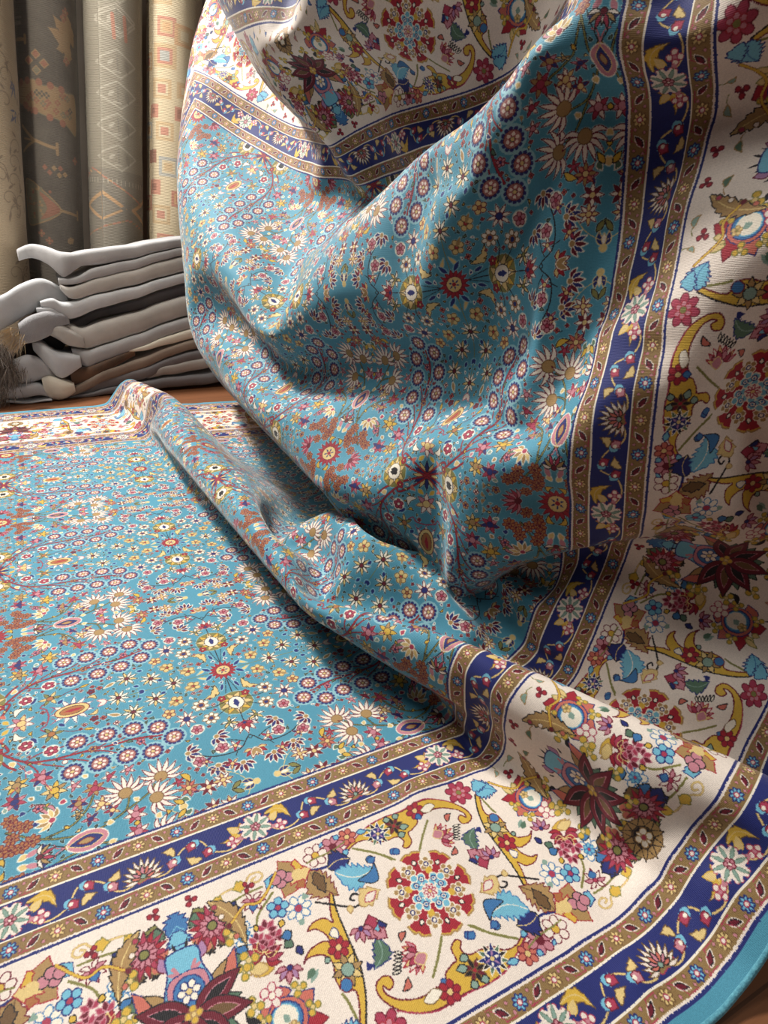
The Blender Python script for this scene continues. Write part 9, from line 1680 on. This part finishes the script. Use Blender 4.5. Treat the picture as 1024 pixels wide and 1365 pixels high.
def P2(cx, cy): return [((20+.2418*cx)-78)/405, .445+(320-.2418*cy)*.00222]
def L2(*p): return [P2(*q) for q in p]
c2 = sheet(.62, HH, 'smoke')
for k in range(60): c2.leaf([rnd.uniform(-.3, .3), rnd.uniform(0, HH)], [rnd.uniform(-.3, .3), rnd.uniform(0, HH)], .0012, (.10, .088, .076))
for dy in (0, -1430, 1430):
    Q = lambda *p: [P2(x, y+dy) for x, y in p]
    q = lambda x, y: P2(x, y+dy)
    c2.shape(Q((30, 460), (90, 450), (150, 436), (200, 462), (260, 450), (330, 470), (395, 480), (395, 690), (320, 650), (260, 628), (200, 622), (140, 600), (80, 575), (30, 562)), 'wheat', 'moss', .003)
    for k in range(26): c2.flower(q(rnd.uniform(60, 370), rnd.uniform(480, 610)), .010, 4, rnd.choice(['brick', 'moss', 'smoke', 'brick']), None, 'wheat')
    for p in [(60, 455), (110, 446), (180, 448), (240, 455), (300, 460), (90, 580), (150, 605), (230, 628), (300, 645)]: c2.disc(q(*p), .011, 'brick')
    c2.shape(Q((48, 1012), (100, 998), (160, 1040), (220, 1090), (270, 1152), (220, 1205), (150, 1242), (90, 1262), (58, 1232)), 'moss', 'wheat', .004)
    c2.shape(Q((150, 1060), (215, 1100), (264, 1152), (215, 1195), (150, 1220), (190, 1150)), 'brick', None); c2.stroke(Q((60, 1135), (160, 1140)), .003, 'brick')
    for k in range(22): c2.disc(q(rnd.uniform(70, 215), rnd.uniform(1030, 1230)), .005, rnd.choice(['wheat', 'brick', 'moss']))
    c2.stroke(Q((268, 1152), (330, 1160), (382, 1168)), .009, 'wheat'); c2.stroke(Q((382, 1142), (382, 1190)), .009, 'wheat')
    c2.stroke(Q((45, 690), (130, 765), (200, 786), (262, 796)), .010, 'wheat'); c2.stroke(Q((45, 832), (90, 800), (135, 772)), .009, 'wheat'); c2.stroke(Q((60, 760), (120, 768)), .006, 'wheat'); c2.stroke(Q((262, 768), (262, 826)), .010, 'wheat')
    for x, y in [(190, 912), (215, 938), (240, 910), (268, 945), (275, 905), (300, 935)]: c2.shape(Q((x-16, y), (x, y-18), (x+16, y), (x, y+18)), 'brick' if (x//10) % 2 else 'wheat', None, smooth=False)
    for x, y in [(170, 345)]:
        for dx, dz, cc in [(0, -42, 'brick'), (42, 0, 'brick'), (-42, -5, 'brick'), (0, 42, 'moss')]: c2.shape(Q((x+dx-24, y+dz), (x+dx, y+dz-24), (x+dx+24, y+dz), (x+dx, y+dz+24)), cc, 'wheat', .003, smooth=False)
    for a, b in [((370, 200), (270, 80)), ((370, 200), (320, 60)), ((370, 205), (240, 150)), ((370, 210), (270, 190)), ((370, 215), (280, 250)), ((370, 220), (330, 320)), ((400, 205), (350, 40))]: c2.leaf(q(*a), q(*b), .017, 'wheat', None, teeth=3)
    for p in [(330, 75), (345, 40), (338, 300), (110, 12), (80, -5), (375, 840), (150, 1305), (195, 1345)]: c2.flower(q(*p), .013, 4, 'brick', None, 'wheat')
    c2.stroke(Q((25, 232), (110, 234)), .010, 'wheat'); c2.stroke(Q((110, 214), (110, 252)), .010, 'wheat'); c2.stroke(Q((20, 148), (78, 150)), .012, 'ash'); c2.stroke(Q((40, 120), (90, 122)), .006, 'ash'); c2.leaf(q(300, 1340), q(345, 1315), .012, 'wheat', teeth=2)
def P3(cx, cy): return [((110+.2419*cx)-158)/390, .448+(320-.2419*cy)*.00222]
c3 = sheet(.66, HH, 'stone')
c3.fill([P3(-200, 1500), P3(-200, 900), P3(900, 900), P3(900, 1500)], (.25, .23, .18))
for dy in (-1500, -750, 0):
    for cy in (60, 300, 470, 650, 830):
        for lx in (200, -180, 580):
            y = cy+dy if dy else cy
            for (ax, ay, bx, by) in [(-120, 0, 30, 72), (30, 72, 125, -12), (125, -12, 10, -78), (10, -78, -120, 0)]: c3.stroke([P3(lx+ax, y+ay), P3(lx+bx, y+by)], .0055, 'chalk')
            c3.stroke([P3(lx+12, y-50), P3(lx+16, y+42)], .006, 'shade'); c3.stroke([P3(lx-10, y+40), P3(lx+30, y+42)], .005, 'chalk'); c3.leaf(P3(lx+60, y-30), P3(lx+75, y+40), .008, 'shade', None); c3.leaf(P3(lx-40, y+10), P3(lx-5, y-25), .006, 'chalk', None)
c3.fill([P3(-300, 1500), P3(-300, 925), P3(900, 925), P3(900, 1500)], (.245, .225, .175))
for k in range(-3, 4):
    x = 110+k*330
    for d, cc, w in [(140, 'peach', .012), (95, 'ash', .010)]: c3.stroke([P3(x-d, 1130), P3(x, 1130-d*.62), P3(x+d, 1130), P3(x, 1130+d*.62), P3(x-d, 1130)], w, cc)
    c3.stroke([P3(x-210, 1130), P3(x, 1000), P3(x+165, 1130), P3(x, 1230), P3(x-210, 1130)], .010, 'ash')
for k in range(40):
    t = k/40; c3.stroke([P3(-300+t*1000, 900+abs(((t*1000) % 660)-330)*.55), P3(-280+t*1000, 908+abs(((t*1000) % 660)-330)*.55)], .006, 'salmon' if k % 3 else 'peach')
    c3.stroke([P3(-300+t*1000, 1330-abs(((t*1000+100) % 660)-330)*.4), P3(-285+t*1000, 1325-abs(((t*1000+100) % 660)-330)*.4)], .006, 'salmon' if k % 3 else 'wheat')
    c3.stroke([P3(-300+t*1000, 960), P3(-300+t*1000, 985)], .003, 'chalk')
for x in (190, 255, -250, 620): c3.stroke([P3(x, 40), P3(x+8, 160)], .012, 'salmon')
def P4(cx, cy): return [((110+.2419*cx)-238)/385, .45+(320-.2419*cy)*.00222]
c4 = sheet(.66, HH, 'butter')
sq = [(455, 60, 55, 'salmon', 'apricot', 'peach'), (445, 222, 68, 'apricot', 'salmon', 'fog'), (428, 408, 58, 'apricot', 'butter', 'salmon'), (447, 655, 55, 'apricot', 'butter', 'salmon'), (472, 868, 60, 'fog', 'butter', 'apricot'), (425, 1172, 60, 'apricot', 'butter', 'salmon'), (375, 1000, 48, 'salmon', 'salmon', 'brick'), (368, 540, 40, 'salmon', 'salmon', 'brick'), (355, 810, 40, 'brick', 'brick', 'brick'), (548, 540, 42, 'salmon', 'brick', 'brick'), (560, 90, 60, 'peach', 'apricot', 'butter'), (565, 400, 48, 'apricot', 'peach', 'butter'), (540, 1060, 50, 'salmon', 'peach', 'salmon'), (590, 760, 50, 'apricot', 'butter', 'peach'), (300, 250, 50, 'peach', 'butter', 'salmon'), (300, 650, 50, 'fog', 'butter', 'peach'), (290, 1100, 50, 'salmon', 'apricot', 'brick')]
for dy in (0, -1290, 1290):
    for x, y, r_, a, b, d in sq:
        for f, cc in ((1, a), (.66, b), (.42, d)): c4.fill([P4(x-r_*f, y+dy-r_*f), P4(x+r_*f, y+dy-r_*f), P4(x+r_*f, y+dy+r_*f), P4(x-r_*f, y+dy+r_*f)], cc)
c1 = sheet(.8, HH, 'sand')
for k in range(150):
    x, y = rnd.uniform(-.4, .4), rnd.uniform(0, HH); s = rnd.choice((-1, 1)); a = np.linspace(0, 5.2, 14); r_ = .030*(1-a/7)
    c1.stroke(np.stack([x+s*r_*np.cos(a), y+r_*np.sin(a)], 1), .0028, 'bark'); c1.leaf([x, y+.03], [x+s*.02, y+.045], .004, 'bark'); c1.leaf([x+s*.03, y], [x+s*.034, y-.03], .004, 'bark')
for k in range(26):
    x, y = rnd.choice((-.17, -.06, .12, .25))+rnd.uniform(-.012, .012), rnd.uniform(.1, 1.2); cc = rnd.choice(['slate', 'lilac', 'slate'])
    for j in range(7): c1.leaf([x+rnd.uniform(-.02, .02), y+rnd.uniform(-.03, .03)], [x+rnd.uniform(-.02, .02), y+rnd.uniform(-.03, .03)], .003, cc)
LN = (.205, .12)
roll('rolled_rug', -.306, 2.535, .13, LN, HH, image('scroll_weave', c1.down()), .006, 'rolled beige rug with faint brown scrollwork, at the left end of the standing rolls', 1.)
roll('rolled_rug', -.090, 2.62, .0985, LN, HH, image('tree_weave', c2.down()), .006, 'rolled charcoal rug with tan tree and leaf motifs, standing upright behind grey hides', 1.)
roll('rolled_rug', .113, 2.62, .1, LN, HH, image('diamond_weave', c3.down()), .007, 'rolled grey beige rug with pale diamond lines and an orange diamond low down', .415)
roll('rolled_rug', .319, 2.63, .1, LN, HH, image('square_weave', c4.down()), .006, 'rolled cream rug with orange and red squares beside the hanging fold', .35)
# ---------------------------------------------------------------- stack of folded hides on the floor
def suede(name, a, b, rough=.85, fur=False):
    m = NT(name); c = m.coord(); n1 = m.noise(c, 9, 5, .6); n2 = m.noise(c, 420, 2, .6)
    m.set(Base_Color=m.ramp(n1, [(.3, a), (.72, b)]), Roughness=rough, Sheen_Weight=.35, Sheen_Roughness=.45)
    m.bump(m.math('ADD', m.math('MULTIPLY', n1, 1.), m.math('MULTIPLY', n2, .25 if not fur else 3.)), .4, .004); return m.m
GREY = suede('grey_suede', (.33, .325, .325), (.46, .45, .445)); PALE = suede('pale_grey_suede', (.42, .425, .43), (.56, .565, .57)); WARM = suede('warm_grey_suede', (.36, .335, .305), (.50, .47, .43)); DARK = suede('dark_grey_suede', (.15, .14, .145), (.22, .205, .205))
TAN = suede('tan_hide', (.22, .165, .125), (.33, .26, .20)); IVORY = suede('ivory_leather', (.66, .60, .48), (.76, .70, .58), .6); COW = suede('brown_cowhide', (.045, .025, .014), (.17, .078, .032), .7); BOUCLE = suede('nubby_grey', (.25, .245, .25), (.36, .355, .36), .95, True)
def fold_mesh(st, depth=.24, n=40, k=17, ends=True):
    # st: stations along the front fold (X, Ztop, Zbottom, Y); the sheet runs back from the fold on top and below
    st = np.array(st, float); q = np.linspace(0, len(st)-1, n); S_ = res(st, np.arange(len(st)), q)
    rows = []
    for i, (x, zt, zb, y) in enumerate(S_):
        r_ = max((zt-zb)/2*.96-.0010, .0015); zc = (zt+zb)/2; x2 = x; fl = min(1., r_/.02)
        a = np.linspace(np.pi/2, 3*np.pi/2, k); ry = min(r_*.8, .022)
        ca, sa = np.cos(a), np.sin(a); sup = (np.abs(ca)**3+np.abs(sa)**3)**(-1/3)
        arc = np.stack([0*a+x2, y+ry+ry*ca*sup+.35*r_*(1-sa)*.5, zc+r_*sa*sup], 1)
        bk = np.array([.16, .4, .7, 1.])*depth
        top = np.stack([0*bk+x2, y+ry+bk[::-1], zc+r_*(1-.72*bk[::-1]/depth)], 1)
        bot = np.stack([0*bk+x2, y+ry+bk, zc-r_*(1-.72*bk/depth)], 1)
        p = np.concatenate([top, arc, bot]); p[:, 2] += .0016*np.sin(31*x)+.001*np.sin(67*x)
        rows.append(p)
    return np.array(rows)
def hide(folds, mats, label, depth=.24, name='folded_hide'):
    o = None
    for (nm, st, m) in folds:
        me = grid_mesh(nm, fold_mesh(st, depth)); 
        x = link(nm, me, m, o)
        s = x.modifiers.new('thickness', 'SOLIDIFY'); s.thickness = .002; s.offset = 0
        if o is None: o = x
    tag(o, label, 'hide', 'hides folded in the stack'); return o
hide([('folded_hide', [(-0.163, 0.428, 0.394, 2.22), (-0.123, 0.449, 0.407, 2.19), (-0.085, 0.447, 0.393, 2.14), (-0.053, 0.438, 0.362, 2.105), (-0.033, 0.436, 0.369, 2.1), (0.002, 0.434, 0.39, 2.11), (0.053, 0.444, 0.395, 2.11), (0.175, 0.463, 0.422, 2.11), (0.302, 0.482, 0.453, 2.11), (0.447, 0.506, 0.479, 2.11)], GREY), ('under_fold', [(-0.065, 0.358, 0.338, 2.13), (-0.009, 0.366, 0.345, 2.11), (0.047, 0.39, 0.358, 2.11), (0.17, 0.42, 0.391, 2.11), (0.299, 0.451, 0.426, 2.11), (0.446, 0.482, 0.456, 2.11)], GREY)], None, 'topmost folded grey suede hide of the stack, its left end gaping open')
hide([('folded_hide', [(-0.063, 0.342, 0.325, 2.13), (-0.033, 0.336, 0.299, 2.11), (0.041, 0.358, 0.311, 2.11), (0.166, 0.391, 0.342, 2.11), (0.296, 0.424, 0.374, 2.11), (0.444, 0.456, 0.406, 2.11)], WARM)], None, 'warm grey suede hide, second from the top, just under the gaping fold')
hide([('folded_hide', [(-0.125, 0.295, 0.277, 2.1), (-0.092, 0.303, 0.268, 2.1), (-0.058, 0.29, 0.237, 2.11), (0.034, 0.309, 0.264, 2.11), (0.16, 0.338, 0.301, 2.11), (0.292, 0.372, 0.34, 2.11), (0.441, 0.403, 0.373, 2.11)], PALE), ('under_fold', [(-0.138, 0.276, 0.261, 2.095), (-0.104, 0.277, 0.255, 2.1), (-0.069, 0.265, 0.234, 2.115)], PALE)], None, 'pale grey suede hide, third from the top, with a doubled curl at its left end')
hide([('folded_hide', [(-0.23, 0.186, 0.028, 2.24), (-0.136, 0.199, 0.064, 2.23), (-0.05, 0.221, 0.162, 2.21), (0.035, 0.249, 0.223, 2.2), (0.164, 0.288, 0.252, 2.18), (0.297, 0.33, 0.291, 2.16), (0.448, 0.364, 0.325, 2.15)], DARK)], None, 'hide set back under the pale doubled curl, coloured dark for the shadow there')  # dark suede puts the shadow of the gap into the colour
hide([('folded_hide', [(-0.355, 0.257, 0.154, 2.05), (-0.283, 0.303, 0.193, 2.05), (-0.222, 0.319, 0.225, 2.06), (-0.167, 0.343, 0.247, 2.09), (-0.107, 0.358, 0.27, 2.12), (-0.046, 0.316, 0.28, 2.17)], PALE)], None, 'broad pale grey hide draping down over the left side of the stack')
hide([('folded_hide', [(-0.073, 0.227, 0.205, 2.13), (-0.044, 0.22, 0.165, 2.11), (-0.011, 0.213, 0.143, 2.11), (0.067, 0.236, 0.161, 2.11), (0.149, 0.257, 0.187, 2.11), (0.283, 0.298, 0.231, 2.11), (0.435, 0.33, 0.262, 2.11)], WARM), ('curled_corner', [(-0.118, 0.213, 0.197, 2.1), (-0.094, 0.225, 0.18, 2.09), (-0.067, 0.218, 0.159, 2.09), (-0.021, 0.19, 0.148, 2.11)], WARM)], None, 'thick warm grey hide in the middle of the stack with a curled left corner')
hide([('folded_hide', [(-0.06, 0.15, 0.122, 2.12), (-0.025, 0.146, 0.084, 2.11), (0.011, 0.146, 0.094, 2.11), (0.142, 0.187, 0.138, 2.11), (0.278, 0.228, 0.187, 2.11), (0.432, 0.262, 0.217, 2.11)], GREY), ('corner_flap', [(-0.166, 0.177, 0.145, 2.1), (-0.138, 0.172, 0.104, 2.07), (-0.102, 0.149, 0.062, 2.06), (-0.04, 0.131, 0.094, 2.09)], PALE)], None, 'grey suede hide under the thick middle one with a pale corner flap hanging left')
hide([('folded_hide', [(-0.227, 0.129, 0.049, 2.08), (-0.186, 0.141, 0.05, 2.075), (-0.145, 0.12, 0.06, 2.08), (-0.119, 0.082, 0.058, 2.1)], GREY)], None, 'pale grey hide scrap bulging from the lower left of the stack beside shaggy fur', .12)
hide([('folded_hide', [(0.11, 0.135, 0.128, 2.12), (0.188, 0.161, 0.139, 2.11), (0.275, 0.187, 0.155, 2.11), (0.43, 0.227, 0.192, 2.11)], IVORY)], None, 'cream leather sheet showing a thin pale edge low on the right side of the stack', .12)
hide([('folded_hide', [(-0.076, 0.084, 0.029, 2.1), (-0.031, 0.091, 0.035, 2.1), (0.017, 0.099, 0.06, 2.105), (0.077, 0.122, 0.09, 2.11), (0.128, 0.137, 0.115, 2.12)], COW), ('leather_end', [(-0.158, 0.067, 0.011, 2.07), (-0.134, 0.075, -0.004, 2.06), (-0.101, 0.061, -0.001, 2.06), (-0.07, 0.045, 0.016, 2.08)], IVORY)], None, 'brown cowhide with a dark patch and a folded ivory leather end, low in the stack')
hide([('folded_hide', [(-0.139, 0.011, -0.004, 2.08), (-0.071, 0.033, 0.004, 2.09), (0.0, 0.065, 0.03, 2.1), (0.134, 0.106, 0.069, 2.11), (0.272, 0.15, 0.117, 2.11), (0.427, 0.189, 0.151, 2.11)], TAN)], None, 'smooth tan hide lying below the brown cowhide patch')
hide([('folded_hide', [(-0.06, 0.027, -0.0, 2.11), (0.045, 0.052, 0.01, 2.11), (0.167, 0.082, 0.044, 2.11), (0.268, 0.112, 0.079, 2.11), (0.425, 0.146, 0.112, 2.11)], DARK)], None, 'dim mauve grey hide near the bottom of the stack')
hide([('folded_hide', [(0.158, 0.069, 0.034, 2.125), (0.203, 0.077, 0.044, 2.11), (0.265, 0.087, 0.046, 2.11), (0.422, 0.115, 0.073, 2.11)], WARM)], None, 'short taupe hide with a dark hollow end, low on the right of the stack')
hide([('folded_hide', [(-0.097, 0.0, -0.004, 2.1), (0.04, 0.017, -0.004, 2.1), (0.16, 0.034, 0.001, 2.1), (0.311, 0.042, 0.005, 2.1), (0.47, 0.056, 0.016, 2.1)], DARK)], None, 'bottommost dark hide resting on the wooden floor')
hide([('folded_hide', [(-0.41, 0.067, 0.009, 2.06), (-0.315, 0.062, 0.015, 2.06), (-0.237, 0.054, 0.013, 2.06), (-0.176, 0.053, 0.014, 2.065), (-0.145, 0.036, -0.0, 2.08)], GREY)], None, 'long grey hide roll lying on the floor at the lower left of the stack')
hide([('folded_hide', [(-0.266, 0.011, 0.002, 2.075), (-0.203, 0.002, -0.004, 2.07), (-0.141, 0.002, -0.004, 2.07)], PALE)], None, 'thin pale hide edge on the floor under the long grey roll', .12)
nubby = hide([('folded_hide', [(-0.192, 0.239, 0.174, 2.05), (-0.155, 0.258, 0.176, 2.055), (-0.11, 0.269, 0.194, 2.08), (-0.071, 0.259, 0.219, 2.1), (-0.054, 0.242, 0.222, 2.12)], BOUCLE)], None, 'nubby grey hide with a blond fur tuft at its tip, poking out at the left', .2)

# coarse hair of the tuft and of the shaggy skin at the left end
def hair(name, spots, count, length, r, cols, drift, parent):
    V = []; F = []; MI = []; rr = random.Random(11)
    for k in range(count):
        sx, sy, sz, spread = rr.choice(spots); p = np.array([sx+rr.gauss(0, spread), sy+rr.gauss(0, spread*.4), sz+rr.gauss(0, spread*.55)])
        d = np.array(drift)+np.array([rr.gauss(0, .35), rr.gauss(0, .3)-.1, rr.gauss(0, .35)]); d /= np.linalg.norm(d); L = length*rr.uniform(.6, 1.2); sag = np.array([0, 0, -.35])
        a = np.cross(d, [0, 1, .2]); a /= np.linalg.norm(a)+1e-9; mi = rr.randrange(len(cols))
        for j in range(4):
            t = j/3; c = p+d*L*t+sag*L*t*t; w = r*(1-t*.85)
            V += [c-a*w, c+a*w]
        b = len(V)-8
        for j in range(3): F.append((b+2*j, b+2*j+1, b+2*j+3, b+2*j+2)); MI.append(mi)
    me = bpy.data.meshes.new(name); me.from_pydata([tuple(v) for v in V], [], F); 
    for m in cols: me.materials.append(m)
    me.polygons.foreach_set('material_index', MI); me.update()
    o = bpy.data.objects.new(name, me); COLL.objects.link(o); o.parent = parent; return o
def plain(name, c, r=.8):
    m = NT(name); n = m.noise(m.coord(), 60, 3); m.set(Base_Color=m.ramp(n, [(.3, tuple(.8*x for x in c)), (.7, c)]), Roughness=r, Sheen_Weight=.2); return m.m
blond = plain('blond_hair', (.50, .36, .20)); umber = plain('umber_hair', (.085, .06, .042)); hoar = plain('hoary_hair', (.40, .35, .30)); taupe = plain('taupe_hair', (.17, .135, .105))
hair('fur_tuft', [(-.205, 2.04, .222, .007), (-.2, 2.035, .205, .008), (-.195, 2.04, .19, .007)], 520, .034, .0008, [blond, blond, hoar], (-.8, -.3, -.25), nubby)
"""the shaggy skin"""
sk = hide([('shaggy_skin', [(-.46, .12, .0, 2.09), (-.36, .20, .02, 2.08), (-.29, .205, .03, 2.08), (-.25, .17, .03, 2.09), (-.228, .12, .04, 2.11)], TAN)], None, 'shaggy brown and white sheepskin lying at the left end of the grey stack', .16)
hair('shaggy_hair', [(-.30, 2.06, .18, .022), (-.265, 2.06, .165, .018), (-.275, 2.065, .12, .024), (-.25, 2.07, .09, .018), (-.30, 2.065, .06, .03), (-.35, 2.06, .14, .04)], 6500, .03, .0008, [umber, taupe, hoar, taupe], (-.35, -.35, -.6), sk)

# ---------------------------------------------------------------- light, camera
def area(name, loc, tgt, size, power, col):
    l = bpy.data.lights.new(name, 'AREA'); l.shape = 'DISK'; l.size = size; l.energy = power; l.color = col
    o = bpy.data.objects.new(name, l); COLL.objects.link(o); o.location = loc
    o.rotation_euler = (Vector(tgt)-Vector(loc)).to_track_quat('-Z', 'Y').to_euler(); return o
area('key_lamp', (-.62, 2.36, 2.4), (.1, .8, .2), .4, 128, (1, .965, .92))
area('ceiling_lamp', (-1.15, 1.45, 2.7), (0, 1.6, 0), .7, 24, (1, .97, .93))
area('front_fill', (.75, -1.0, 2.3), (.4, .1, 0), .5, 11, (1, .97, .93))  # unseen fill, added to brighten the lower right
sp = bpy.data.lights.new('roll_fill_spot', 'SPOT'); sp.energy = 150; sp.color = (1, .92, .8); sp.spot_size = math.radians(40); sp.spot_blend = .8; sp.shadow_soft_size = .12  # unseen spot, added to brighten the standing rolls
so = bpy.data.objects.new('roll_fill_spot', sp); COLL.objects.link(so); so.location = (-1.1, 1.1, 2.5); so.rotation_euler = (Vector((.0, 2.55, .75))-so.location).to_track_quat('-Z', 'Y').to_euler()
wd = bpy.data.worlds.new('room_light'); SC.world = wd; wd.use_nodes = True
wd.node_tree.nodes['Background'].inputs[0].default_value = (.95, .93, 1, 1); wd.node_tree.nodes['Background'].inputs[1].default_value = .05
cam = bpy.data.cameras.new('camera'); co = bpy.data.objects.new('camera', cam); COLL.objects.link(co); SC.camera = co
cam.sensor_fit = 'VERTICAL'; cam.sensor_height = 24; cam.lens = 830/1365*24; cam.clip_start = .01
R = Matrix([[0.889532, 0.157812, -0.428752], [-0.454423, 0.402672, -0.794578], [0.047253, 0.901638, 0.429903]]); co.matrix_world = Matrix.Translation((-0.10667, -0.11246, 0.57781)) @ R.to_4x4()
SC.view_settings.view_transform = 'Standard'; SC.view_settings.look = 'None'; SC.view_settings.gamma = 1; SC.view_settings.use_curve_mapping = False
SC.view_settings.exposure = 0.0
SC.cycles.use_denoising = True
